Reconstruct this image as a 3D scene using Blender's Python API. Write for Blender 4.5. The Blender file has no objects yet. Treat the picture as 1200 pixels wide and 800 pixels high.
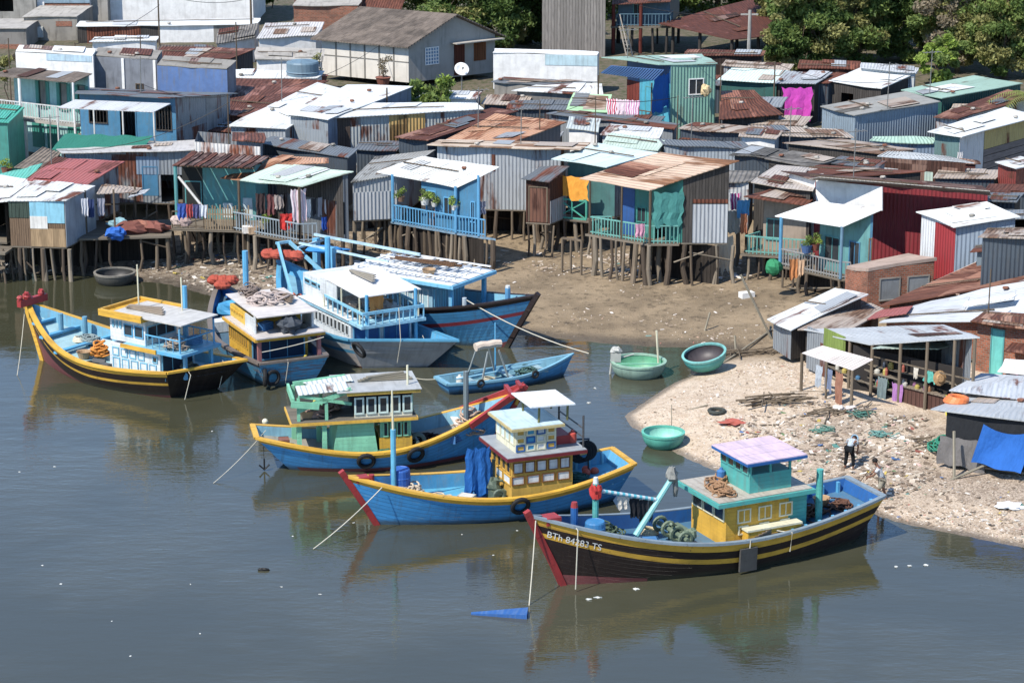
import bpy, math, random
import numpy as np
from mathutils import Vector
R = random.Random(7)
C = bpy.context.scene.collection
# ---------------------------------------------------------------- camera calibration
HC, F, PIT = 31.0, 2900.0, math.radians(15.42)
CP, SP = math.cos(PIT), math.sin(PIT)
def ray(px, py):
    a, b = (px-600)/F, -(py-400)/F
    return Vector((a, CP+b*SP, -SP+b*CP))
def PD(px, py, D):                       # point on the sight line at horizontal distance D
    r = ray(px, py); k = D/r.y
    return Vector((r.x*k, D, HC+r.z*k))
def PZ(px, py, z=0.0):                   # point on the sight line at height z
    r = ray(px, py); k = (z-HC)/r.z
    return Vector((r.x*k, r.y*k, z))
def pix(p):
    x, y, z = p; z -= HC
    d = y*CP - z*SP
    return 600+F*x/d, 400-F*(y*SP+z*CP)/d
# ---------------------------------------------------------------- materials
def lin(h):
    h = h.lstrip('#'); v = [int(h[i:i+2], 16)/255 for i in (0, 2, 4)]
    return [c/12.92 if c <= .04045 else ((c+.055)/1.055)**2.4 for c in v]
def col(h, k=.8):
    c = lin(h); g = .3*c[0]+.6*c[1]+.1*c[2]
    return tuple(min(1, (g+(q-g)*.9)*k) for q in c)+(1,)
class NT:
    def __init__(s, name):
        s.m = bpy.data.materials.new(name); s.m.use_nodes = True
        s.t = s.m.node_tree; s.b = s.t.nodes['Principled BSDF']
    def n(s, typ, **kw):
        nd = s.t.nodes.new(typ)
        for k, v in kw.items():
            if k.startswith('i_'):
                key = k[2:]; key = int(key) if key.isdigit() else key
                s.set(nd.inputs[key], v)
            else: setattr(nd, k, v)
        return nd
    def set(s, inp, v):
        if isinstance(v, bpy.types.NodeSocket): s.t.links.new(v, inp)
        else: inp.default_value = v
    def math(s, op, a, b=0.0, c=0.0):
        nd = s.t.nodes.new('ShaderNodeMath'); nd.operation = op
        for i, v in enumerate((a, b, c)): s.set(nd.inputs[i], v)
        return nd.outputs[0]
    def mix(s, f, a, b, mode='MIX'):
        nd = s.t.nodes.new('ShaderNodeMix'); nd.data_type = 'RGBA'; nd.blend_type = mode
        s.set(nd.inputs[0], f); s.set(nd.inputs[6], a); s.set(nd.inputs[7], b)
        return nd.outputs[2]
    def uv(s):
        u = s.n('ShaderNodeTexCoord').outputs['UV']
        sp = s.n('ShaderNodeSeparateXYZ', i_0=u)
        return sp.outputs[0], sp.outputs[1]
    def vec(s, x, y, z=0.0):
        return s.n('ShaderNodeCombineXYZ', i_0=x, i_1=y, i_2=z).outputs[0]
    def rnd(s): return s.n('ShaderNodeObjectInfo').outputs['Random']
    def noise(s, v, sc, det=4.0, w=None, rough=.55):
        nd = s.n('ShaderNodeTexNoise')
        if w is not None: nd.noise_dimensions = '4D'; s.set(nd.inputs['W'], w)
        s.set(nd.inputs['Vector'], v); nd.inputs['Scale'].default_value = sc
        nd.inputs['Detail'].default_value = det; nd.inputs['Roughness'].default_value = rough
        return nd.outputs[0]
    def ramp(s, f, lo, hi):
        nd = s.n('ShaderNodeMapRange', i_0=f, i_1=lo, i_2=hi); nd.interpolation_type = 'SMOOTHSTEP'
        return nd.outputs[0]
    def bump(s, h, dist, strength=1.0):
        nd = s.n('ShaderNodeBump'); nd.inputs['Strength'].default_value = strength
        nd.inputs['Distance'].default_value = dist; s.set(nd.inputs['Height'], h)
        s.t.links.new(nd.outputs[0], s.b.inputs['Normal'])
    def out(s, c, rough=.6, metal=0.0, spec=.4):
        s.set(s.b.inputs['Base Color'], c); s.set(s.b.inputs['Roughness'], rough)
        s.set(s.b.inputs['Metallic'], metal); s.b.inputs['Specular IOR Level'].default_value = spec
        return s.m
_mc = {}
def cached(fn):
    def g(*a, **k):
        key = (fn.__name__, a, tuple(sorted(k.items())))
        if key not in _mc: _mc[key] = fn(*a, **k)
        return _mc[key]
    return g
@cached
def corr(h, rust=.3, rc='7d4630', pitch=.2, sheet=.85, k=.8, amp=.02, rough=.55):
    """corrugated metal sheet: ribs along v, single sheets differ, rust spreads sheet by sheet"""
    s = NT('corrugated_sheet'); u, v = s.uv(); r = s.rnd()
    sh = s.n('ShaderNodeTexWhiteNoise', noise_dimensions='3D',
             i_0=s.vec(s.math('FLOOR', s.math('DIVIDE', u, sheet)), s.math('FLOOR', s.math('DIVIDE', v, 2.3)), s.math('MULTIPLY', r, 91.0))).outputs[0]
    w = s.math('MULTIPLY', r, 40.0)
    n1 = s.noise(s.vec(u, s.math('MULTIPLY', v, .35)), 1.1, 6, w)
    n2 = s.noise(s.vec(s.math('MULTIPLY', u, 5.0), s.math('MULTIPLY', v, .7)), 1.6, 3, w)
    a = s.math('ADD', n1, s.math('MULTIPLY', s.math('SUBTRACT', sh, .5), .34))
    a = s.math('ADD', a, s.math('MULTIPLY', s.math('SUBTRACT', n2, .5), .3))
    th = .86-.72*rust
    m = s.ramp(a, th-.07, th+.1)
    base = s.mix(s.math('MULTIPLY', sh, .38), col(h, k), col(h, k*.62))
    base = s.mix(s.math('MULTIPLY', s.ramp(n2, .48, .75), .35), base, col('6a6258', k*.6))
    rcol = s.mix(s.ramp(n2, .3, .7), col(rc, k*.95), col(rc, k*.45))
    c = s.mix(m, base, rcol)
    s.bump(s.math('ADD', s.math('SINE', s.math('MULTIPLY', u, 6.2832/pitch)), s.math('MULTIPLY', n1, .8)), amp)
    return s.out(c, s.math('ADD', rough, s.math('MULTIPLY', m, .3)), 0.0, .35)
@cached
def paint(h, wear=.3, wc='4a4038', k=.8, rough=.5, plank=0.0, streak=.3, along=False):
    """painted wood or plaster with dirt, run-off streaks and chipped patches"""
    s = NT('painted_surface'); u, v = s.uv(); r = s.math('MULTIPLY', s.rnd(), 40.0)
    n1 = s.noise(s.vec(u, v), 1.7, 8, r, .65)
    sv = s.vec(s.math('MULTIPLY', u, 5.0), s.math('MULTIPLY', v, .5)) if not along else s.vec(s.math('MULTIPLY', u, .5), s.math('MULTIPLY', v, 6.0))
    n2 = s.noise(sv, 1.3, 4, r)
    c = s.mix(s.ramp(n1, .35, .7), col(h, k), col(h, k*.78))
    c = s.mix(s.math('MULTIPLY', s.ramp(n2, .45, .72), streak), c, col(wc, k*.8))
    n3 = s.noise(s.vec(u, v), 6.0, 5, r, .7)
    th = .78-.3*wear
    c = s.mix(s.math('MULTIPLY', s.ramp(n3, th-.03, th+.05), .8), c, col(wc, k))
    hgt = s.math('MULTIPLY', n3, .5)
    if plank:
        f = s.math('FRACT', s.math('DIVIDE', v if not along else v, plank))
        gap = s.math('LESS_THAN', f, .07)
        hgt = s.math('SUBTRACT', hgt, gap)
        tint = s.n('ShaderNodeTexWhiteNoise', noise_dimensions='2D', i_0=s.vec(s.math('FLOOR', s.math('DIVIDE', v, plank)), s.math('FLOOR', s.math('DIVIDE', u, 3.1)))).outputs[0]
        c = s.mix(s.math('MULTIPLY', tint, .3), c, col(h, k*.6))
    s.bump(hgt, .012, .8)
    return s.out(c, rough)
@cached
def wood(h, w=.16, k=.75, along=False, var=.5, gap=True):
    """weathered boards; board width w across u (or across v when along)"""
    s = NT('weathered_boards'); u, v = s.uv()
    if along: u, v = v, u
    r = s.math('MULTIPLY', s.rnd(), 40.0)
    idn = s.math('FLOOR', s.math('DIVIDE', u, w))
    t = s.n('ShaderNodeTexWhiteNoise', noise_dimensions='2D', i_0=s.vec(idn, r)).outputs[0]
    g = s.noise(s.vec(s.math('MULTIPLY', u, 9.0), s.math('MULTIPLY', v, .7), s.math('MULTIPLY', idn, 3.7)), 2.0, 5, r)
    c = s.mix(s.math('MULTIPLY', t, var), col(h, k), col(h, k*.4))
    c = s.mix(s.ramp(g, .4, .75), c, col(h, k*.5))
    fr = s.math('FRACT', s.math('DIVIDE', u, w))
    gp = s.math('LESS_THAN', fr, .09)
    if gap: c = s.mix(gp, c, col(h, k*.15))
    s.bump(s.math('SUBTRACT', s.math('MULTIPLY', g, .4), gp), .015)
    return s.out(c, .85, 0, .2)
@cached
def brick(h='b5694a', mortar='a89a8a', k=.75):
    s = NT('brickwork'); u, v = s.uv(); r = s.math('MULTIPLY', s.rnd(), 40.0)
    b = s.n('ShaderNodeTexBrick'); s.set(b.inputs['Vector'], s.vec(u, v))
    b.inputs['Scale'].default_value = 1.0; b.inputs['Brick Width'].default_value = .24; b.inputs['Row Height'].default_value = .1
    b.inputs['Mortar Size'].default_value = .012; b.inputs['Color1'].default_value = col(h, k); b.inputs['Color2'].default_value = col(h, k*.6)
    b.inputs['Mortar'].default_value = col(mortar, k*.8)
    n = s.noise(s.vec(u, v), 1.3, 6, r)
    c = s.mix(s.math('MULTIPLY', s.ramp(n, .45, .75), .6), b.outputs[0], col('6a5a50', k*.7))
    s.bump(s.math('SUBTRACT', 0.0, b.outputs[1]), .01)
    return s.out(c, .9, 0, .2)
@cached
def conc(h='9a958c', k=.75, block=0.0, stain=.6):
    s = NT('cement_render'); u, v = s.uv(); r = s.math('MULTIPLY', s.rnd(), 40.0)
    n = s.noise(s.vec(u, v), .8, 8, r, .65); n2 = s.noise(s.vec(s.math('MULTIPLY', u, 3.0), s.math('MULTIPLY', v, .35)), 1.4, 4, r)
    c = s.mix(s.math('MULTIPLY', s.ramp(n, .4, .7), stain), col(h, k), col(h, k*.45))
    c = s.mix(s.math('MULTIPLY', s.ramp(n2, .5, .75), stain*.8), c, col('4a4540', k*.6))
    s.bump(n, .02)
    return s.out(c, .9, 0, .2)
@cached
def flat(h, rough=.6, k=.8, metal=0.0, spec=.4, var=.35):
    s = NT('plain_material'); u, v = s.uv()
    n = s.noise(s.vec(u, v), 3.0, 4, s.math('MULTIPLY', s.rnd(), 40.0))
    c = s.mix(s.math('MULTIPLY', s.ramp(n, .35, .7), var), col(h, k), col(h, k*.55))
    return s.out(c, rough, metal, spec)
@cached
def cloth(h, k=.8, stripe=None):
    s = NT('fabric'); u, v = s.uv()
    n = s.noise(s.vec(u, s.math('MULTIPLY', v, .4)), 5.0, 4, s.math('MULTIPLY', s.rnd(), 40.0))
    c = s.mix(s.math('MULTIPLY', s.ramp(n, .35, .7), .3), col(h, k), col(h, k*.6))
    if stripe: c = s.mix(s.math('LESS_THAN', s.math('FRACT', s.math('MULTIPLY', u, 6.0)), .45), c, col(stripe, k))
    s.bump(n, .06)
    return s.out(c, .85, 0, .2)
@cached
def tiles(h, k=.7):
    """fibre-cement or clay pantiles: courses across v, rolls along u"""
    s = NT('pantiles'); u, v = s.uv(); r = s.math('MULTIPLY', s.rnd(), 40.0)
    t = s.n('ShaderNodeTexWhiteNoise', noise_dimensions='2D', i_0=s.vec(s.math('FLOOR', s.math('DIVIDE', u, .24)), s.math('FLOOR', s.math('DIVIDE', v, .38)))).outputs[0]
    n = s.noise(s.vec(u, v), 1.0, 6, r)
    c = s.mix(s.math('MULTIPLY', t, .6), col(h, k), col(h, k*.45))
    c = s.mix(s.math('MULTIPLY', s.ramp(n, .42, .7), .6), c, col('4a4540', k*.7))
    hg = s.math('ADD', s.math('SINE', s.math('MULTIPLY', u, 6.2832/.24)), s.math('MULTIPLY', s.math('FRACT', s.math('DIVIDE', v, .38)), -1.2))
    s.bump(hg, .03)
    return s.out(c, .85, 0, .2)
GLASS = None
def glass():
    global GLASS
    if not GLASS:
        s = NT('window_glass'); GLASS = s.out((.03, .035, .04, 1), .12, 0, .6)
    return GLASS
# ---------------------------------------------------------------- mesh builder
class MB:
    def __init__(s): s.v = []; s.f = []; s.m = []; s.uv = []
    def face(s, pts, mi=0, uv=None, dirv=None):
        pts = [Vector(p) for p in pts]
        if uv is None:
            n = Vector((0, 0, 0))
            for i in range(len(pts)):
                a, b = pts[i], pts[(i+1) % len(pts)]
                n += Vector(((a.y-b.y)*(a.z+b.z), (a.z-b.z)*(a.x+b.x), (a.x-b.x)*(a.y+b.y)))
            if n.length < 1e-9: n = Vector((0, 0, 1))
            n.normalize()
            if dirv is not None: w = (dirv-n*dirv.dot(n)).normalized(); u = w.cross(n)
            elif abs(n.z) > .98: u = (pts[1]-pts[0]); u = (u-n*u.dot(n)).normalized(); w = n.cross(u)
            else: u = Vector((0, 0, 1)).cross(n).normalized(); w = n.cross(u)
            uv = [(p.dot(u), p.dot(w)) for p in pts]
        i = len(s.v); s.v += pts; s.f.append(tuple(range(i, i+len(pts)))); s.m.append(mi); s.uv += uv
    def hexa(s, p, mi=0, dirv=None):     # p: 4 bottom ccw, 4 top ccw
        a = p
        for q in ((3, 2, 1, 0), (4, 5, 6, 7), (0, 1, 5, 4), (1, 2, 6, 5), (2, 3, 7, 6), (3, 0, 4, 7)):
            s.face([a[i] for i in q], mi, None, dirv if q in ((4, 5, 6, 7), (3, 2, 1, 0)) else None)
    def box(s, x0, x1, y0, y1, z0, z1, mi=0):
        s.hexa([(x0, y0, z0), (x1, y0, z0), (x1, y1, z0), (x0, y1, z0), (x0, y0, z1), (x1, y0, z1), (x1, y1, z1), (x0, y1, z1)], mi)
    def obox(s, c, hx, hy, hz, yaw=0, mi=0, tilt=0):
        c = Vector(c); cy, sy = math.cos(yaw), math.sin(yaw); ct, st = math.cos(tilt), math.sin(tilt)
        def q(x, y, z):
            x, z = x*ct-z*st, x*st+z*ct
            return c+Vector((x*cy-y*sy, x*sy+y*cy, z))
        s.hexa([q(*p) for p in ((-hx, -hy, -hz), (hx, -hy, -hz), (hx, hy, -hz), (-hx, hy, -hz), (-hx, -hy, hz), (hx, -hy, hz), (hx, hy, hz), (-hx, hy, hz))], mi)
    def beam(s, a, b, w, h=None, mi=0):  # rectangular bar
        a, b = Vector(a), Vector(b); h = h or w; d = (b-a)
        if d.length < 1e-6: return
        d.normalize(); up = Vector((0, 0, 1)) if abs(d.z) < .9 else Vector((1, 0, 0))
        x = d.cross(up).normalized()*(w/2); y = x.normalized().cross(d)*(h/2)
        s.hexa([a-x-y, a+x-y, b+x-y, b-x-y, a-x+y, a+x+y, b+x+y, b-x+y], mi)
    def tube(s, path, r, n=7, mi=0, r1=None, caps=True):
        path = [Vector(p) for p in path]; rings = []; L = 0
        for i, p in enumerate(path):
            d = (path[min(i+1, len(path)-1)]-path[max(i-1, 0)]).normalized()
            up = Vector((0, 0, 1)) if abs(d.z) < .95 else Vector((1, 0, 0))
            x = d.cross(up).normalized(); y = x.cross(d)
            rr = r if r1 is None else r+(r1-r)*i/max(1, len(path)-1)
            if i: L += (p-path[i-1]).length
            rings.append(([p+(x*math.cos(6.2832*k/n)+y*math.sin(6.2832*k/n))*rr for k in range(n)], L))
        for (a, la), (b, lb) in zip(rings, rings[1:]):
            for k in range(n):
                k2 = (k+1) % n
                s.face([a[k], a[k2], b[k2], b[k]], mi, [(k*.1, la), (k*.1+.1, la), (k*.1+.1, lb), (k*.1, lb)])
        if caps: s.face(rings[0][0][::-1], mi); s.face(rings[-1][0], mi)
    def lathe(s, c, prof, n=20, mi=0, sx=1, sy=1, mi_fn=None, rot=None):
        c = Vector(c)
        rg = []
        for rr, z in prof:
            ring = [Vector((rr*sx*math.cos(6.2832*k/n), rr*sy*math.sin(6.2832*k/n), z)) for k in range(n)]
            if rot is not None: ring = [rot @ p for p in ring]
            rg.append([c+p for p in ring])
        for j, (a, b) in enumerate(zip(rg, rg[1:])):
            for k in range(n):
                k2 = (k+1) % n; u = k*.15
                s.face([a[k], a[k2], b[k2], b[k]], mi_fn(j) if mi_fn else mi, [(u, j*.2), (u+.15, j*.2), (u+.15, j*.2+.2), (u, j*.2+.2)])
    def torus(s, c, ax, R0, r, n=18, m=8, mi=0):
        c = Vector(c); ax = Vector(ax).normalized(); up = Vector((0, 0, 1)) if abs(ax.z) < .9 else Vector((1, 0, 0))
        e1 = ax.cross(up).normalized(); e2 = ax.cross(e1)
        g = []
        for i in range(n):
            d = e1*math.cos(6.2832*i/n)+e2*math.sin(6.2832*i/n)
            g.append([c+d*(R0+r*math.cos(6.2832*j/m))+ax*r*math.sin(6.2832*j/m) for j in range(m)])
        for i in range(n):
            for j in range(m):
                s.face([g[i][j], g[(i+1) % n][j], g[(i+1) % n][(j+1) % m], g[i][(j+1) % m]], mi, [(i*.1, j*.1), (i*.1+.1, j*.1), (i*.1+.1, j*.1+.1), (i*.1, j*.1+.1)])
    def blob(s, c, rx, ry, rz, seed=0, mi=0, n=12, m=7, rough=.25):
        rr = random.Random(seed); c = Vector(c); g = []
        for j in range(m+1):
            ph = math.pi*j/m
            ring = []
            for k in range(n):
                q = 1+rr.uniform(-rough, rough) if 0 < j < m else 1
                ring.append(c+Vector((rx*q*math.sin(ph)*math.cos(6.2832*k/n), ry*q*math.sin(ph)*math.sin(6.2832*k/n), rz*q*math.cos(ph))))
            g.append(ring)
        for j in range(m):
            for k in range(n):
                s.face([g[j][k], g[j+1][k], g[j+1][(k+1) % n], g[j][(k+1) % n]], mi, [(k*.2, j*.2), (k*.2, j*.2+.2), (k*.2+.2, j*.2+.2), (k*.2+.2, j*.2)])
    def build(s, name, mats, parent=None, smooth=False, local=False, merge=False):
        if not s.f: return None
        v = s.v
        if parent is not None and not local:
            root = parent
            while root.parent: root = root.parent
            o = root.location; v = [p-o for p in v]
        elif parent is None and not local:
            o = Vector((sum(p.x for p in v), sum(p.y for p in v), sum(p.z for p in v)))/len(v)
            v = [p-o for p in v]
        me = bpy.data.meshes.new(name)
        me.from_pydata([tuple(p) for p in v], [], s.f)
        uvl = me.uv_layers.new(name='UVMap')
        uvl.data.foreach_set('uv', [c for q in s.uv for c in q])
        mats = mats if isinstance(mats, (list, tuple)) else [mats]
        for m in mats: me.materials.append(m)
        me.polygons.foreach_set('material_index', s.m)
        if smooth or merge:
            import bmesh
            bm = bmesh.new(); bm.from_mesh(me)
            bmesh.ops.remove_doubles(bm, verts=bm.verts, dist=1e-4)
            bm.to_mesh(me); bm.free()
        if smooth: me.polygons.foreach_set('use_smooth', [True]*len(me.polygons))
        ob = bpy.data.objects.new(name, me); C.objects.link(ob)
        if parent is not None: ob.parent = parent
        elif not local: ob.location = o
        return ob
def tag(o, label=None, cat=None, group=None, kind=None):
    if label: o['label'] = label
    if cat: o['category'] = cat
    if group: o['group'] = group
    if kind: o['kind'] = kind
    return o
def empty(name, loc, label, cat, group=None, rz=0):
    o = bpy.data.objects.new(name, None); C.objects.link(o); o.location = loc; o.rotation_euler = (0, 0, rz); o.empty_display_size = .2
    return tag(o, label, cat, group)
def copy_tree(o, parent=None):
    c = o.copy(); C.objects.link(c)
    if parent is not None: c.parent = parent
    for ch in [q for q in o.children]: copy_tree(ch, c)
    return c
# ---------------------------------------------------------------- sky, sun, camera
sc = bpy.context.scene
W = bpy.data.worlds.new('World'); sc.world = W; W.use_nodes = True
SUND = Vector((-.56, -.56, 1.0)).normalized()
_sk = W.node_tree.nodes.new('ShaderNodeTexSky'); _sk.sky_type = 'NISHITA'; _sk.sun_disc = False
_sk.sun_elevation = math.asin(SUND.z); _sk.sun_rotation = math.atan2(SUND.x, SUND.y)
_sk.air_density = 1.0; _sk.dust_density = 0.0; _sk.ozone_density = 5.0
_bg = W.node_tree.nodes['Background']; _bg.inputs[1].default_value = .15
W.node_tree.links.new(_sk.outputs[0], _bg.inputs[0])
_l = bpy.data.lights.new('sun', 'SUN'); _l.energy = 4.6; _l.angle = math.radians(.53); _l.color = (1, .945, .855)
_so = bpy.data.objects.new('sun', _l); C.objects.link(_so); _so.rotation_euler = SUND.to_track_quat('Z', 'Y').to_euler()
_c = bpy.data.cameras.new('camera'); _co = bpy.data.objects.new('camera', _c); C.objects.link(_co); sc.camera = _co
_c.sensor_width = 36; _c.lens = 36*F/1200; _c.clip_start = 1; _c.clip_end = 8000
_co.location = (0, 0, HC); _co.rotation_euler = (math.pi/2-PIT, 0, 0)
sc.view_settings.view_transform = 'Standard'; sc.view_settings.look = 'None'; sc.view_settings.exposure = 0.66; sc.view_settings.gamma = 1
sc.cycles.max_bounces = 5; sc.cycles.diffuse_bounces = 3; sc.cycles.glossy_bounces = 3; sc.cycles.transparent_max_bounces = 4
sc.cycles.use_denoising = True
# ---------------------------------------------------------------- terrain
SHORE = [(-900, 318), (-300, 321), (0, 321), (60, 321), (110, 324), (150, 329), (195, 333), (240, 346), (330, 366), (450, 386), (540, 391), (590, 391), (640, 396), (700, 402), (770, 407), (830, 408), (858, 410), (842, 424), (812, 440), (788, 450), (758, 470), (733, 487), (742, 500), (775, 519), (800, 534), (850, 556), (900, 575), (985, 596), (1020, 601), (1060, 613), (1130, 627), (1200, 641), (1500, 700), (2600, 760)]
_sp = np.array([tuple(PZ(a, b))[:2] for a, b in SHORE])
_land = np.vstack([_sp, [[900, 400], [900, 4000], [-900, 4000], [-900, 300]]])
def _sd(x, y):                            # signed distance to the shoreline, land positive
    d = np.full(x.shape, 1e9)
    for (ax, ay), (bx, by) in zip(_sp[:-1], _sp[1:]):
        ex, ey = bx-ax, by-ay; t = np.clip(((x-ax)*ex+(y-ay)*ey)/(ex*ex+ey*ey), 0, 1)
        d = np.minimum(d, np.hypot(x-ax-t*ex, y-ay-t*ey))
    ins = np.zeros(x.shape, bool); n = len(_land)
    for i in range(n):
        (ax, ay), (bx, by) = _land[i], _land[(i+1) % n]
        c = ((ay > y) != (by > y)) & (x < (bx-ax)*(y-ay)/(by-ay+1e-12)+ax)
        ins ^= c
    return np.where(ins, d, -d)
def _ss(v, a, b):
    t = np.clip((v-a)/(b-a), 0, 1); return t*t*(3-2*t)
_rs = np.random.RandomState(3)
_wv = [(_rs.uniform(.25, 2.4), _rs.uniform(0, 6.28), _rs.uniform(0, 6.28)) for _ in range(26)]
def _nz(x, y):
    o = np.zeros(x.shape)
    for f, a, p in _wv: o += np.sin((x*math.cos(a)+y*math.sin(a))*f*2.2+p)/(1+f*1.6)
    return o/5.0
def sandness(x, y):                       # 1 on the shell-sand spit, 0 on the mud
    return _ss(x-(y-103)*-.12, 3.2, 4.2)*(1-_ss(y+.35*(x-9), 107.5, 111.5))
def terr(x, y):
    x = np.asarray(x, float); y = np.asarray(y, float)
    d = _sd(x, y); s = sandness(x, y); r = _ss(x, 9, 14)*(1-_ss(y, 118, 128))
    k = .62+.5*np.maximum(s, r); q = 11-6*s
    up = k*(1-np.exp(-np.maximum(d, 0)/q))
    up += _ss(y, 128, 143)*1.3+_ss(y, 143, 176)*1.0+_ss(y, 230, 340)*9+_ss(y, 340, 1500)*30
    up += _nz(x, y)*np.clip(d/6, 0, 1)*(.05+.06*s)
    dn = -np.minimum(-np.minimum(d, 0)*.13, 2.5)
    return np.where(d > 0, up, dn)
def gz(x, y): return float(terr(np.array([x]), np.array([y]))[0])
def grid_mesh(name, xs, ys, zf):
    X, Y = np.meshgrid(xs, ys); Z = zf(X, Y); nx, ny = len(xs), len(ys)
    v = np.stack([X, Y, Z], -1).reshape(-1, 3)
    i = (np.arange(ny-1)[:, None]*nx+np.arange(nx-1)[None]).reshape(-1)
    f = np.stack([i, i+1, i+nx+1, i+nx], -1)
    me = bpy.data.meshes.new(name); me.from_pydata(v.tolist(), [], f.tolist()); me.polygons.foreach_set('use_smooth', [True]*len(f))
    return me, v
xs = np.concatenate([np.linspace(-2500, -90, 14), np.arange(-80, 80.1, .55), np.linspace(90, 2500, 14)])
ys = np.concatenate([np.linspace(-60, 70, 8), np.arange(74, 145, .5), np.arange(146, 260, 2.0), np.linspace(270, 4000, 24)])
me, v = grid_mesh('shore_ground', xs, ys, terr)
ca = me.color_attributes.new('ground_kind', 'FLOAT_COLOR', 'POINT')
s_ = sandness(v[:, 0], v[:, 1]); lb = (1-_ss(v[:, 0], -9, -3))*(1-_ss(v[:, 1], 130, 136))
rt = .85*_ss(v[:, 0], 8.5, 13)*(1-_ss(v[:, 1], 96, 100))
cc = np.stack([s_, lb, rt, np.ones(len(v))], -1)
ca.data.foreach_set('color', cc.reshape(-1))
def ground_mat():
    s = NT('mud_and_shell_sand'); g = s.n('ShaderNodeNewGeometry').outputs['Position']
    at = s.n('ShaderNodeVertexColor', layer_name='ground_kind').outputs[0]
    sp = s.n('ShaderNodeSeparateColor', i_0=at); pz = s.n('ShaderNodeSeparateXYZ', i_0=g).outputs[2]
    n1 = s.noise(g, .35, 8, None, .65); n2 = s.noise(g, 2.2, 8, None, .72); n3 = s.noise(g, 14.0, 3, None, .6)
    vo = s.n('ShaderNodeTexVoronoi', i_0=g); vo.inputs['Scale'].default_value = 15.0
    mud = s.mix(s.ramp(n1, .35, .65), col('a18c6e', .78), col('85735a', .74))
    mud = s.mix(s.math('MULTIPLY', s.ramp(n2, .5, .66), .7), mud, col('453b30', .7))
    mud = s.mix(s.math('MULTIPLY', s.ramp(n3, .62, .72), .6), mud, col('a89a86', .7))
    sand = s.mix(s.ramp(n2, .3, .7), col('dcc8ae', .8), col('c4ab8e', .74))
    sand = s.mix(s.math('MULTIPLY', s.ramp(n3, .56, .70), .75), sand, col('ecdfd0', .82))
    sand = s.mix(s.math('MULTIPLY', s.ramp(vo.outputs['Color'], .74, .9), .6), sand, col('7a6654', .6))
    sand = s.mix(s.math('MULTIPLY', s.ramp(n1, .55, .7), .35), sand, col('b09c86', .75))
    lit = s.mix(s.ramp(n2, .4, .6), col('a8967e', .7), col('6c5c4a', .65))
    lit = s.mix(s.math('MULTIPLY', s.ramp(n3, .58, .68), .9), lit, col('d8ccbc', .75))
    c = s.mix(sp.outputs[1], mud, lit); c = s.mix(sp.outputs[0], c, sand)
    py_ = s.n('ShaderNodeSeparateXYZ', i_0=g).outputs[1]
    c = s.mix(s.math('MULTIPLY', s.ramp(py_, 134, 146), .85), c, s.mix(s.ramp(n2, .42, .6), col('7a6f60', .6), col('5a6440', .5)))
    grv = s.mix(s.ramp(n3, .4, .62), col('8a7866', .7), col('c8b49e', .74)); grv = s.mix(s.math('MULTIPLY', s.ramp(n2, .5, .68), .7), grv, col('6a5a4c', .65))
    c = s.mix(s.math('MULTIPLY', sp.outputs[2], s.ramp(n1, .3, .6)), c, grv)
    wet = s.math('SUBTRACT', 1.0, s.ramp(s.math('ADD', pz, s.math('MULTIPLY', n2, .10)), .07, .15))
    c = s.mix(s.math('MULTIPLY', wet, .62), c, col('4a443a', .55))
    s.bump(s.math('ADD', n2, s.math('MULTIPLY', n3, .6)), .09)
    return s.out(c, s.math('SUBTRACT', .92, s.math('MULTIPLY', wet, .5)), 0, .25)
me.materials.append(ground_mat())
o = bpy.data.objects.new('shore_ground', me); C.objects.link(o); tag(o, 'grey brown tidal mud and pale shell sand sloping into the river', 'ground', kind='structure')
# ---------------------------------------------------------------- water
def water_mat():
    s = NT('river_water'); g = s.n('ShaderNodeNewGeometry').outputs['Position']
    mp = s.n('ShaderNodeMapping', i_0=g); mp.inputs['Scale'].default_value = (.55, 1.5, 1); mp.inputs['Rotation'].default_value = (0, 0, .15)
    a = s.noise(mp.outputs[0], 1.1, 4, None, .55)
    mp2 = s.n('ShaderNodeMapping', i_0=g); mp2.inputs['Scale'].default_value = (.8, 1.9, 1); mp2.inputs['Rotation'].default_value = (0, 0, -.3)
    b = s.noise(mp2.outputs[0], 3.2, 3, None, .5)
    big = s.noise(g, .06, 4, None, .6)
    amp = s.math('ADD', .25, s.math('MULTIPLY', s.ramp(big, .38, .62), .75))
    f_ = s.noise(mp.outputs[0], 7.0, 2, None, .5)
    h = s.math('MULTIPLY', s.math('ADD', s.math('ADD', a, s.math('MULTIPLY', b, .34)), s.math('MULTIPLY', f_, .11)), amp)
    s.bump(h, .026)
    c = s.mix(s.ramp(big, .4, .6), col('40402e', .8), col('4a4a3a', .8))
    s.b.inputs['IOR'].default_value = 1.5
    return s.out(c, .03, 0, .62)
me, v = grid_mesh('river_water', np.linspace(-2500, 2500, 3), np.linspace(-300, 200, 3), lambda X, Y: X*0)
me.materials.append(water_mat())
o = bpy.data.objects.new('river_water', me); C.objects.link(o); tag(o, 'calm murky grey green river water', 'water', kind='structure')
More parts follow.
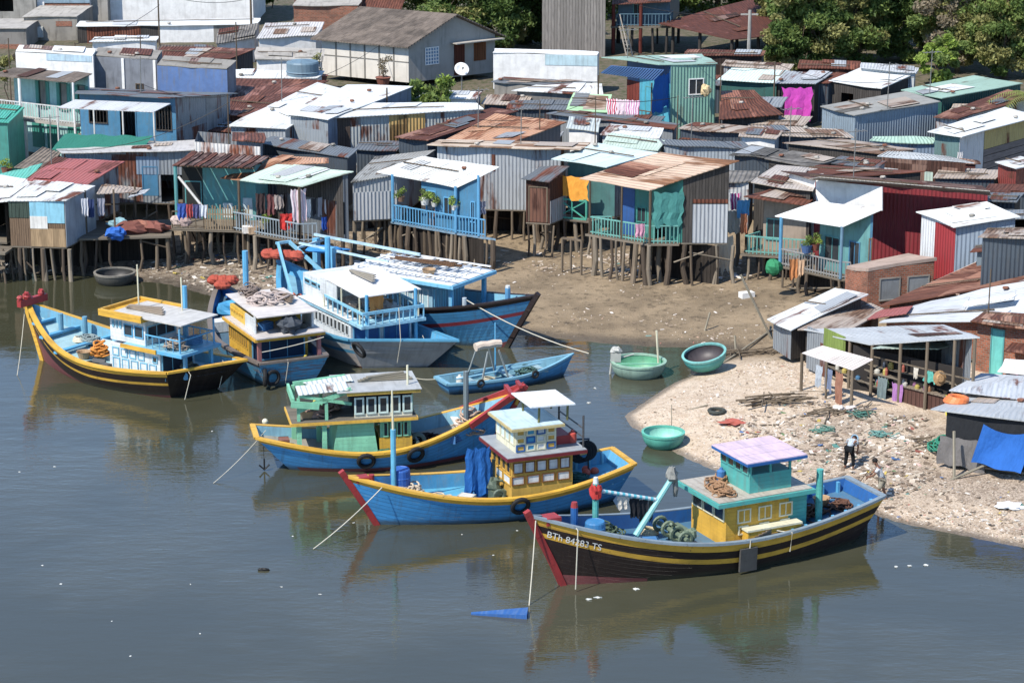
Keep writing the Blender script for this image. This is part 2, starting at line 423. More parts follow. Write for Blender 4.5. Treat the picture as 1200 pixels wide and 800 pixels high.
# ---------------------------------------------------------------- vegetation
def leafmat(h, k=.95):
    s = NT('leaves'); r = s.n('ShaderNodeTexCoord').outputs['UV']
    w = s.n('ShaderNodeTexWhiteNoise', noise_dimensions='2D', i_0=r).outputs[0]
    c = s.mix(w, col(h, k), col(h, k*.5))
    s.out(c, .6, 0, .25)
    tr = s.n('ShaderNodeBsdfTranslucent'); s.set(tr.inputs[0], c)
    mx = s.n('ShaderNodeMixShader', i_0=.42); s.t.links.new(s.b.outputs[0], mx.inputs[1]); s.t.links.new(tr.outputs[0], mx.inputs[2])
    s.t.links.new(mx.outputs[0], s.t.nodes['Material Output'].inputs[0])
    return s.m
LEAF = {k: leafmat(h) for k, h in dict(dark='5f7a38', mid='82984a', olive='a3a25e', bright='a2bc4a', dry='a2947a', palm='a2ae58').items()}
BARK = wood('7a6a58', .08)
def leaf_mesh(rs, clusters, n, size, drape=.0, asp=.5):
    """clusters: (centre, radius xyz, material index)"""
    P, Q, M = [], [], []
    for c, r, mi in clusters:
        d = rs.normal(size=(n, 3)); d /= np.linalg.norm(d, axis=1)[:, None]
        p = np.array(c)+d*np.array(r)*(rs.uniform(.35, 1.05, (n, 1)))
        P.append(p); M += [mi]*n
    P = np.concatenate(P); N = len(P)
    a = rs.normal(size=(N, 3)); a[:, 2] -= drape; a /= np.linalg.norm(a, axis=1)[:, None]
    b = np.cross(a, rs.normal(size=(N, 3))); b /= np.linalg.norm(b, axis=1)[:, None]
    sz = size*rs.uniform(.6, 1.35, (N, 1)); a *= sz; b *= sz*asp
    V = np.stack([P-a, P+b*.9-a*.1, P+a, P-b*.9-a*.1], 1).reshape(-1, 3)
    return V, M, rs.uniform(0, 1, (N, 2))
def tree(name, label, base, H, blobs, mats, seed, n=300, size=.16, trunk=.22, group=None, ncl=34, cat='tree', limbs=True):
    """blobs: (dx, dy, z, rx, ry, rz) lumps of the crown; clusters of leaves hang on limb ends inside them"""
    rs = np.random.RandomState(seed); bx, by = base[0], base[1]; z0 = gz(bx, by)-.15
    root = empty(name, (bx, by, z0), label, cat, group)
    cl = []; tb = MB(); lead = [Vector((0, 0, 0)), Vector((.15, .1, H*.25)), Vector((-.1, .2, H*.5)), Vector((.1, 0, H*.78))]
    if limbs: tb.tube(lead, trunk, 8, 0, trunk*.35)
    for dx, dy, z, rx, ry, rz in blobs:
        for k in range(ncl):
            d = rs.normal(size=3); d /= np.linalg.norm(d); q = rs.uniform(.35, 1.0)**.6
            c = np.array([dx, dy, z])+d*np.array([rx, ry, rz])*q
            s = rs.uniform(.55, 1.15)*min(rx, rz)*.36
            cl.append((c, (s*1.15, s*1.15, s*.75), int(rs.choice(len(mats), p=None))))
            if limbs and k % 4 == 0:
                st = lead[1].lerp(lead[3], rs.uniform(.1, 1)); e = Vector(c); m = st.lerp(e, .5)+Vector((0, 0, -.25))
                tb.tube([st, m, e], trunk*.3, 5, 0, .02, False)
    if limbs: tb.build('trunk', BARK, root, local=True, smooth=True)
    V, M, U = leaf_mesh(rs, cl, n, size)
    me = bpy.data.meshes.new('crown'); N = len(M)
    me.from_pydata(V.tolist(), [], np.arange(N*4).reshape(-1, 4).tolist())
    uvl = me.uv_layers.new(name='UVMap'); uvl.data.foreach_set('uv', np.repeat(U, 4, 0).reshape(-1))
    for m in mats: me.materials.append(LEAF[m])
    me.polygons.foreach_set('material_index', M)
    ob = bpy.data.objects.new('crown', me); C.objects.link(ob); ob.parent = root
    return root
def at(px, D, z=4.0):
    p = PD(px, 300, D); k = (D*CP+(HC-z)*SP); return (px-600)/F*k, D
def trees():
    g = 'trees behind the village'; T = [
 (560, 183, 'dense dark tree right behind the gabled grey cement house', 9, [(-1.8, 0, 2.6, 2.4, 2, 2.6), (1.6, .3, 2.4, 2.4, 2, 2.6), (.2, .6, 5.8, 3.2, 2.2, 3), (2.6, .4, 6.5, 2, 2, 2.4)], ['dark', 'mid', 'olive']),
 (500, 195, 'dark tree whose top peeps over the ridge of the gabled cement house', 9, [(0, 0, 4.2, 3.4, 2.2, 2.6), (-2.4, .4, 5.2, 2.4, 2, 2.4)], ['dark', 'mid']),
 (620, 187, 'shaded tree beside the tall grey plank barn', 9, [(-.2, 0, 2.4, 1.8, 2, 2.6), (0, .3, 6, 2.4, 2.2, 2.8)], ['dark', 'dark', 'mid']),
 (745, 202, 'tree behind the slate blue stilt house', 8, [(0, 0, 3.2, 3.0, 2, 3), (-3, .4, 3.4, 2.2, 2, 3), (3.2, 0, 3, 2.4, 2, 2.8)], ['dark', 'mid']),
 (908, 184, 'green tree hanging over the big rusty shed roof', 9, [(0, 0, 5.0, 2.2, 2.2, 2.4), (-.2, .4, 8, 2.6, 2.2, 2.2), (.6, 0, 2.4, 1.6, 1.8, 2.4)], ['mid', 'olive', 'dark']),
 (948, 174, 'broad feathery green tree behind the pink sheet hut', 10, [(-1.6, 0, 2.6, 1.8, 1.8, 2.4), (.6, 0, 2.8, 2.2, 2, 2.6), (-.6, .5, 6.0, 2.8, 2.2, 2.6), (.8, .5, 8.6, 2.8, 2.2, 2)], ['mid', 'dark', 'olive']),
 (1005, 176, 'feathery green tree standing left of the darkest one in the grove', 10, [(0, 0, 3, 2.4, 2, 2.8), (.4, .4, 6.4, 2.8, 2.2, 2.6), (-.4, .6, 9, 2.4, 2, 2)], ['mid', 'olive', 'dark']),
 (1058, 178, 'darkest leafy tree in the middle of the grove', 10, [(0, 0, 3.0, 2.4, 2, 3), (.2, .5, 7.0, 3, 2.2, 3)], ['dark', 'dark', 'mid']),
 (1122, 173, 'olive green tree with bare twigs over its crown', 9, [(-.3, 0, 2.6, 2, 1.8, 2.4), (1.2, 0, 3.0, 2.2, 2, 2.4), (.4, .5, 6.2, 2.8, 2.2, 2.6), (1.6, .4, 8.6, 2.2, 2, 2), (-1.4, .4, 4.4, 2, 1.8, 2.4), (-.8, .3, 8.4, 2, 1.8, 2)], ['olive', 'mid', 'dry']),
 (1085, 184, 'mid green tree filling the gap right of the darkest one', 10, [(0, 0, 3, 2.4, 2, 3), (0, .3, 6.8, 2.6, 2, 3), (.4, 0, 9.6, 2.4, 2, 2)], ['mid', 'dark', 'olive']),
 (975, 184, 'dark tree filling the back of the grove', 10, [(0, 0, 3, 2.6, 2, 3), (0, .3, 6.8, 2.8, 2, 3), (.4, 0, 9.6, 2.6, 2, 2)], ['dark', 'mid']),
 (1150, 184, 'dark tree behind the two olive ones', 10, [(0, 0, 3, 2.6, 2, 3), (0, .3, 6.8, 2.8, 2, 3), (.4, 0, 9.6, 2.6, 2, 2)], ['dark', 'mid', 'olive']),
 (1030, 186, 'tree closing the back of the grove by the darkest one', 10, [(0, 0, 3, 2.6, 2, 3), (0, .3, 6.8, 2.8, 2, 3), (.4, 0, 9.6, 2.6, 2, 2)], ['dark', 'mid', 'olive']),
 (690, 200, 'tree behind the planked barn', 9, [(0, 0, 3, 2.6, 2, 3), (.4, .3, 5.4, 2.6, 2, 2)], ['dark', 'mid']),
 (840, 204, 'tree behind the huge rusted roof', 9, [(0, 0, 3, 3, 2, 3), (2.6, .3, 3.4, 2.6, 2, 2.6), (-2.8, .3, 3, 2.4, 2, 2.4)], ['mid', 'dark']),
 (1178, 171, 'olive tree at the corner behind the palm fronds', 9, [(-.6, 0, 2.8, 2.2, 2, 2.6), (1.6, 0, 3.4, 2.4, 2, 3), (.4, .4, 7.0, 3, 2.4, 2.8)], ['olive', 'dark', 'mid'])]
    for k, (px, D, lab, H_, bl, mt) in enumerate(T):
        x, y = at(px, D); tree('broadleaf_tree', lab, (x, y), H_, bl, mt, k+1, group=g)
    x, y = at(1098, 168.5); tree('bush', 'bright green bush at the foot of the dark grove', (x, y), 3, [(0, 0, 1.9, 1.3, 1.2, 1.7), (.8, 0, 2.6, 1, 1, 1.2)], ['bright', 'mid'], 9, n=150, size=.2, trunk=.07, ncl=14, cat='bush')
    x, y = at(506, 152); tree('bush', 'round green bush beside the satellite dish', (x, y), 2.6, [(0, 0, 3.2, 1.5, 1.2, 1.3), (.6, 0, 2.2, 1.5, 1.2, 1.3), (-1.1, 0, 2.9, .9, .9, .7)], ['bright', 'mid', 'mid'], 10, n=150, size=.16, trunk=.06, ncl=14, cat='bush')
    x, y = at(318, 206); tree('bush', 'small dark shrub by the far grey roofs', (x, y), 3, [(0, 0, 2.0, 1.2, 1.2, 1.2), (-1.6, 0, 1.6, 1.1, 1, 1)], ['mid', 'dark'], 11, n=120, size=.2, trunk=.06, ncl=12, cat='bush')
    x, y = at(6, 161); tree('bush', 'yellowing shrub beside the white parapet', (x, y), 3, [(0, 0, 3.3, .9, .9, 1.2)], ['olive', 'bright', 'dry'], 12, n=120, size=.16, trunk=.06, ncl=12, cat='bush')
    # palm
    x, y = at(1205, 150); z0 = gz(x, y)
    root = empty('palm_tree', (x, y, z0), 'young palm with yellow green fronds over the mint roof', 'palm tree')
    t = MB(); t.tube([(0, 0, -.1), (.1, 0, 1.5), (0, .1, 3.1)], .16, 8, 0, .11); t.build('trunk', BARK, root, local=True)
    rs = random.Random(5)
    for k in range(11):
        az = k*.571+rs.uniform(-.2, .2); fr = MB(); ln = rs.uniform(2.0, 2.8); up = rs.uniform(.5, 1.1)
        pts = [Vector((math.cos(az)*ln*q, math.sin(az)*ln*q, 3.1+up*q*1.7-1.5*q*q*1.25)) for q in [i/9 for i in range(10)]]
        fr.tube(pts, .025, 4, 0, .008, False)
        for i in range(1, 10):
            for sgn in (-1, 1):
                for q in (0, .5):
                    p = pts[i-1].lerp(pts[i], q); d = (pts[i]-pts[i-1]).normalized(); sd = d.cross(Vector((0, 0, 1))).normalized()*sgn
                    l = .62*(1-.5*abs(i/9-.45)); tip = p+sd*l+d*l*.5+Vector((0, 0, -.28*l))
                    w = d*.035; fr.face([p-w, p+w, tip], 0)
        fr.build('frond', LEAF['palm'], root, local=True)
trees()
# ---------------------------------------------------------------- boats
class Boat:
    def __init__(s, name, label, tip, stern, beam, zb, zs, zm, rb, rs, wt, bands, bulw=.45, cat='fishing boat', group=None, capm=None, deckm=None, innm=None, stem=None, wlk=.78, p=2.3, transm=None, capw=.2, skew=0.0):
        a, b = PZ(*stern), PZ(*tip); e = (b-a); s.L = e.length; e.normalize(); s.e = e; s.n = Vector((-e.y, e.x, 0)); s.O = a
        s.ns = 1 if s.n.y < 0 else -1           # the side turned to the viewer
        s.B, s.zb, s.zs, s.zm, s.rb, s.rs, s.wt, s.bulw, s.wlk, s.p, s.skew = beam, zb, zs, zm, rb, rs, wt, bulw, wlk, p, skew
        s.root = empty(name, a, label, cat, group, math.atan2(e.y, e.x))
        s.hull(bands, capm, deckm, innm, stem, transm, capw)
    def h(s, x):
        u = x/s.L
        return s.zm+(s.zb-s.zm)*max(0, (u-.42)/.58)**2.1+(s.zs-s.zm)*max(0, (.42-u)/.42)**1.8
    def _f(s, u, wt, p):
        if u < .45: return wt+(1-wt)*math.sin(math.pi/2*u/.45)**.9
        return 1-((u-.45)/.55)**p
    def b(s, x): return s.B/2*max(.0, s._f(min(1, max(0, x/s.L)), s.wt, s.p))
    def pt(s, u, z, off=0.0):                   # hull surface, side +1 ; u 0..1 stern to bow
        h = s.zm+(s.zb-s.zm)*max(0, (u-.42)/.58)**2.1+(s.zs-s.zm)*max(0, (.42-u)/.42)**1.8
        w = max(0, z)/h
        x0 = s.rs*(1-max(z, -.4)/s.zs); x1 = s.L-s.rb*(1-max(z, -.4)/s.zb)
        bt = s._f(u, s.wt, s.p); bw = s.wlk*s._f(u, s.wt*.8, s.p*.72)
        y = s.B/2*(bw+(bt-bw)*w**.85) if z >= 0 else s.B/2*bw*(1+z*.5)
        return Vector((x0+u*(x1-x0), max(0, y)+off, z))
    def hull(s, bands, capm, deckm, innm, stem, transm, capw):
        N = 36; us = [i/N for i in range(N+1)]
        mats = [b[1] for b in bands]; mb = MB(); tm = len(mats); mats = mats+[transm or mats[-1]]
        offs = [0]+[b[0] for b in bands[:-1]]   # distance below sheer where each band ends
        for side in (1, -1):
            cols = []
            for u in us:
                h = s.h(u*s.L); zl = [h-o for o in offs]
                lo = zl[-1]; wl = bands[-1][0]   # last entry: z of waterline band start (or None)
                zl += [lo+( -.5-lo)*q for q in (.25, .5, .75, 1)]
                cols.append([s.pt(u, z) for z in zl])
            cum = 0
            for i in range(N):
                for j in range(len(cols[0])-1):
                    a, b_, c, d = cols[i][j], cols[i+1][j], cols[i+1][j+1], cols[i][j+1]
                    q = [Vector((p.x, p.y*side, p.z)) for p in (a, d, c, b_)]
                    if side < 0: q = q[::-1]
                    mi = min(j, len(bands)-1)
                    uvs = [(p.x, p.z-s.h(p.x)) for p in q]
                    mb.face(q, mi, uvs)
            if side == 1: L0 = cols[0]
            else: R0 = cols[0]
        for j in range(len(L0)-1):
            q = [L0[j], Vector((R0[j].x, -R0[j].y, R0[j].z)), Vector((R0[j+1].x, -R0[j+1].y, R0[j+1].z)), L0[j+1]]
            mb.face(q, tm, [(p.y, p.z) for p in q])
        for o_ in (mb,): s.sk(o_)
        mb.build('hull', mats, s.root, local=True, merge=True)
        cp = MB(); dk = MB(); inn = MB()
        for side in (1, -1):
            P = [s.pt(u, s.h(u*s.L)) for u in us]
            P = [Vector((p.x, p.y*side, p.z)) for p in P]
            for i in range(N):
                def sec(k):
                    p = P[k]; t = (P[min(k+1, N)]-P[max(k-1, 0)]); t.z = 0; t.normalize(); nn = Vector((-t.y, t.x, 0))*side
                    o = p+nn*.035; q = p-nn*min(capw, max(.03, abs(p.y)))
                    return [o+Vector((0, 0, -.06)), q+Vector((0, 0, -.06)), q+Vector((0, 0, .035)), o+Vector((0, 0, .035))], q
                (A, qa), (B_, qb) = sec(i), sec(i+1)
                for k in range(4):
                    k2 = (k+1) % 4; f = [A[k], B_[k], B_[k2], A[k2]]
                    cp.face(f if side > 0 else f[::-1], 0, [(P[i].x, k*.1), (P[i+1].x, k*.1), (P[i+1].x, k*.1+.1), (P[i].x, k*.1+.1)])
                za, zb_ = s.h(P[i].x)-s.bulw, s.h(P[i+1].x)-s.bulw
                def low(u, q, z):
                    d = s.pt(u, z); return Vector((d.x, max(.005, min(abs(q.y), d.y-.05))*side, z))
                da, db = low(us[i], qa, za), low(us[i+1], qb, zb_)
                f = [qa, qb, db, da]
                inn.face(f if side > 0 else f[::-1], 0)
                if side > 0:
                    dk.face([Vector((da.x, -da.y, za)), Vector((db.x, -db.y, zb_)), db, da], 0, [(da.x, -da.y), (db.x, -db.y), (db.x, db.y), (da.x, da.y)])
        y0 = L0[0].y; x0 = L0[0].x
        cp.box(-.06, .16, -y0+.02, y0-.02, s.zs-.062, s.zs+.033)
        xk = .05+s.rs*s.bulw/s.zs; inn.face([(.14, -y0+.05, s.zs), (.14, y0-.05, s.zs), (xk+.03, y0-.12, s.zs-s.bulw), (xk+.03, -y0+.12, s.zs-s.bulw)])
        for o_ in (cp, dk, inn): s.sk(o_)
        cp.build('gunwale', capm, s.root, local=True); dk.build('deck', deckm, s.root, local=True); inn.build('bulwark', innm, s.root, local=True)
        if stem:
            st = MB(); pts = [s.pt(1, z) for z in (-.5, s.zb*.3, s.zb*.7, s.zb)]
            pts = [Vector((p.x+.02, 0, p.z)) for p in pts]; d = (pts[-1]-pts[-2]).normalized(); pts.append(pts[-1]+d*stem[1])
            for a, b_ in zip(pts, pts[1:]): st.beam(a, b_+(b_-a)*.02, .2, .22)
            st.build('stem', stem[0], s.root, local=True)
    def sk(s, m):
        for p in m.v: p.x += s.skew*max(0, 1-p.x/(s.L*.6))**2*p.y*s.ns
    # -- helpers in boat coordinates
    def X(s, px, y=0.0, z=1.5):
        """x where the boat's fore-and-aft line at offset y is seen in picture column px"""
        k = (px-600)/F; w = s.O+s.n*y
        return (k*(w.y*CP+(HC-z)*SP)-w.x)/(s.e.x-k*s.e.y*CP)
    def Z(s, py, x, y=0.0):
        D = s.O.y+s.e.y*x+s.n.y*y; t = math.tan(PIT+math.atan((py-400)/F)); return HC-D*t
    def dz(s, x): return s.h(x)-s.bulw
    def near(s, y): return y*s.ns
    def part(s, name, mat, fn, parent=None, label=None, smooth=False):
        m = MB(); fn(m); o = m.build(name, mat, parent or s.root, local=True, smooth=smooth)
        if label: o['label'] = label
        return o
    def box(s, name, mat, *a, parent=None): return s.part(name, mat, lambda m: m.box(*a), parent)
    def win(s, face, c, a0, a1, z0, z1, fm, pm, bars=0, fw=.05, name='window'):
        """window on a flat wall: face 'y' (wall at y=c, span in x) or 'x' (wall at x=c, span in y); outward by sign of o"""
        o = .03 if face.endswith('+') else -.03; ax = face[0]
        def B(m, p0, p1, q0, q1, d):
            lo, hi = sorted((c, c+o*d))
            if ax == 'y': m.box(p0, p1, lo, hi, q0, q1)
            else: m.box(lo, hi, p0, p1, q0, q1)
        fr = MB()
        B(fr, a0, a1, z0, z0+fw, 1.5); B(fr, a0, a1, z1-fw, z1, 1.5); B(fr, a0, a0+fw, z0+fw, z1-fw, 1.5); B(fr, a1-fw, a1, z0+fw, z1-fw, 1.5)
        for k in range(bars):
            q = a0+(a1-a0)*(k+1)/(bars+1); B(fr, q-fw*.35, q+fw*.35, z0+fw, z1-fw, 1.3)
        f = fr.build(name, fm, s.root, local=True)
        pn = MB(); B(pn, a0+fw, a1-fw, z0+fw, z1-fw, .6); pn.build('pane', pm, f, local=True)
    def row(s, face, c, a0, a1, n, z0, z1, fm, pm, gap=.08, fw=.045):
        w = (a1-a0-gap*(n-1))/n
        for k in range(n): s.win(face, c, a0+k*(w+gap), a0+k*(w+gap)+w, z0, z1, fm, pm, 0, fw)
    def tyre(s, x, drop=.35, R0=.3, side=None):
        sd = side or s.ns; u = x/s.L; z = s.h(x)-drop; p = s.pt(u, z); q = s.pt(min(1, u+.02), z); t = (q-p).normalized()
        nn = Vector((t.y*-1, t.x, 0)); up = (s.pt(u, z+.2)-s.pt(u, z-.2)).normalized(); ax = t.cross(up)
        c = Vector((p.x, (p.y+.10)*sd, p.z)); ax.y *= sd
        def f(m):
            m.torus(c, ax, R0, .085, 20, 8)
            m.tube([c+Vector((0, 0, R0)), Vector((p.x, s.b(x)*sd, s.h(x)+.03))], .015, 5)
        s.part('tyre_fender', RUB, f, smooth=False)
    def ropeline(s, pts, r=.018, name='mooring_rope', mat=None):
        s.part(name, mat or ROPE, lambda m: m.tube(pts, r, 5, 0, None, False))
    def W(s, x, y, z): return s.O+s.e*x+s.n*y+Vector((0, 0, z))
    def local(s, w): d = w-s.O; return Vector((d.dot(s.e), d.dot(s.n), w.z))
def sag(a, b, k=.4, n=9):
    a, b = Vector(a), Vector(b)
    return [a.lerp(b, i/n)-Vector((0, 0, k*4*(i/n)*(1-i/n))) for i in range(n+1)]
@cached
def hullp(h, wc, k=.8, wear=.5):
    """planked hull: seams along the boat, rubbed patches, streaks running down from the rail, slime above the water"""
    s = NT('hull_paint'); u, v = s.uv(); r = s.math('MULTIPLY', s.rnd(), 40.0)
    z = s.n('ShaderNodeSeparateXYZ', i_0=s.n('ShaderNodeTexCoord').outputs['Object']).outputs[2]
    n1 = s.noise(s.vec(u, s.math('MULTIPLY', v, 2.5)), 1.1, 8, r, .68); n2 = s.noise(s.vec(s.math('MULTIPLY', u, 4.5), s.math('MULTIPLY', v, .45)), 1.5, 5, r); n3 = s.noise(s.vec(s.math('MULTIPLY', u, .6), s.math('MULTIPLY', v, 6.0)), 2.2, 5, r, .7)
    t = s.n('ShaderNodeTexWhiteNoise', noise_dimensions='2D', i_0=s.vec(s.math('FLOOR', s.math('DIVIDE', v, .16)), s.math('FLOOR', s.math('DIVIDE', u, 2.7)))).outputs[0]
    c = s.mix(s.math('MULTIPLY', t, .35), col(h, k), col(h, k*.55)); c = s.mix(s.math('MULTIPLY', s.ramp(n1, .42, .68), .5), c, col(h, k*1.35))
    c = s.mix(s.math('MULTIPLY', s.ramp(n2, .52, .75), .42), c, col('5a4c40', k*.7)); th = .8-.34*wear
    c = s.mix(s.math('MULTIPLY', s.ramp(n3, th-.04, th+.06), .75), c, col(wc, k))
    sl = s.math('SUBTRACT', 1.0, s.ramp(s.math('ADD', z, s.math('MULTIPLY', n1, -.35)), -.12, .12)); c = s.mix(s.math('MULTIPLY', sl, .8), c, col('4e5040', k*.6))
    gp = s.math('LESS_THAN', s.math('FRACT', s.math('DIVIDE', v, .16)), .08); c = s.mix(s.math('MULTIPLY', gp, .45), c, col(h, k*.25))
    s.bump(s.math('SUBTRACT', s.math('MULTIPLY', n3, .5), gp), .014); return s.out(c, .5)
RUB = flat('1c1c1e', .8); ROPE = flat('cfc8b4', .9); BLK = flat('1b1a1a', .6); STEEL = flat('8a8a86', .45, metal=.3)
YEL = paint('e6b01e', .5, '6a5030', plank=.0, along=True, streak=.45); BLU = hullp('3f9ede', '9ab0b8'); BLU2 = hullp('3494d6', '8aacbc')
LBL = paint('7cc0dc', .5, '9a9a90', streak=.5); SKY_ = paint('54aedc', .45, 'a8b0ac', streak=.45); WHT = paint('e6ebec', .4, '8a8478', plank=.17, streak=.4); TUR = paint('4ab4ac', .5, '7a9a90', plank=.15, streak=.5); DBL = paint('1f62a8', .3, '4a5a68')
HBK = hullp('2e211f', '62524a', k=.7); REDP = paint('a83030', .4, '6a3a34'); ANTI = paint('8a4a4a', .5, '5a4440', along=True, plank=.17); GRN = paint('7cc6a0', .4, '6a8a78')
PNK = paint('e0c4d4', .5, 'a89aa0', streak=.5); GRYW = paint('9fa4a8', .3, '6a6660'); MAR = paint('7c2a30', .3, '4a2a2a'); CREAM = paint('e6e0c0', .3, '9a9078')
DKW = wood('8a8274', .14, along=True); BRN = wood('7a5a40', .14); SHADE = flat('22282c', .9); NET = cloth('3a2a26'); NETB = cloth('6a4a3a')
GLS = glass()
GB = 'fishing boats moored along the mud bank'
def heap(mb, c, rx, ry, h, seed, n=14, r=.05, mi=0):    # a pile of net or rope as tangled loops
    rr = random.Random(seed)
    for k in range(n):
        a = rr.uniform(0, 6.28); q = rr.uniform(0, .7); cx, cy = c[0]+rx*q*math.cos(a), c[1]+ry*q*math.sin(a)
        mb.torus((cx, cy, c[2]+h*(1-q)*rr.uniform(.3, 1)), (rr.uniform(-.5, .5), rr.uniform(-.5, .5), 1), rr.uniform(.15, .4)*min(1, rx*1.5), r, 12, 5, mi)
def clutter(B, who, items):
    """loose gear on a deck: crates, baskets, rope coils, cans, boards; each its own thing"""
    for kind, x, y, z, hx, lab in items:
        z = B.dz(x) if z is None else z; c = B.W(x, y, z); m = MB(); yaw = math.atan2(B.e.y, B.e.x)+x*1.3
        if kind == 'crate':
            for k in range(4): m.obox(c+Vector((0, 0, .04+.09*k)), .3, .2, .03, yaw)
            for q in (-.27, .27): m.obox(c+Vector((math.cos(yaw)*q, math.sin(yaw)*q, .17)), .025, .2, .17, yaw)
        elif kind == 'basket': m.lathe(c, [(0, .02), (.22, 0), (.32, .3), (.34, .32), (.29, .3), (.2, .05), (0, .04)], 16)
        elif kind == 'coil': [m.torus(c+Vector((0, 0, .04+.05*k)), (.05*k, .08, 1), .34-.03*k, .04, 16, 5) for k in range(4)]
        elif kind == 'can': m.lathe(c, [(0, 0), (.15, 0), (.16, .05), (.16, .36), (.07, .42), (.06, .48), (0, .48)], 12)
        elif kind == 'net': heap(m, c+Vector((0, 0, .05)), .6, .5, .35, int(x*10)+3, 26, .03)
        elif kind == 'boards': [m.obox(c+Vector((0, .06*k-.1, .04+.05*k)), 1.1-.1*k, .09, .02, yaw-x*1.3+.1*k) for k in range(4)]
        elif kind == 'float': [m.blob(c+Vector((.22*math.cos(k*2.1), .22*math.sin(k*2.1), .14)), .17, .17, .15, k, 0, 12, 8, .03) for k in range(4)]
        nm = {'crate': 'fish_crate', 'basket': 'basket', 'coil': 'rope_coil', 'can': 'fuel_can', 'net': 'fishing_net', 'boards': 'board_pile', 'float': 'net_floats'}[kind]
        tag(m.build(nm, cloth(hx) if kind in ('net', 'coil') else flat(hx, .6)), lab+' '+who, kind)
def ribs(B, x0, x1, n, mat):
    for k in range(n):
        x = x0+(x1-x0)*k/(n-1)
        for sd in (1, -1):
            y = (B.b(x)-.2)*sd; B.box('bulwark_frame', mat, x-.05, x+.05, min(y, y-.14*sd), max(y, y-.14*sd), B.dz(x), B.h(x)-.02)
def lettering(B, text, x0, x1, drop, hgt, mat, sd=None):
    sd = sd or B.ns
    cu = bpy.data.curves.new('lettering', 'FONT'); cu.body = text; cu.size = 1; cu.extrude = 0
    ob = bpy.data.objects.new('lettering', cu); C.objects.link(ob); dg = bpy.context.evaluated_depsgraph_get(); dg.update()
    me = bpy.data.meshes.new_from_object(ob.evaluated_get(dg)); bpy.data.objects.remove(ob)
    xs_ = [v.co.x for v in me.vertices]; ys_ = [v.co.y for v in me.vertices]; wx, wy = max(xs_)-min(xs_), max(ys_)-min(ys_)
    m = MB()
    def place(v):
        tx = (v.x-min(xs_))/wx; x = x0+(x1-x0)*tx; u = x/B.L
        z = B.h(x)-drop+(v.y-min(ys_))/wy*hgt
        for _ in range(4): p = B.pt(u, z); u += (x-p.x)/B.L
        p = B.pt(u, z); return Vector((p.x, (p.y+.02)*sd, p.z))
    for poly in me.polygons:
        m.face([place(me.vertices[i].co) for i in poly.vertices], 0, [(0, 0)]*len(poly.vertices))
    m.build('lettering', mat, B.root, local=True)
def post(B, x, y, z1, r=.09, mat=None, name='mooring_post', z0=None, r1=None):
    return B.part(name, mat or SKY_, lambda m: m.tube([(x, y, B.dz(x) if z0 is None else z0), (x, y, z1)], r, 10, 0, r1))
def barrel(B, x, y, mat, r=.3, h=.85, label='blue plastic barrel standing in the bow of the black and yellow boat'):
    z = B.dz(x); w = B.W(x, y, z); m = MB()
    m.lathe((0, 0, 0), [(0, 0), (r*.92, 0), (r, .08), (r, h*.3), (r*1.04, h*.33), (r, h*.36), (r, h*.66), (r*1.04, h*.69), (r, h*.72), (r*.97, h-.05), (r*.9, h), (r*.86, h-.02), (0, h-.03)], 20)
    o = m.build('plastic_barrel', mat, None, local=True, smooth=False); o.location = w
    tag(o, label, 'barrel')

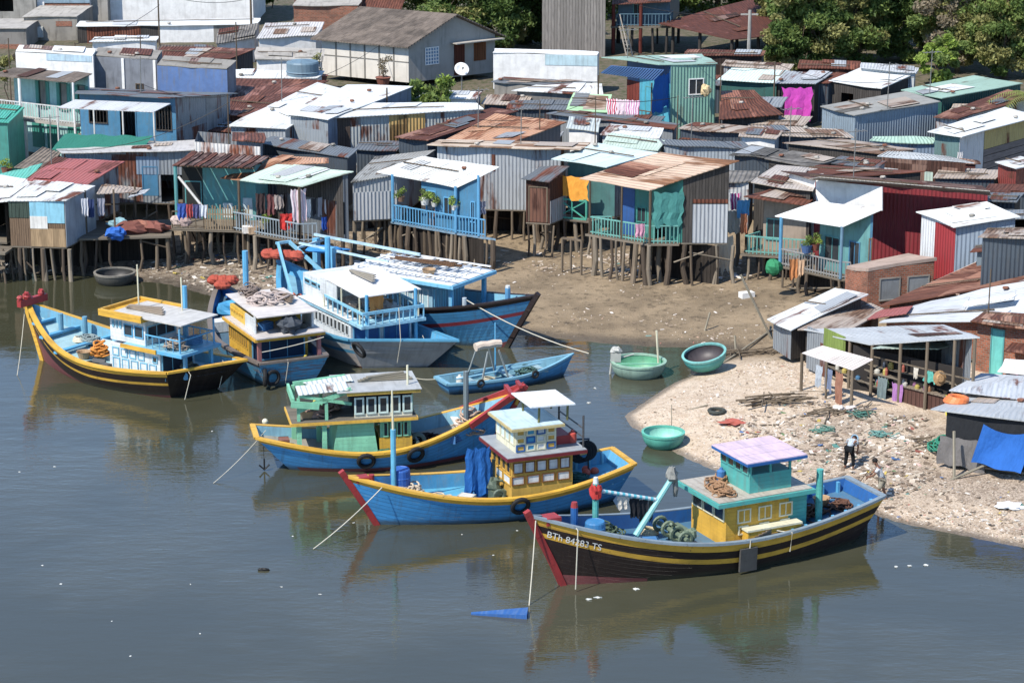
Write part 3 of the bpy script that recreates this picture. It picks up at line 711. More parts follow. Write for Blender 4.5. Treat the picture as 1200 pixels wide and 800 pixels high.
# ---- G: black boat with yellow stripes, nearest
def boat_g():
    B = Boat('fishing_boat', 'black hulled boat with yellow stripes and white registration letters, nearest to the viewer', (620, 692), (1013, 622), 4.0, 2.75, 1.75, 1.25, 1.35, .9, .62,
             [(.34, YEL), (.64, HBK), (.84, YEL), (1.4, HBK)], group=GB, capm=paint('8a9aa4', .5, '5a5a58', along=True), deckm=paint('4a7a9a', .6, '7a7268'), innm=DBL, stem=(REDP, .18), transm=HBK, capw=.13)
    n = B.ns
    B.part('bow_boot', ANTI, lambda m: [m.face([Vector((p.x, (p.y+.012)*sd, p.z)) for p in ((B.pt(a, -.3), B.pt(b, -.3), B.pt(b, .42-.3*(1-b)*4), B.pt(a, .42-.3*(1-a)*4)) if sd > 0 else (B.pt(a, -.3), B.pt(a, .42-.3*(1-a)*4), B.pt(b, .42-.3*(1-b)*4), B.pt(b, -.3)))]) for sd in (1, -1) for a, b in [(.76+.02*i, .78+.02*i) for i in range(12)]])
    lettering(B, 'BTh 84283 TS', B.X(653, n*.9, 2), B.X(712, n*1.3, 1.9), .6, .24, flat('e8e8e4', .6, var=.1))
    xb = B.L-1.5
    B.part('bow_block', REDP, lambda m: m.box(B.L-1.1, B.L-.55, -.28, .28, B.h(B.L-.8)-.1, B.h(B.L-.8)+.16))
    x = B.X(673, -n*.2, 2.6); post(B, x, -n*.2, B.Z(594, x, -n*.2), .13, DBL); B.part('post_cap', REDP, lambda m: m.tube([(x, -n*.2, B.Z(594, x, -n*.2)), (x, -n*.2, B.Z(588, x, -n*.2))], .13, 10, 0, .1))
    xm = B.X(698, -n*.2, 3); zt = B.Z(566, xm, -n*.2); post(B, xm, -n*.2, zt, .11, TUR, 'bow_mast')
    B.part('mast_cap', WHT, lambda m: m.tube([(xm, -n*.2, zt), (xm, -n*.2, zt+.22)], .1, 10, 0, .08))
    B.part('mast_cloth', cloth('b8302c'), lambda m: m.blob((xm, -n*.2, zt-.3), .2, .2, .32, 3))
    barrel(B, B.X(695, n*.1, 2.2), n*.25, paint('2f7fb8', .2, '8aa0b0'), .36, .75)
    # boom with bundle
    xa = B.X(745, -n*.1, 1.4); a = Vector((xa, -n*.1, B.dz(xa)+.2)); xt = B.X(788, -n*.5, 4); b = Vector((xt, -n*.5, B.Z(560, xt, -n*.5)))
    B.part('boom', paint('7cc4c4', .3, '8a9a98'), lambda m: m.tube([a, b], .12, 8, 0, .1))
    B.part('boom_head', cloth('8a8a84'), lambda m: [m.blob(b+Vector((0, 0, .1)), .22, .2, .3, 5), m.blob(b+Vector((-.15, 0, -.35)), .1, .1, .35, 6)])
    q = a.lerp(b, .62); st = Vector((xm, -n*.2, zt-.25)); en = q
    def stripes(m):
        k = 22
        for i in range(k): m.tube([st.lerp(en, i/k), st.lerp(en, (i+1)/k)], .07, 8, i % 2, None, False)
    B.part('striped_pole', [WHT, paint('58c0d0', .2)], stripes)
    for k, (t, hx, ln, w_) in enumerate(((.62, '22242a', .75, .22), (.76, '2a2a30', .9, .2), (.88, '4a4644', .8, .1), (.45, 'cfc8bc', .5, .25))):
        p = st.lerp(en, t); m = MB(); hang(m, B.W(p.x, p.y, p.z-.04), B.e, w_*2, ln, k)
        tag(m.build('rag', cloth(hx)), ['black rag hanging on the striped pole nearer the boom', 'long black cloth hanging on the striped pole beside the boom', 'thin dark grey strip hanging on the striped pole', 'pale bundle of cloth on the striped pole'][k], 'cloth')
    # winch and engine
    def winch(m):
        x0 = B.X(812, n*.6, 1.2); z = B.dz(x0)+.25
        m.tube([(x0+.6, -1.0, z+.25), (x0+.6, 1.3, z+.25)], .09, 8)
        for y in (-.7, -.1, .5, 1.1): m.torus((x0+.6, y, z+.25), (0, 1, 0), .24, .07, 14, 6)
        m.box(x0+.1, x0+.5, -.3, .6, z-.2, z+.35); m.tube([(x0+.3, .1, z+.3), (x0+.9, .6, z+.7)], .06, 6); m.blob((x0+.25, .9, z+.3), .22, .2, .22, 4)
    B.part('winch', flat('6a7a62', .6), winch)
    hw = 1.2
    x1 = B.X(851, n*hw, 2.0); x0 = B.X(924, n*hw, 2.0); zd = B.dz((x0+x1)/2); zt = B.Z(593, x1, n*hw)
    xr = B.X(900, n*hw, 2.0)
    B.box('cabin', YEL_C, x0, x1, -hw, hw, zd-.1, zt); cz = zt
    B.row('x+', x1, -hw+.1, hw-.1, 3, zt-.62, zt-.1, CREAM, GLS, .06)
    for sd, fc in ((1, 'y+'), (-1, 'y-')):
        w = (x1-x0)
        for k in range(3):
            a = x1-.35-k*.86-.5; B.win(fc, sd*hw, a-.15, a+.4, zt-.72, zt-.2, CREAM, YEL_C, 1); B.win(fc, sd*hw, a-.05, a+.35, zt-1.15, zt-.82, CREAM, YEL_C, 0)
        B.box('cabin_step', YEL_C, x0-.3, x0+1.9, *sorted((sd*(hw+.01), sd*(hw+.42))), zd-.05, zd+.62)
        B.box('step_board', CREAM, x0-.32, x0+1.95, *sorted((sd*(hw+.005), sd*(hw+.46))), zd+.622, zd+.69)
    B.box('aft_cabin', TUR, x0-.8, x0-.003, -hw+.06, hw-.06, zd-.1, zt+.05)
    B.part('upper_deck', [TUR, paint('bfb6a6', .6, '8a7a68', plank=.16, streak=.5)], lambda m: [m.box(x0-.95, x1+.5, -hw-.3, hw+.3, zt+.053, zt+.2, 0), m.box(x0-.85, x1+.4, -hw-.2, hw+.2, zt+.203, zt+.24, 1)])
    B.part('net_pile', cloth('a07a58'), lambda m: [heap(m, (x1-.3, .1, zt+.25), .5, .8, .18, 4, 26, .03), heap(m, (x1-.9, -.7*n, zt+.25), .5, .4, .15, 5, 18, .03), heap(m, (x1-.2, .7*n, zt+.25), .4, .4, .15, 6, 16, .03)])
    u1 = B.X(879, n*1.0, 3.6); u0 = B.X(928, n*1.0, 3.6); uz0 = zt+.243; uz1 = B.Z(557, u1, n*1.0)
    B.box('wheelhouse', TUR, u0, u1, -1.0, 1.0, uz0, uz1)
    pz = B.Z(545, u1, n)-.02
    for x, y in ((u0+.05, -.95), (u0+.05, .95), (u1-.05, -.95), (u1-.05, .95), ((u0+u1)/2, .95), ((u0+u1)/2, -.95)): B.box('wheelhouse_post', TUR, x-.04, x+.04, y-.04, y+.04, uz1, uz1+.4)
    B.row('x+', u1, -.95, .95, 4, uz1-.02, uz1+.37, TUR, GLS, .05)
    B.part('wheelhouse_roof', [PNK, DBL], lambda m: [m.hexa([(u0-.5, -1.25, uz1+.4), (u1+.25, -1.25, uz1+.4), (u1+.25, 1.25, uz1+.4), (u0-.5, 1.25, uz1+.4), (u0-.5, -1.25, uz1+.5), (u1+.25, -1.25, uz1+.5), (u1+.25, 1.25, uz1+.5), (u0-.5, 1.25, uz1+.5)], 1)]
           + [m.box(u0-.5, u1+.25, -1.22+k*.82, -1.22+k*.82+.8, uz1+.503, uz1+.54, 0) for k in range(3)])
    xp = B.X(946, n*.6, 2.5); post(B, xp-.3, n*.95, B.Z(549, xp, n*.75), .13, TUR, 'aft_post'); xq = B.X(962, -n*.2, 2.2); post(B, xq, -n*.2, B.Z(556, xq, -n*.2), .04, BRN, 'thin_pole')
    ribs(B, .5, 4.2, 7, SKY_)
    B.part('fishing_net', NETB, lambda m: [heap(m, (2.6, 0, B.dz(2.6)+.05), 1.1, .9, .3, 9, 40, .035), heap(m, (1.2, .2, B.dz(1.2)+.05), .6, .7, .2, 10, 20, .03)])
    xf = B.X(877, n*1.9, 1); y = B.pt(xf/B.L, .75).y
    B.part('fender_board', paint('5a5856', .5, '3a3836'), lambda m: m.hexa([(xf-.36, n*(y-.05), .1), (xf+.32, n*(y-.05), .1), (xf+.32, n*(y+.06), .1), (xf-.36, n*(y+.06), .1), (xf-.3, n*(y+.10), 1.0), (xf+.38, n*(y+.10), 1.0), (xf+.38, n*(y+.2), 1.0), (xf-.3, n*(y+.2), 1.0)]))
    B.ropeline([(xf, n*(y+.16), 1.0), (xf, n*(B.b(xf)+.04), B.h(xf)+.05)], .025)
    tip = Vector((B.L-.2, n*.1, B.h(B.L-.2)-.1))
    for e in ((620, 709), (655, 668)): B.ropeline(sag(tip, B.local(PZ(*e)), .15), .02)
    xl = B.X(683, n*1.2, 2); B.ropeline([(xl, n*(B.b(xl)-.05), B.h(xl)+.05), (xl, n*(B.b(xl)+.07), B.h(xl)), (xl+.05, n*(B.b(xl)+.02), .1)], .022)
    xl = B.X(923, n*1.7, 1); B.ropeline([(xl+.5, n*(B.b(xl)-.4), B.h(xl)+.03), (xl, n*(B.b(xl)+.07), B.h(xl)), (xl, n*(B.b(xl)-.05), .55)], .022)
    B.part('rudder', HBK, lambda m: m.box(-.1, .75, -.05, .05, -.4, .85))
    clutter(B, 'on the black boat with registration letters', [('crate', B.L-4.4, .6*n, None, '3f7ab0', 'blue fish crate'), ('net', B.L-3.2, -.5*n, None, '5a6a52', 'green net heap'), ('coil', B.L-5.2, -.9*n, None, 'c8b890', 'pale rope coil'), ('boards', 4.6, 1.45*n, B.h(4.6)-.1, '8a7a68', 'loose boards'), ('basket', 1.6, -.5*n, None, 'b8946a', 'cane basket'), ('crate', 3.6, .5*n, None, 'b05a48', 'red fish crate'), ('float', 3.2, -.7*n, None, 'e08a4a', 'orange floats'), ('can', x1-.9, -.7*n, cz+.25, '3a74b0', 'blue can')])
def hang(m, p, d, w, ln, seed=0, taper=.8):          # a hanging piece of cloth with folds
    rr = random.Random(seed); d = Vector((d.x, d.y, 0)).normalized(); nn = Vector((-d.y, d.x, 0)); K, J = 8, 5
    bot = [rr.uniform(-.12, .12)*ln for _ in range(K+1)]; sd = [rr.uniform(-.07, .07)*w for _ in range(J+1)]; sg = [0]+[.06*ln*math.sin(k*1.9+seed)**2 for k in range(1, K)]+[0]
    g = [[p+d*(w*(k/K-.5)*(1-(1-taper)*j/J)+sd[j]*(j > 0))+nn*(min(.05, .02+.05*w)*math.sin(k*1.7+seed+j*.3)*(j/J+.25))-Vector((0, 0, ln*j/J+bot[k]*(j/J)**2+sg[k]*(1-j/J))) for k in range(K+1)] for j in range(J+1)]
    for j in range(J):
        for k in range(K):
            m.face([g[j][k], g[j+1][k], g[j+1][k+1], g[j][k+1]], 0, [(k/K*w, -j/J*ln), (k/K*w, -(j+1)/J*ln), ((k+1)/K*w, -(j+1)/J*ln), ((k+1)/K*w, -j/J*ln)])
YEL_C = paint('e6b01c', .45, '8a6a34', streak=.4, plank=.15)
# ---- F: blue boat with painted yellow cabin
def boat_f():
    B = Boat('fishing_boat', 'blue boat with yellow rim, red stem and tiered yellow cabin with white painted panels', (405, 619), (731, 577), 3.7, 2.05, 1.5, .98, 1.25, .75, .6,
             [(.24, YEL), (.4, BLU2), (1, BLU2)], group=GB, capm=YEL, deckm=paint('58b4d8', .4, '8a9a98'), innm=SKY_, stem=(REDP, .22), bulw=.5)
    n = B.ns; hw = 1.25
    x1 = B.X(600, n*hw, 2); x0 = B.X(671, n*hw, 2); zd = B.dz((x0+x1)/2); zt = B.Z(539, x1, n*hw); zt = max(zt, zd+1.0)
    YC = paint('d8a83a', .3, '8a6a2a')
    B.box('cabin', YC, x0, x1, -hw, hw, zd-.1, zt)
    for sd, fc in ((1, 'y+'), (-1, 'y-')):
        k = 0; a = x0+.12
        while a+.42 < x1:
            B.win(fc, sd*hw, a, a+.4, zt-.55, zt-.12, paint('8a5a2a', .3), WHT, 0, .035, 'cabin_panel'); a += .47
        for k in range(4): B.win(fc, sd*hw, x0+.12+k*(x1-x0)/4, x0+.02+(k+1)*(x1-x0)/4, zt-1.0, zt-.66, paint('8a5a2a', .3), WHT, 0, .035, 'cabin_panel')
        B.box('side_band', MAR, x0-.02, x1+.02, *sorted((sd*hw, sd*(hw+.05))), zd-.08, zd+.16)
    B.row('x+', x1, -hw+.1, hw-.1, 5, zt-.6, zt-.12, YC, GLS, .08); B.row('x+', x1, -hw+.1, hw-.1, 3, zt-1.05, zt-.68, YC, WHT, .08)
    B.part('upper_deck', [MAR, GRYW], lambda m: [m.box(x0-.5, x1+.28, -hw-.25, hw+.25, zt+.003, zt+.13, 0), m.box(x0-.48, x1+.26, -hw-.23, hw+.23, zt+.133, zt+.16, 1)])
    u1 = B.X(600, n*.9, 3.6)-.1; u0 = B.X(652, n*1.0, 3.4); uz0 = zt+.163; uz1 = B.Z(504, u1, n*1.0)
    B.box('wheelhouse', CREAM, u0, u1, -1.0, 1.0, uz0, uz1)
    B.row('x+', u1, -.92, .92, 4, uz0+.28, uz1-.08, CREAM, paint('d4ecec', .2), .06)
    pan = [paint('d8a83a', .2), paint('3fa4d0', .2), WHT, MAR]
    for sd, fc in ((1, 'y+'), (-1, 'y-')):
        w = (u1-u0)/4; hh = (uz1-uz0)/3
        for k in range(4):
            for j in range(3):
                B.win(fc, sd, u0+.04+k*w, u0+k*w+w-.02, uz0+.04+j*hh, uz0+j*hh+hh, CREAM if (k+j) % 3 else DBL, pan[(k*2+j*3) % 3], 0, .05, 'painted_panel')
    B.part('wheelhouse_roof', [paint('c8b47a', .3), paint('c4dce4', .3)], lambda m: [m.box(u0-.25, u1+.25, -1.25, 1.25, uz1+.003, uz1+.1, 0), m.box(u0-.2, u1+.2, -1.2, 1.2, uz1+.103, uz1+.13, 1)])
    # canopy on four legs over the roof and aft of it
    c1 = B.X(614, n*.3, 5); c0 = c1-1.7; cz = uz1+.72
    for x in (c0+.15, c1-.4):
        for y in (-.8, .8): B.part('canopy_post', wood('8a8a5a', .1), lambda m: m.tube([(x, y, uz1+.1), (x, y*1.05, cz)], .045, 6))
    B.part('canopy', paint('eef2f4', .15), lambda m: m.hexa([(c0-.1, -1.0, cz), (c1, -1.0, cz+.06), (c1, 1.0, cz+.06), (c0-.1, 1.0, cz), (c0-.1, -1.0, cz+.05), (c1, -1.0, cz+.11), (c1, 1.0, cz+.11), (c0-.1, 1.0, cz+.05)]))
    B.part('rail', flat('4a4a4c', .5), lambda m: [m.tube([(x0-.45, -1.2, zt+.9), (x0-.45, 1.2, zt+.9)], .03, 6), m.tube([(x0-.45, -1.2, zt+.55), (x0-.45, 1.2, zt+.55)], .03, 6)]+[m.tube([(x0-.45, y, zt+.1), (x0-.45, y, zt+1.4)], .04, 6) for y in (-1.2, 1.2)])
    B.box('roof_locker', REDP, u0-.75, u0-.1, -.6, .6, zt+.165, zt+.5)
    # bow
    xm = B.X(460, -n*.1, 2.5); zt_ = B.Z(503, xm, 0); post(B, xm, 0, zt_, .1, paint('5fb8dc', .3), 'bow_mast'); B.part('mast_pole', CREAM, lambda m: m.tube([(xm, 0, zt_), (xm+.02, 0, zt_+1.5)], .05, 8, 0, .03))
    post(B, xm+.75, -n*.35, B.h(xm)+.35, .11, REDP, 'bitt')
    barrel(B, B.X(470, -n*.2, 1.9), -n*.3, paint('1f5fb8', .15, '6a8ab0'), .38, 1.05, 'deep blue plastic drum standing in the bow of the boat with the tiered yellow cabin')
    B.part('net_pile', cloth('c8b8a0'), lambda m: [heap(m, (B.L-2.3, 0, B.dz(B.L-2.3)+.2), .9, .6, .35, 12, 26, .035), heap(m, (B.L-3.6, n*.5, B.dz(B.L-3.4)+.1), .6, .4, .25, 13, 16, .03)])
    B.part('bow_block', REDP, lambda m: m.box(B.L-.9, B.L-.4, -.22, .22, B.h(B.L-.7)-.05, B.h(B.L-.7)+.14))
    # tarp over a line before the cabin, engine
    xt = B.X(562, n*.3, 1.6); m = MB(); hang(m, B.W(xt, n*.2, B.dz(xt)+2.1), B.e, .9, 1.9, 3, 1.25); hang(m, B.W(xt-.15, n*.05, B.dz(xt)+1.9), B.e, .8, 1.8, 5, 1.35)
    tag(m.build('tarpaulin', cloth('1f6ab8')), 'crumpled blue tarpaulin hung before the tiered yellow cabin', 'tarpaulin')
    def eng(m):
        x = B.X(584, n*.5, 1.2); z = B.dz(x)
        m.box(x-.3, x+.3, -.3, .7, z, z+.45); m.torus((x+.1, n*.85, z+.35), (0, 1, 0), .2, .07, 14, 6); m.torus((x-.1, n*.45, z+.55), (0, 1, 0), .24, .05, 14, 6); m.tube([(x, 0, z+.4), (x, 0, z+1.5)], .07, 7); m.blob((x+.1, n*.3, z+.6), .25, .25, .3, 2)
    B.part('engine', flat('5a6858', .6), eng)
    ribs(B, .5, 3.0, 6, paint('7cc8e6', .3)); xr_ = B.X(691, -n*.4, 2.2)
    B.part('gallows', flat('3a4450', .6), lambda m: [m.tube([(xr_, -.5, B.dz(xr_)), (xr_, -.5, B.h(xr_)+.9), (xr_+1.3, -.5, B.h(xr_)+1.0)], .05, 6)])
    xo = B.X(691, -n*.2, 2); B.part('rope_coil', flat('22262c', .9), lambda m: [m.torus((xo+.1*k, -.5, B.h(xo)+.45-.02*k), (.3, 1, 0), .36, .06, 16, 6) for k in range(4)])
    B.tyre(B.X(604, n*1.75, .9), .3, .31)
    t = Vector((B.L-1.2, n*B.b(B.L-1.2), B.h(B.L-1.2))); B.ropeline(sag(t, B.local(PZ(367, 643)), .1), .02)
    clutter(B, 'on the boat with the tiered yellow cabin', [('crate', B.L-4.6, .5*n, None, 'd8d4c8', 'white fish crate'), ('coil', B.L-5.4, -.8*n, None, '4a8ab8', 'blue rope coil'), ('net', 2.0, .2*n, None, '3f6a64', 'dark teal net'), ('crate', 2.9, -.6*n, None, '4a7ab0', 'blue fish crate'), ('float', 1.3, -.4*n, None, 'd8583a', 'red floats'), ('boards', B.L-5.0, 1.1*n, None, '9a8a70', 'loose boards'), ('can', x0-.3, .5*n, zt+.17, 'c84a3a', 'red can'), ('basket', u0-.4, -.9*n, zt+.17, 'a88a60', 'cane basket')])
# ---- E: blue boat with green open cabin, bow away
def boat_e():
    B = Boat('fishing_boat', 'blue boat with yellow rim, pale green two storey cabin and red prow arms', (611, 528), (298, 547), 3.7, 2.5, 1.5, .85, 1.5, 1.35, .5,
             [(.22, YEL), (.4, BLU), (1, BLU)], group=GB, capm=YEL, deckm=paint('a8a294', .5, '6a6258'), innm=paint('8cc4dc', .4), stem=(REDP, .3), bulw=.42)
    n = B.ns; 
    for sd in (1, -1): B.part('boot_topping', ANTI, lambda m: [m.face([Vector((p.x, (p.y+.012)*sd, p.z)) for p in ((B.pt(a, -.3), B.pt(b, -.3), B.pt(b, .16), B.pt(a, .16)) if sd > 0 else (B.pt(a, -.3), B.pt(a, .16), B.pt(b, .16), B.pt(b, -.3)))]) for a, b in [(.05+.05*i, .1+.05*i) for i in range(18)]])
    hw = 1.0; xa = B.X(347, n*hw, 2.5); xf = B.X(486, n*hw, 2.5); zd = B.dz((xa+xf)/2)
    z1 = zd+1.5; z2 = z1+1.15
    gp = paint('86d4ac', .45, '5a7a68', plank=.16)
    for x in (xa+.1, xa+1.1):
        for y in (-hw, hw): yy = math.copysign(min(hw, B.b(x)-.42), y); B.box('cabin_post', gp, x-.09, x+.09, yy-.09, yy+.09, B.dz(x)-.02, z1)
    B.part('upper_deck', [paint('e2b02e', .4, '7a6030'), DKW], lambda m: [m.box(xa-.25, xf+.1, -hw-.22, hw+.22, z1+.003, z1+.12, 0), m.box(xa-.2, xf+.05, -hw-.18, hw+.18, z1+.123, z1+.14, 1)])
    xm = xa+1.55; xn = xm+1.55
    B.part('casing', gp, lambda m: m.hexa([(xm-.15, -hw, zd-.05), (xn+.15, -hw, zd-.05), (xn+.15, hw+.1*0, zd-.05), (xm-.15, hw, zd-.05), (xm+.1, -hw+.1, z1-.003), (xn-.05, -hw+.1, z1-.003), (xn-.05, hw-.1, z1-.003), (xm+.1, hw-.1, z1-.003)]))
    B.box('cabin', YEL_C, xn+.2, xf-.1, -hw+.12, hw-.12, zd-.05, z1-.75)
    for x in (xn+.3, (xn+xf)/2, xf-.2):
        for y in (-hw+.2, hw-.2): B.box('cabin_post', gp, x-.06, x+.06, y-.06, y+.06, z1-.75, z1-.003)
    for sd, fc in ((1, 'y+'), (-1, 'y-')):
        B.row(fc, sd*(hw-.12), xn+.35, xf-.25, 4, z1-.72, z1-.1, gp, GLS, .06)
        u0, u1 = xa+2.3, xf-.1; B.row(fc, sd*hw, u0, u1, 5, z1+.3, z2-.15, paint('cfe4dc', .3), GLS, .09, .07)
        B.box('sill_panel', paint('e4dcc0', .3), u0, u1, *sorted((sd*(hw-.06), sd*hw)), z1+.15, z1+.32)
    B.row('x+', xf-.1, -hw+.05, hw-.05, 3, z1+.3, z2-.15, gp, GLS, .08)
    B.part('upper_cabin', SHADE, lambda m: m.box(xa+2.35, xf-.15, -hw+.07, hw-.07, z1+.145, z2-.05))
    B.part('cabin_roof', [paint('e0b43a', .4, '7a6a40'), paint('b4b6b4', .4, '7a766c')], lambda m: [m.box(xa+2.0, xf+.2, -hw-.25, hw+.25, z2, z2+.13, 0), m.hexa([(xa+1.6, -hw-.3, z2+.133), (xf+.25, -hw-.3, z2+.133), (xf+.25, hw+.3, z2+.133), (xa+1.6, hw+.3, z2+.133), (xa+1.6, -hw-.3, z2+.16), (xf+.25, -hw-.3, z2+.16), (xf+.25, hw+.3, z2+.16), (xa+1.6, hw+.3, z2+.16)], 1)])
    z3 = z2-.02
    for x in (xa+.1, xa+1.2):
        for y in (-hw+.05, hw-.05): B.part('cabin_post', gp, lambda m, x=x, y=y: m.box(x-.06, x+.06, y-.06, y+.06, z1+.12, z3-.05))
    B.part('lattice_rail', gp, lambda m: [m.beam((xa-.1, -n*hw, z1+1.0), (xa-.1, n*hw, z1+.95), .1, .3), m.beam((xa+.1, n*hw, z1+.6), (xa+2.2, n*hw, z1+1.35), .08, .2), m.beam((xa+.1, n*hw, z1+1.2), (xa+2.2, n*hw, z1+.75), .08, .12), m.beam((xa+.1, -n*hw, z1+1.1), (xa+2.2, -n*hw, z1+1.3), .08, .2), m.beam((xa-.2, n*(hw+.1), z1+.9), (xa+.9, n*(hw+.1), z1+.75), .08, .26)])
    B.part('stern_roof', corr('dfe6e2', .1, k=.85), lambda m: [m.hexa([(xa+.1, -hw-.1, z3+.1), (xa+2.1, -hw-.1, z3+.22), (xa+2.1, .0, z3+.24), (xa+.1, .1, z3+.12), (xa+.1, -hw-.1, z3+.13), (xa+2.1, -hw-.1, z3+.25), (xa+2.1, .0, z3+.27), (xa+.1, .1, z3+.15)]), m.hexa([(xa+.7, .05, z3+.16), (xa+2.4, .0, z3+.26), (xa+2.4, hw+.1, z3+.2), (xa+.5, hw, z3), (xa+.7, .05, z3+.19), (xa+2.4, .0, z3+.29), (xa+2.4, hw+.1, z3+.23), (xa+.5, hw, z3+.03)])])
    B.part('clutter', cloth('a08478'), lambda m: [m.blob((xa+.7, -.3, z1+.35), .5, .4, .25, 3), m.blob((xa+1.6, .4, z1+.3), .4, .4, .2, 4), heap(m, (xa+1.2, 0, z1+.2), .7, .6, .2, 3, 10, .04)])
    # fore deck: mast, net pile, red prow arms
    xp = B.X(546, 0, 3); zp = B.Z(435, xp, 0); post(B, xp, 0, zp, .11, wood('8a9aa0', .1), 'mast'); xl = B.X(622, 0, 2)
    xl2 = B.X(479, n*.8, 2); post(B, xl2, n*.6, zd+3.6, .045, CREAM, 'thin_pole')
    B.part('net_pile', cloth('c8a890'), lambda m: [heap(m, (xp+.2, .3, B.dz(xp)+.15), .6, .6, .55, 21, 26, .04)])
    B.part('dark_net', NET, lambda m: [heap(m, (xf+.9, 0, B.dz(xf)+.06), 1.0, .8, .2, 22, 44, .04)])
    B.part('winch', flat('5a6a60', .5), lambda m: [m.torus((xf+.15, n*.5, zd+.4), (0, 1, 0), .3, .08, 16, 6), m.tube([(xf+.15, -.8, zd+.4), (xf+.15, .8, zd+.4)], .08, 8), m.torus((xf+.15, -.6, zd+.4), (0, 1, 0), .3, .08, 16, 6)])
    def prow(m):
        t = Vector((B.L, 0, B.zb))
        for sd in (1, -1): m.beam((B.L-2.3, sd*(B.b(B.L-2.3)-.1), B.h(B.L-2.3)+.06), t+Vector((.15, sd*.1, .25)), .16, .24)
        m.beam((B.L-.5, -.75, B.zb+.05), (B.L-.5, .75, B.zb+.05), .16, .16); m.beam((B.L-.1, -.4, B.zb+.32), (B.L-.1, .4, B.zb+.32), .14, .12)
    B.part('prow_arms', REDP, prow); B.part('stem_facing', YEL, lambda m: m.beam((B.L-.25, 0, B.zb-.5), (B.L-.02, 0, B.zb+.12), .3, .12))
    B.part('cross_board', paint('e0dcd0', .3), lambda m: m.beam((B.L-2.6, -1.0, B.h(B.L-2.6)-.1), (B.L-2.6, 1.0, B.h(B.L-2.6)-.1), .3, .06))
    B.part('deck_goods', [paint('3f7fc0', .3), cloth('2a6a54')], lambda m: [m.blob((xm+1.9, n*1.3, zd+.2), .35, .25, .2, 6, 1), m.box(xm+2.4, xm+3.4, n*1.2-.2, n*1.2+.2, zd, zd+.22, 0)])
    B.tyre(B.X(427, n*1.8, .6), .3, .3); B.tyre(B.X(499, n*1.8, .6), .35, .3)
    t = Vector((.5, 0, B.zs)); B.ropeline(sag(t, B.local(PZ(250, 566)), .1), .015); B.part('anchor', BLK, lambda m: [m.tube([(.35, n*.3, B.zs), (.35, n*.55, .35)], .012, 5), m.tube([(.35, n*.55, .5), (.35, n*.55, .05)], .035, 6), m.tube([(.15, n*.55, .25), (.35, n*.55, .05), (.55, n*.55, .25)], .035, 6)])
    clutter(B, 'on the boat with the pale green cabin', [('net', xf+2.2, .5*n, None, 'b89a80', 'tan net'), ('crate', xf+1.6, 1.0*n, None, '3f78b0', 'blue fish crate'), ('coil', xf+3.0, -.6*n, None, '5a5a54', 'dark rope coil'), ('basket', xa+.5, .5*n, z1+.15, 'b0906a', 'cane basket'), ('can', xa+1.0, -.5*n, z1+.15, 'd8c84a', 'yellow can'), ('crate', 1.2, .1*n, None, '8a5a48', 'brown crate'), ('boards', xf-1.0, -.2*n, z2+.17, '8a8270', 'loose boards')])
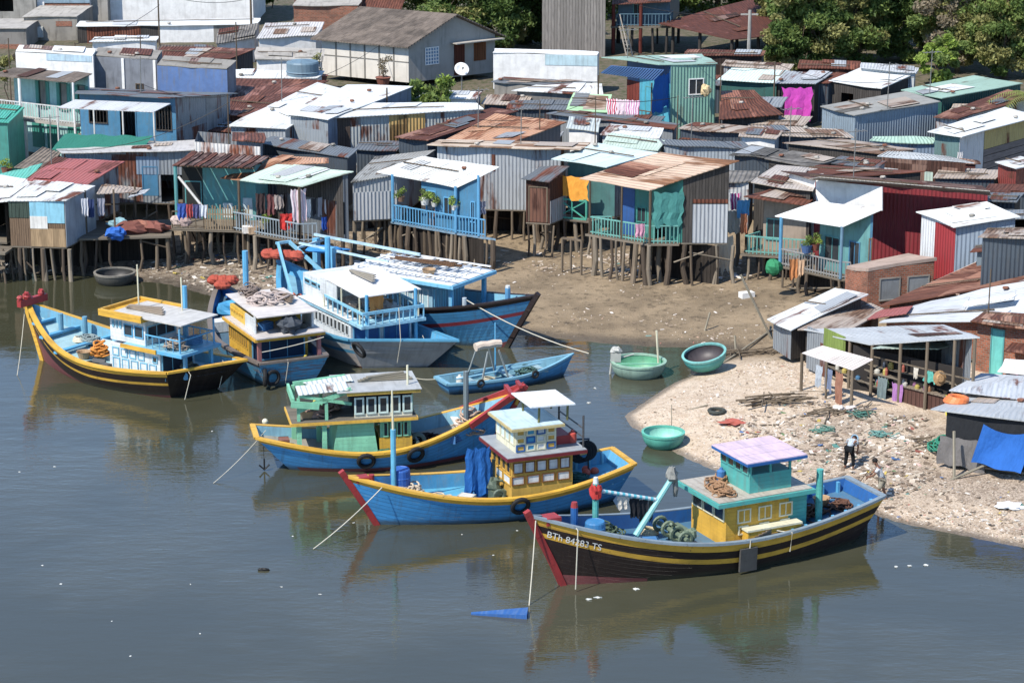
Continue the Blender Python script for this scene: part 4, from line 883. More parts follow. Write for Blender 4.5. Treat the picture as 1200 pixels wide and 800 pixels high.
# ---- A: black and yellow boat on the left with light blue deckhouse
def boat_a():
    B = Boat('fishing_boat', 'dark hulled yellow striped boat with light blue deck and red ornament on its bow', (33, 418), (244, 464), 4.5, 2.7, 1.35, 1.15, 1.0, .8, .8,
             [(.24, YEL), (.55, HBK), (.68, YEL), (1.2, HBK), (2, ANTI)], group=GB, capm=YEL, deckm=paint('a4ccd4', .45, '8a8a80'), innm=LBL, stem=(YEL, .12), transm=paint('2a2220', .4, '6a5a50', k=.6), skew=.4)
    n = B.ns; hw = 1.1
    B.part('bow_ornament', REDP, lambda m: [m.box(B.L-.6, B.L-.35, -.85, .85, B.zb-.1, B.zb+.22), m.blob((B.L-.45, -.6, B.zb+.32), .16, .16, .16, 1), m.blob((B.L-.45, .3, B.zb+.34), .18, .18, .18, 2), m.blob((B.L-.45, .75, B.zb+.3), .14, .14, .14, 3)])
    B.part('bow_stripe', YEL, lambda m: m.box(B.L-.34, B.L-.22, -.6, .6, B.zb-.12, B.zb+.16))
    xa = B.X(187, n*hw, 2); xf = B.X(128, n*hw, 2); zd = B.dz((xa+xf)/2); z1 = B.Z(402, xa, n*hw); z1 = zd+1.2
    B.box('lower_cabin', WHT, xa, xf, -hw, hw, zd-.1, z1)
    for sd, fc in ((1, 'y+'), (-1, 'y-')):
        B.row(fc, sd*hw, xa+.2, xf-.2, 5, zd+.1, zd+.62, LBL, WHT, .12); B.row(fc, sd*hw, xa+.9, xf-.2, 4, zd+.7, z1-.12, LBL, WHT, .12)
        B.win(fc, sd*hw, xa+.12, xa+.42, zd+.7, zd+1.0, LBL, GLS)
    B.win('x-', xa, -hw+.1, hw-.1, zd+.05, z1-.1, LBL, flat('24324a', .8), 2)
    # aft deck house open behind: blue posts and dark blue inside
    for y in (-hw+.06, hw-.06): B.part('aft_post', SKY_, lambda m, y=y: m.box(xa-1.3, xa-1.16, y*.8-.07, y*.8+.07, B.dz(max(.3, xa-1.2)), z1))
    B.part('upper_deck', [SKY_, LBL], lambda m: [m.box(xa-1.45, xf-.9, -hw-.2, hw+.2, z1+.003, z1+.13, 0), m.box(xa-1.4, xf-.95, -hw-.15, hw+.15, z1+.133, z1+.15, 1)])
    for sd in (1, -1): B.box('deck_trim', YEL, xa, xf-.9, *sorted((sd*(hw+.203), sd*(hw+.26))), z1-.02, z1+.16)
    z2 = z1+1.25; u0 = xa+.9; u1 = xf
    B.box('wheelhouse', WHT, u0, u1, -hw+.1, hw-.1, z1+.153, z2)
    for sd, fc in ((1, 'y+'), (-1, 'y-')):
        B.row(fc, sd*(hw-.1), u0+1.4, u1-.15, 3, z1+.75, z2-.2, LBL, GLS, .1)
        B.row(fc, sd*(hw-.1), u0+.1, u0+1.25, 2, z1+.45, z2-.25, SKY_, GLS, .1)
    B.win('x-', u0, -hw+.2, hw-.2, z1+.4, z2-.25, LBL, GLS, 2)
    for x, y in ((xa-1.2, -hw), (xa-1.2, hw)): B.part('canopy_post', SKY_, lambda m, x=x, y=y: m.tube([(x, y, z1+.1), (x, y, z2-.02)], .045, 7))
    B.part('railing', SKY_, lambda m: [m.tube([(xa+.8, sd*hw, z1+.7), (xa-1.2, sd*hw, z1+.7), (xa-1.2, -sd*hw, z1+.7)], .035, 6) for sd in (1, -1)]+[m.tube([(xa-1.2+k*.4, sd*hw, z1+.13), (xa-1.2+k*.4, sd*hw, z1+.7)], .022, 5) for k in range(6) for sd in (1, -1)])
    B.part('canopy_roof', [YEL, paint('ccc8c0', .4, '8a8278')], lambda m: [m.box(u0-.1, u1+.35, -hw-.25, hw+.25, z2+.003, z2+.15, 0), m.box(xa-1.4, u1-.2, -hw-.1, hw+.1, z2+.153, z2+.2, 1)])
    B.part('roof_edge', YEL, lambda m: [m.box(u0-.1, u1+.35, sd*(hw+.2)-.06, sd*(hw+.2)+.06, z2+.15, z2+.3) for sd in (1, -1)]+[m.box(u1+.25, u1+.36, -hw-.2, hw+.2, z2+.15, z2+.3)])
    for px, y, py in ((161, 0, 310), (212, -n*.8, 325)):
        x = B.X(px, y, 5); B.part('antenna_pole', CREAM, lambda m, x=x, y=y, py=py: m.tube([(x, y, z2+.1), (x, y, max(z2+1.2, B.Z(py, x, y)))], .035, 6))
    x = B.X(212, -n*1.0, 4.5); B.part('mast', SKY_, lambda m: m.tube([(x, -n*1.2, z1), (x, -n*1.2, z2+1.2)], .12, 8))
    # fore deck: bitts, roller, thwarts, orange net, cleats
    for px, y, py in ((71, -n*.1, 356), (99, -n*.9, 362)):
        x = B.X(px, y, 2.2); post(B, x, y, B.h(x)+.55, .12, paint('6aa4c0', .3))
    xw = B.X(75, 0, 1.5); B.part('deck_hatch', paint('c8dce0', .3), lambda m: [m.box(xf+.8, xf+2.4, -.9, .2, zd-.05, zd+.28), m.box(xf+.5, xf+3.2, -n*.95-.12, -n*.95+.12, zd, zd+.5)])
    B.part('thwart', SKY_, lambda m: [m.box(x-.12, x+.12, -B.b(x)+.2, B.b(x)-.2, B.h(x)-.3, B.h(x)-.2) for x in (B.L-1.2, B.L-2.2, B.L-3.6)])
    xo = B.X(117, n*.3, 1.6); m = MB(); heap(m, B.W(xo, n*.35, B.dz(xo)+.1), .45, .45, .75, 31, 40, .045); tag(m.build('fishing_net', cloth('d8882a')), 'orange heap of fishing net on the light blue foredeck', 'net')
    B.part('rope_coil', flat('3a4a54', .9), lambda m: [m.torus((xf+.9, n*1.2, zd+.05+.04*k), (0, 0, 1), .45, .03, 18, 5) for k in range(3)])
    B.part('engine', flat('5a5a58', .6), lambda m: [m.tube([(xf+.4, n*1.0, zd+.2), (xf+.9, n*1.25, zd+.25)], .14, 8), m.box(xf-.1, xf+.4, n*1.25-.15, n*1.25+.15, zd, zd+.25)])
    m = MB(); heap(m, B.W(xa-.9, n*.3, B.dz(.6)+.1), .5, .4, .5, 33, 16, .05); tag(m.build('net_heap', cloth('5a5a50')), 'grey net heap on the stern under the blue deckhouse', 'net')
    for y in (n*1.2, -n*1.0): B.ropeline([(.0, y, B.zs+.04), (-.12, y, B.zs-.1), (.25, y*1.02, .1)], .02)
    B.ropeline(sag((B.L-.3, n*.3, B.zb-.1), B.local(PZ(20, 440)), .2), .015)
    clutter(B, 'on the boat with the red bow ornament', [('coil', B.L-3.0, -.4*n, None, 'd8d0b8', 'pale rope coil'), ('net', xf+2.9, -.6*n, None, '8a9a9a', 'grey net'), ('crate', xf+.9, -.4*n, None, 'b8564a', 'red fish crate'), ('basket', xf+1.9, .8*n, None, 'b0906a', 'cane basket'), ('crate', xa-.6, -.5*n, z1+.16, '4a86b8', 'blue fish crate'), ('boards', xa+1.6, .2*n, z2+.21, '9a8a78', 'loose boards'), ('net', xa-.5, .6*n, z1+.16, 'a89888', 'tan net')])
# ---- B: yellow cabin boat, blue stern
def boat_b():
    RUST = hullp('4a9cc4', '8a6450', wear=.75)
    B = Boat('fishing_boat', 'worn boat with yellow slatted cabin and rusty blue stern wedged between two others', (257, 388), (345, 452), 4.0, 2.5, 1.2, 1.15, 1.2, .3, .82,
             [(.2, paint('7a6a60', .4, along=True)), (.5, RUST), (1, RUST)], group=GB, capm=paint('7a7068', .4, along=True), deckm=paint('4a6a80', .5), innm=DBL, stem=(SKY_, .15), transm=RUST)
    n = B.ns; hw = 1.4
    xa = .55; xf = 4.6; zd = B.dz(2); z1 = zd+1.35
    for y in (-hw, hw): B.part('aft_post', paint('a86a68', .4), lambda m, y=y: m.box(xa-.08, xa+.08, y-.08, y+.08, zd, z1))
    B.box('cabin', YEL_C, xa+1.4, xf, -hw, hw, zd-.1, z1)
    for sd, fc in ((1, 'y+'), (-1, 'y-')): B.row(fc, sd*hw, xa+1.5, xf-.1, 9, z1-.75, z1-.18, YEL_C, SHADE, .07, .035)
    B.win('x-', xa+1.4, -hw+.15, hw-.15, zd+.05, z1-.15, SKY_, flat('1f3a5a', .8), 2)
    B.part('upper_deck', [YEL_C, paint('cfc8c4', .4)], lambda m: [m.box(xa-.2, xf+.2, -hw-.25, hw+.25, z1+.003, z1+.14, 0), m.box(xa-.3, xf, -hw-.2, hw+.2, z1+.143, z1+.2, 1)])
    z2 = z1+1.0
    B.box('upper_cabin', paint('e4b82a', .3), xa+1.9, xf+.1, -hw+.12, hw-.12, z1+.203, z2-.25)
    for sd, fc in ((1, 'y+'), (-1, 'y-')): B.row(fc, sd*(hw-.12), xa+2.4, xf, 5, z1+.5, z2-.4, YEL_C, SHADE, .07, .035)
    for sd in (1, -1):
        B.box('side_board', WHT, xa+.7, xa+1.85, sd*(hw-.05)-.03, sd*(hw-.05)+.03, z1+.21, z1+.85); B.part('roof_post', WHT, lambda m: m.tube([(xa+.6, sd*(hw-.05), z1+.2), (xa+.6, sd*(hw-.05), z2)], .06, 7))
    B.part('sun_roof', paint('d8d0c8', .35, '9a8a80'), lambda m: m.hexa([(xa+.1, -hw, z2), (xf+.3, -hw, z2+.1), (xf+.3, hw, z2+.1), (xa+.1, hw, z2), (xa+.1, -hw, z2+.05), (xf+.3, -hw, z2+.15), (xf+.3, hw, z2+.15), (xa+.1, hw, z2+.05)]))
    m = MB(); heap(m, B.W(3.0, .1, z2+.16), 1.2, .9, .25, 41, 36, .05); tag(m.build('fishing_net', cloth('b8a8a0')), 'grey pink nets heaped on the flat roof of the yellow slatted cabin', 'net')
    m = MB(); m.blob(B.W(.95, -.2, z1+.5), .55, .8, .4, 5); tag(m.build('tarpaulin', cloth('4a5058')), 'dark folded tarpaulin on the upper deck of the yellow slatted cabin', 'tarpaulin')
    x = B.X(288, 0, 3.5); B.part('mast', SKY_, lambda m: m.tube([(x, 0, B.dz(x)), (x, 0, B.dz(x)+4.0)], .14, 8))
    x2 = B.L-1.0; B.part('bow_locker', paint('3f9fd0', .3), lambda m: m.blob((B.L-2.0, 0, B.dz(B.L-2)+.3), .8, .7, .45, 4))
    m = MB(); [m.blob(B.W(B.L-1.0+.2*k, .35*(k-1), B.zb+.2), .36, .32, .24, k, 0, 12, 8, .12) for k in range(3)]; m.blob(B.W(B.L-1.3, .2, B.zb+.1), .4, .36, .22, 7, 0, 12, 8, .12)
    tag(m.build('float_pile', cloth('b8503a', k=.7)), 'pile of orange red floats on the bow behind the yellow slatted cabin', 'floats')
    B.part('bow_cover', WHT, lambda m: m.box(B.L-3.6, B.L-2.9, -B.b(B.L-3.2)+.2, B.b(B.L-3.2)-.2, B.dz(B.L-3)-.05, B.dz(B.L-3)+.45))
    B.part('tyre_fender', RUB, lambda m: m.torus((.05, n*1.35, .55), (.3, 1, 0), .34, .09, 18, 7)); B.part('tyre_fender', RUB, lambda m: m.torus((-.02, n*1.0, .5), (1, .2, 0), .3, .08, 18, 7))
    B.ropeline(sag((-.1, -1.4, B.zs+.9), (-.1, 1.5, B.zs+.55), .05), .02); B.ropeline([(-.02, .3, B.zs+.05), (-.1, .3, B.zs-.1), (.2, .35, .1)], .018)
    clutter(B, 'on the boat with the yellow slatted cabin', [('crate', 1.6, .7*n, z1+.21, '3f78b0', 'blue fish crate'), ('coil', 1.3, -.8*n, z1+.21, '4a4a44', 'dark rope coil'), ('basket', .5, .5*n, None, 'b0906a', 'cane basket'), ('boards', 3.2, -.7*n, z2+.17, '7a6a5a', 'loose boards'), ('net', 4.2, .5*n, z2+.18, '8a7a70', 'brown net'), ('can', .4, -.7*n, None, 'c8b83a', 'yellow can')])
# ---- C: white cabin boat, grey transom
def boat_c():
    HB = paint('a9c4d4', .4, '7a8088', plank=.2, along=True)
    B = Boat('fishing_boat', 'pale blue boat with white window band and broad grey transom between the wedge of boats', (328, 362), (474, 436), 4.6, 2.6, 1.5, 1.2, 1.3, .9, .92,
             [(.26, SKY_), (.55, paint('dfe4e4', .35, along=True)), (.72, SKY_), (1.4, paint('e0d4cc', .4, '9a8a88', along=True)), (2, ANTI)], group=GB, capm=paint('4f9fc4', .4, along=True), deckm=paint('7ab0c8', .5), innm=SKY_, stem=(SKY_, .2), transm=paint('a2a4a6', .35, '6a6866'), skew=.6)
    n = B.ns; hw = 1.55; xa = 2.2; xf = 7.2; zd = B.dz(3); z1 = zd+1.15
    B.box('cabin', WHT, xa, xf, -hw, hw, zd-.1, z1)
    for sd, fc in ((1, 'y+'), (-1, 'y-')): B.row(fc, sd*hw, xa+.2, xf-.2, 12, z1-.62, z1-.15, WHT, SHADE, .1, .03)
    B.win('x-', xa, -hw+.1, -.1, zd+.05, z1-.1, SKY_, DBL, 1); B.win('x-', xa, .1, hw-.1, zd+.05, z1-.1, SKY_, DBL, 0)
    for y in (-hw+.3, hw-.3): B.part('aft_post', SKY_, lambda m, y=y: m.tube([(1.2, y, B.dz(1.2)), (1.2, y, z1+1.5)], .08, 8))
    B.part('upper_deck', [paint('9fd4ea', .3), WHT], lambda m: [m.box(.95, xf+.3, -hw-.1, hw+.1, z1+.003, z1+.14, 0), m.box(xa, xf+.2, -hw-.15, hw+.15, z1+.143, z1+.17, 1)])
    z2 = z1+1.1
    B.part('railing', paint('8cd0ee', .3), lambda m: [m.beam((1.0, sd*hw, z1+.7), (4.8, sd*hw, z1+.75), .06, .12) for sd in (1, -1)]+[m.beam((1.0, -hw, z1+.7), (1.0, hw, z1+.7), .06, .14)]+[m.beam((1.0+.5*k, sd*hw, z1+.13), (1.0+.5*k, sd*hw, z1+.7), .05) for k in range(8) for sd in (1, -1)]+[m.beam((1.0, -hw+.35*k, z1+.13), (1.0, -hw+.35*k, z1+.7), .045) for k in range(9)])
    B.box('upper_cabin', WHT, 5.2, xf+.5, -hw+.3, hw-.3, z1+.173, z2+.1)
    for sd, fc in ((1, 'y+'), (-1, 'y-')): B.row(fc, sd*(hw-.3), 5.5, xf+.3, 3, z1+.75, z2-.1, LBL, GLS, .12)
    B.part('awning', paint('ece8e4', .2, 'c0b8ae'), lambda m: m.hexa([(1.2, -hw, z2+.3), (5.6, -hw, z2+.45), (5.6, hw, z2+.45), (1.2, hw, z2+.3), (1.2, -hw, z2+.34), (5.6, -hw, z2+.49), (5.6, hw, z2+.49), (1.2, hw, z2+.34)]))
    for x in (1.4, 3.2, 5.0):
        for y in (-hw+.05, hw-.05): B.part('awning_post', CREAM, lambda m: m.tube([(x, y, z1+.15), (x, y, z2+.32)], .04, 6))
    B.part('awning_flap', WHT, lambda m: m.box(3.6, 5.3, n*(hw-.02)-.02, n*(hw-.02)+.02, z2-.35, z2+.36))
    x = B.X(338, 0, 4); B.part('mast', SKY_, lambda m: m.tube([(xf+1.6, -.6, B.dz(xf)), (xf+1.6, -.6, B.dz(xf)+3.6)], .14, 8))
    m = MB(); hang(m, B.W(2.0, .3, z2+.2), B.n, .8, .9, 3); tag(m.build('towel', cloth('e0944a')), 'orange towel hung behind the railing of the pale blue boat', 'cloth')
    m = MB(); [m.blob(B.W(B.L-1.4+.35*k, .35*(k-1), B.zb+.35), .42, .36, .26, 20+k, 0, 12, 8, .12) for k in range(4)]
    tag(m.build('float_pile', cloth('bc5440', k=.7)), 'orange floats heaped on the bow of the pale blue boat', 'floats')
    B.part('clutter', cloth('b0a49c'), lambda m: [m.blob((4.2, .5, z1+.4), .5, .5, .3, 3), m.blob((3.2, -.6, z1+.35), .5, .4, .22, 4), heap(m, (2.2, 0, z1+.2), .7, .9, .3, 5, 16, .04)])
    B.part('bow_frame', LBL, lambda m: [m.beam((xf+1.0, sd*1.5, B.h(xf+1)+.1), (B.L-.6, sd*.3, B.zb+.9), .12, .16) for sd in (1, -1)]+[m.beam((B.L-.6, -.4, B.zb+.9), (B.L-.6, .4, B.zb+.9), .12)])
    B.tyre(.15, .2, .36)
    B.ropeline([(.1, .2, B.zs+1.5), (-.05, .2, B.zs), (.3, .2, .4)], .018); B.ropeline([(.1, -1.0, B.zs+.05), (-.06, -1.0, B.zs-.1), (.2, -1.0, .8)], .018)
    clutter(B, 'on the pale blue boat with the grey transom', [('crate', 1.3, .8*n, None, 'c85a48', 'red fish crate'), ('coil', .9, -.6*n, None, 'c8c0a8', 'pale rope coil'), ('net', 2.6, .7*n, z1+.18, '6a7a78', 'grey net'), ('basket', 3.4, -.9*n, z1+.18, 'b0906a', 'cane basket'), ('boards', 4.0, 0, z2+.5, '9a9284', 'loose boards'), ('crate', 4.6, .9*n, z1+.18, '4a86b0', 'blue fish crate'), ('float', B.L-3.0, .6*n, None, 'd8683a', 'orange floats')])
# ---- D: big dark blue boat with roofed cabin
def boat_d():
    HD = hullp('3a88b8', '6a8a98')
    B = Boat('fishing_boat', 'big boat with maroon striped dark blue bow and white slatted roof over its cabin', (629, 413), (392, 372), 4.6, 2.75, 1.6, 1.75, 1.7, .8, .8,
             [(.26, HBK), (.8, HD), (1.0, paint('8a2f3a', .3, along=True)), (2.4, HD), (3, ANTI)], group=GB, capm=HBK, deckm=paint('8ab8cc', .5), innm=LBL, stem=(HBK, .1), p=2.0, bulw=.6)
    n = B.ns; hw = 1.5; x1 = B.X(523, n*hw, 3.5); hw = min(1.5, B.b(x1)-.3); x1f = x1+.1; xa = 2.4; zd = B.dz(5.5); z1 = B.Z(331, x1, n*hw)
    z1 = max(z1-.2, zd+1.55)
    B.box('cabin', paint('8fb8cc', .3), xa+.5, x1f-1.0, -hw+.15, hw-.15, zd-.2, z1-.1)
    B.row('x+', x1f-1.0, -hw+.25, hw-.25, 6, zd+.1, z1-.3, LBL, paint('7aa4bc', .3), .08, .06)
    for sd, fc in ((1, 'y+'), (-1, 'y-')): B.row(fc, sd*(hw-.15), xa+.8, x1f-1.2, 8, zd+.2, z1-.3, WHT, paint('a8ccd8', .3), .08, .05)
    for y in (-hw, hw): B.part('fore_post', SKY_, lambda m, y=y: m.box(x1+.1, x1+.28, y*.92-.09, y*.92+.09, B.dz(x1), z1))
    B.part('cabin_roof', [paint('7cc8ea', .2), paint('e8ecee', .25, 'a8a49c')], lambda m: [m.box(xa-.5, x1+.6, -hw-.35, hw+.35, z1, z1+.16, 0), m.box(xa-.4, x1+.5, -hw-.28, hw+.28, z1+.163, z1+.2, 1)])
    B.part('roof_rack', paint('eef0f0', .2), lambda m: [m.beam((xa+.2+k*.55, -hw-.1, z1+.35), (xa+.2+k*.55, hw+.1, z1+.35), .07, .06) for k in range(int((x1-xa)/.55)+1)]+[m.beam((xa, y, z1+.42), (x1+.5, y, z1+.42), .08, .06) for y in (-hw, -.6, .6, hw)]+[m.beam((xa+.2+k*1.1, y, z1+.2), (xa+.2+k*1.1, y, z1+.42), .06) for k in range(int((x1-xa)/1.1)+1) for y in (-hw, hw)])
    m = MB(); rr = random.Random(6)
    for k in range(9): m.beam(B.W(x1-3.8+rr.uniform(-.3, .3), -.3+k*.07, z1+.48+rr.uniform(0, .15)), B.W(x1-.6+rr.uniform(-.5, .3), .2+k*.05, z1+.48+rr.uniform(0, .15)), .06)
    tag(m.build('pole_bundle', BRN), 'bundle of brown poles lying on the white slatted boat roof', 'poles')
    for px, y, py in ((370, -n*.8, 279), (388, n*.6, 290)):
        x = B.X(px, y, 4.5); zt = B.Z(py, x, y); B.part('stern_mast', paint('6ab8e0', .3), lambda m, x=x, y=y, zt=zt: m.box(x-.14, x+.14, y-.14, y+.14, B.dz(max(0, x)), zt))
    xs_, xe = B.X(362, -n*.5, 4.5), B.X(455, -n*.5, 4.4)
    B.part('boom', paint('b8d8e4', .3), lambda m: [m.beam((xs_, -n*.9, zd+2.6), (x1-3.5, -n*1.4, z1+.5), .1, .12), m.beam((xs_, n*.3, zd+2.4), (x1-4.0, n*.5, z1+.45), .1, .1), m.beam((xs_+.3, -n*1.2, zd+2.3), (xs_+.3, n*.8, zd+2.3), .1)])
    m = MB(); m.blob(B.W(xs_+1.4, 0, zd+2.2), 1.0, .55, .14, 4); tag(m.build('tarpaulin', cloth('2f86c8')), 'blue tarpaulin folded over the stern booms of the big roofed boat', 'tarpaulin')
    x = B.L-1.6; post(B, x, 0, B.h(x)+.55, .13, paint('5a9cc8', .3), 'bitt'); B.part('bitt_cap', WHT, lambda m: m.tube([(x, 0, B.h(x)+.55), (x, 0, B.h(x)+.66)], .11, 8))
    x = x1+.9; yb = B.b(x)-.35; post(B, x, n*yb, B.h(x)+.45, .11, paint('b8c4cc', .3), 'bitt', B.h(x)-.12)
    B.part('bow_patch', REDP, lambda m: None or m.box(.0, .01, -.01, .01, 0, .01)) if False else None
    e = PZ(690, 414, .4); B.ropeline(sag((x, n*yb, B.h(x)+.4), B.local(e), .25), .03)
    clutter(B, 'on the big white roofed boat', [('coil', x1+1.6, .2*n, None, 'c8c0a8', 'pale rope coil'), ('net', x1+2.4, -.3*n, None, '5a6a6a', 'dark net'), ('basket', x1-1.4, .9*n, z1+.22, 'b0906a', 'cane basket'), ('crate', x1-2.6, -.8*n, z1+.22, 'd8d4cc', 'white fish crate'), ('crate', x1+1.2, -.9*n, None, '4a7ab0', 'blue fish crate')])
# ---- small craft
def sampan():
    HB = hullp('3f96d0', '9ab4be')
    B = Boat('sampan', 'small open blue wooden boat with a rolled canvas over its frame', (672, 438), (517, 460), 1.9, .95, .55, .5, .5, .2, .72,
             [(.12, paint('5fa8d0', .5, '6a6a64', along=True)), (.3, HB), (1, HB)], cat='rowing boat', capm=paint('7ab4cc', .5, '6a6a64', along=True), deckm=paint('8ab4c0', .5), innm=paint('7ab0c4', .5), p=2.0, capw=.1, bulw=.36)
    n = B.ns
    for k, x in enumerate((B.L*.22, B.L*.5, B.L*.74)): B.part('thwart', paint('9ab8c0', .5), lambda m, x=x: m.box(x-.12, x+.12, -B.b(x)+.08, B.b(x)-.08, B.h(x)-.16, B.h(x)-.11))
    x = B.X(572, 0, 1.5)
    for dx in (-.75, .75):
        for y in (-.75, .75): B.part('frame_leg', wood('9aa4a4', .1), lambda m: m.tube([(x+dx, y, B.dz(x)), (x+dx*.35, y*.7, 1.75)], .05, 6))
    m = MB(); m.tube([B.W(x-.62, 0, 1.85), B.W(x-.3, .02, 1.9), B.W(x, 0, 1.88), B.W(x+.3, .02, 1.91), B.W(x+.62, 0, 1.88)], .19, 10, 0, .17); tag(m.build('rolled_canvas', cloth('d8c4b0')), 'rolled beige canvas on the frame of the small open blue boat', 'canvas')
    B.part('pole', SKY_, lambda m: m.tube([(x+.6, -n*.5, .3), (x+.6, -n*.5, 2.7)], .035, 6)); B.part('oar', paint('8ac4dc', .3), lambda m: m.tube([(.6, n*.3, .62), (4.8, n*.25, .8)], .04, 6))
    for q in (1.5, 4.2): B.part('tyre_fender', RUB, lambda m: m.torus((q, n*(B.b(q)+.02), B.h(q)-.05), (0, 1, 0), .14, .06, 12, 6))
    B.ropeline(sag((.1, .2, .6), B.local(PZ(480, 441)), .1), .015)
    clutter(B, 'in the small open blue boat', [('coil', 2.4, .1, None, 'b0a890', 'pale rope coil'), ('net', 4.2, -.1, None, '4a6a62', 'green net'), ('can', 1.0, .2, None, 'd8d4c8', 'white can')])
def coracle(px, py, rx, label, mat, rim, inner, z0=-.12, tilt=(0, 0), sx=1.0, h=.62, name='coracle', planks=0, bend=None):
    p = PZ(px, py, max(0, z0)); r = rx
    root = empty(name, (p.x, p.y, z0 if z0 < .05 else z0), label, 'basket boat', 'round basket boats')
    root.rotation_euler = (tilt[0], tilt[1], 0)
    m = MB(); m.lathe((0, 0, 0), [(0, 0), (r*.45, .02), (r*.75, h*.17), (r*.93, h*.48), (r, h*.8), (r*.985, h)], 40, sx=sx); m.build('bowl', mat, root, local=True, smooth=True)
    m = MB(); m.lathe((0, 0, 0), [(0, .07), (r*.43, .09), (r*.71, h*.17+.07), (r*.88, h*.48+.05), (r*.94, h*.8), (r*.94, h)][::-1], 40, sx=sx); m.build('inside', inner, root, local=True, smooth=True)
    m = MB(); m.lathe((0, 0, 0), [(r*.925, h-.05), (r*1.03, h-.06), (r*1.04, h+.03), (r*.93, h+.04), (r*.925, h-.05)], 40, sx=sx); m.build('rim', rim, root, local=True)
    return root
def small_craft():
    t1, t2 = paint('4fae9c', .3, '3a7a6a'), paint('5cc0a8', .25, '8acab8')
    coracle(777, 522, .86, 'teal basket boat at the water edge with pale dry inside', t1, t2, paint('8fd8c4', .2, '6aa898'), -.1, (.0, 0), 1, .68)
    c = coracle(748, 438, 1.22, 'large weathered green basket boat afloat with an outboard motor', paint('8aa898', .5, '5a6a60'), paint('9ac0a8', .5, '5a6a5a'), paint('5fae84', .5, '4a7a5a'), -.25, (0, 0), 1.0, .85)
    m = MB(); m.box(-1.25, -.8, -.2, .2, .85, 1.25); m.tube([(-1.2, 0, .9), (-1.3, 0, -.1)], .06, 6); m.tube([(-.8, 0, 1.0), (-.2, .1, 1.15)], .03, 6); m.blob((-1.02, 0, 1.35), .26, .22, .16, 2)
    m.build('outboard_motor', flat('b4b4ac', .5), c, local=True)
    m = MB(); m.tube([(.95, .2, .1), (.8, .25, 2.2)], .05, 6); m.build('pole', CREAM, c, local=True)
    m = MB(); m.beam((-1.1, -.3, .8), (1.1, -.3, .8), .12, .05); m.build('thwart', GRN, c, local=True)
    coracle(828, 430, .98, 'turquoise basket boat tilted on the shell sand with a dark inside', paint('4fb0a8', .3, '3a7a74'), paint('7ac0b8', .3), paint('4a4244', .5, '2a2a2a'), .32, (.16, -.20), 1, .7)
    coracle(135, 331, 1.05, 'grey tarred basket boat afloat below the stilt houses', paint('4a4a46', .5, '8a8478'), paint('8a8478', .5), paint('3a3834', .5), -.2, (0, 0), 1, .75)
    # half sunk float
    m = MB(); a, b = PZ(552, 720), PZ(618, 722); d = (b-a).normalized(); nn = Vector((-d.y, d.x, 0))
    m.hexa([a+Vector((0, 0, -.2)), b+nn*-.25+Vector((0, 0, -.2)), b+nn*.35+Vector((0, 0, -.2)), a+nn*.1+Vector((0, 0, -.2)), a+Vector((0, 0, .05)), b+nn*-.25+Vector((0, 0, .16)), b+nn*.35+Vector((0, 0, .2)), a+nn*.1+Vector((0, 0, .06))])
    o = m.build('float_raft', paint('2a62a8', .4, '8aa0b4')); tag(o, 'half sunk dark blue float tied to the bow of the nearest boat', 'float')
    m = MB(); m.tube([a+Vector((0, 0, .08)), a.lerp(b, .5)+nn*-.12+Vector((0, 0, .09)), b+nn*-.27+Vector((0, 0, .2))], .05, 6); m.build('float_rope', ROPE, o, local=False) if False else None
    m = MB(); p = PZ(309, 668); m.blob(p+Vector((0, 0, .03)), .2, .07, .07, 3); tag(m.build('driftwood', BLK), 'black piece of driftwood floating alone in open water', 'driftwood')
    # net float ball on a stake, mooring buoy
    m = MB(); p = PZ(311, 505); m.blob(p+Vector((0, 0, .42)), .13, .13, .13, 3, rough=.03); m.tube([p-Vector((0, 0, .3)), p+Vector((0, 0, .35))], .04, 6); tag(m.build('mooring_stake', CREAM), 'pale mooring stake with a round knob off the stern of the green cabin boat', 'stake')
for f_ in (boat_g, boat_f, boat_e, boat_a, boat_b, boat_c, boat_d, sampan, small_craft): f_()
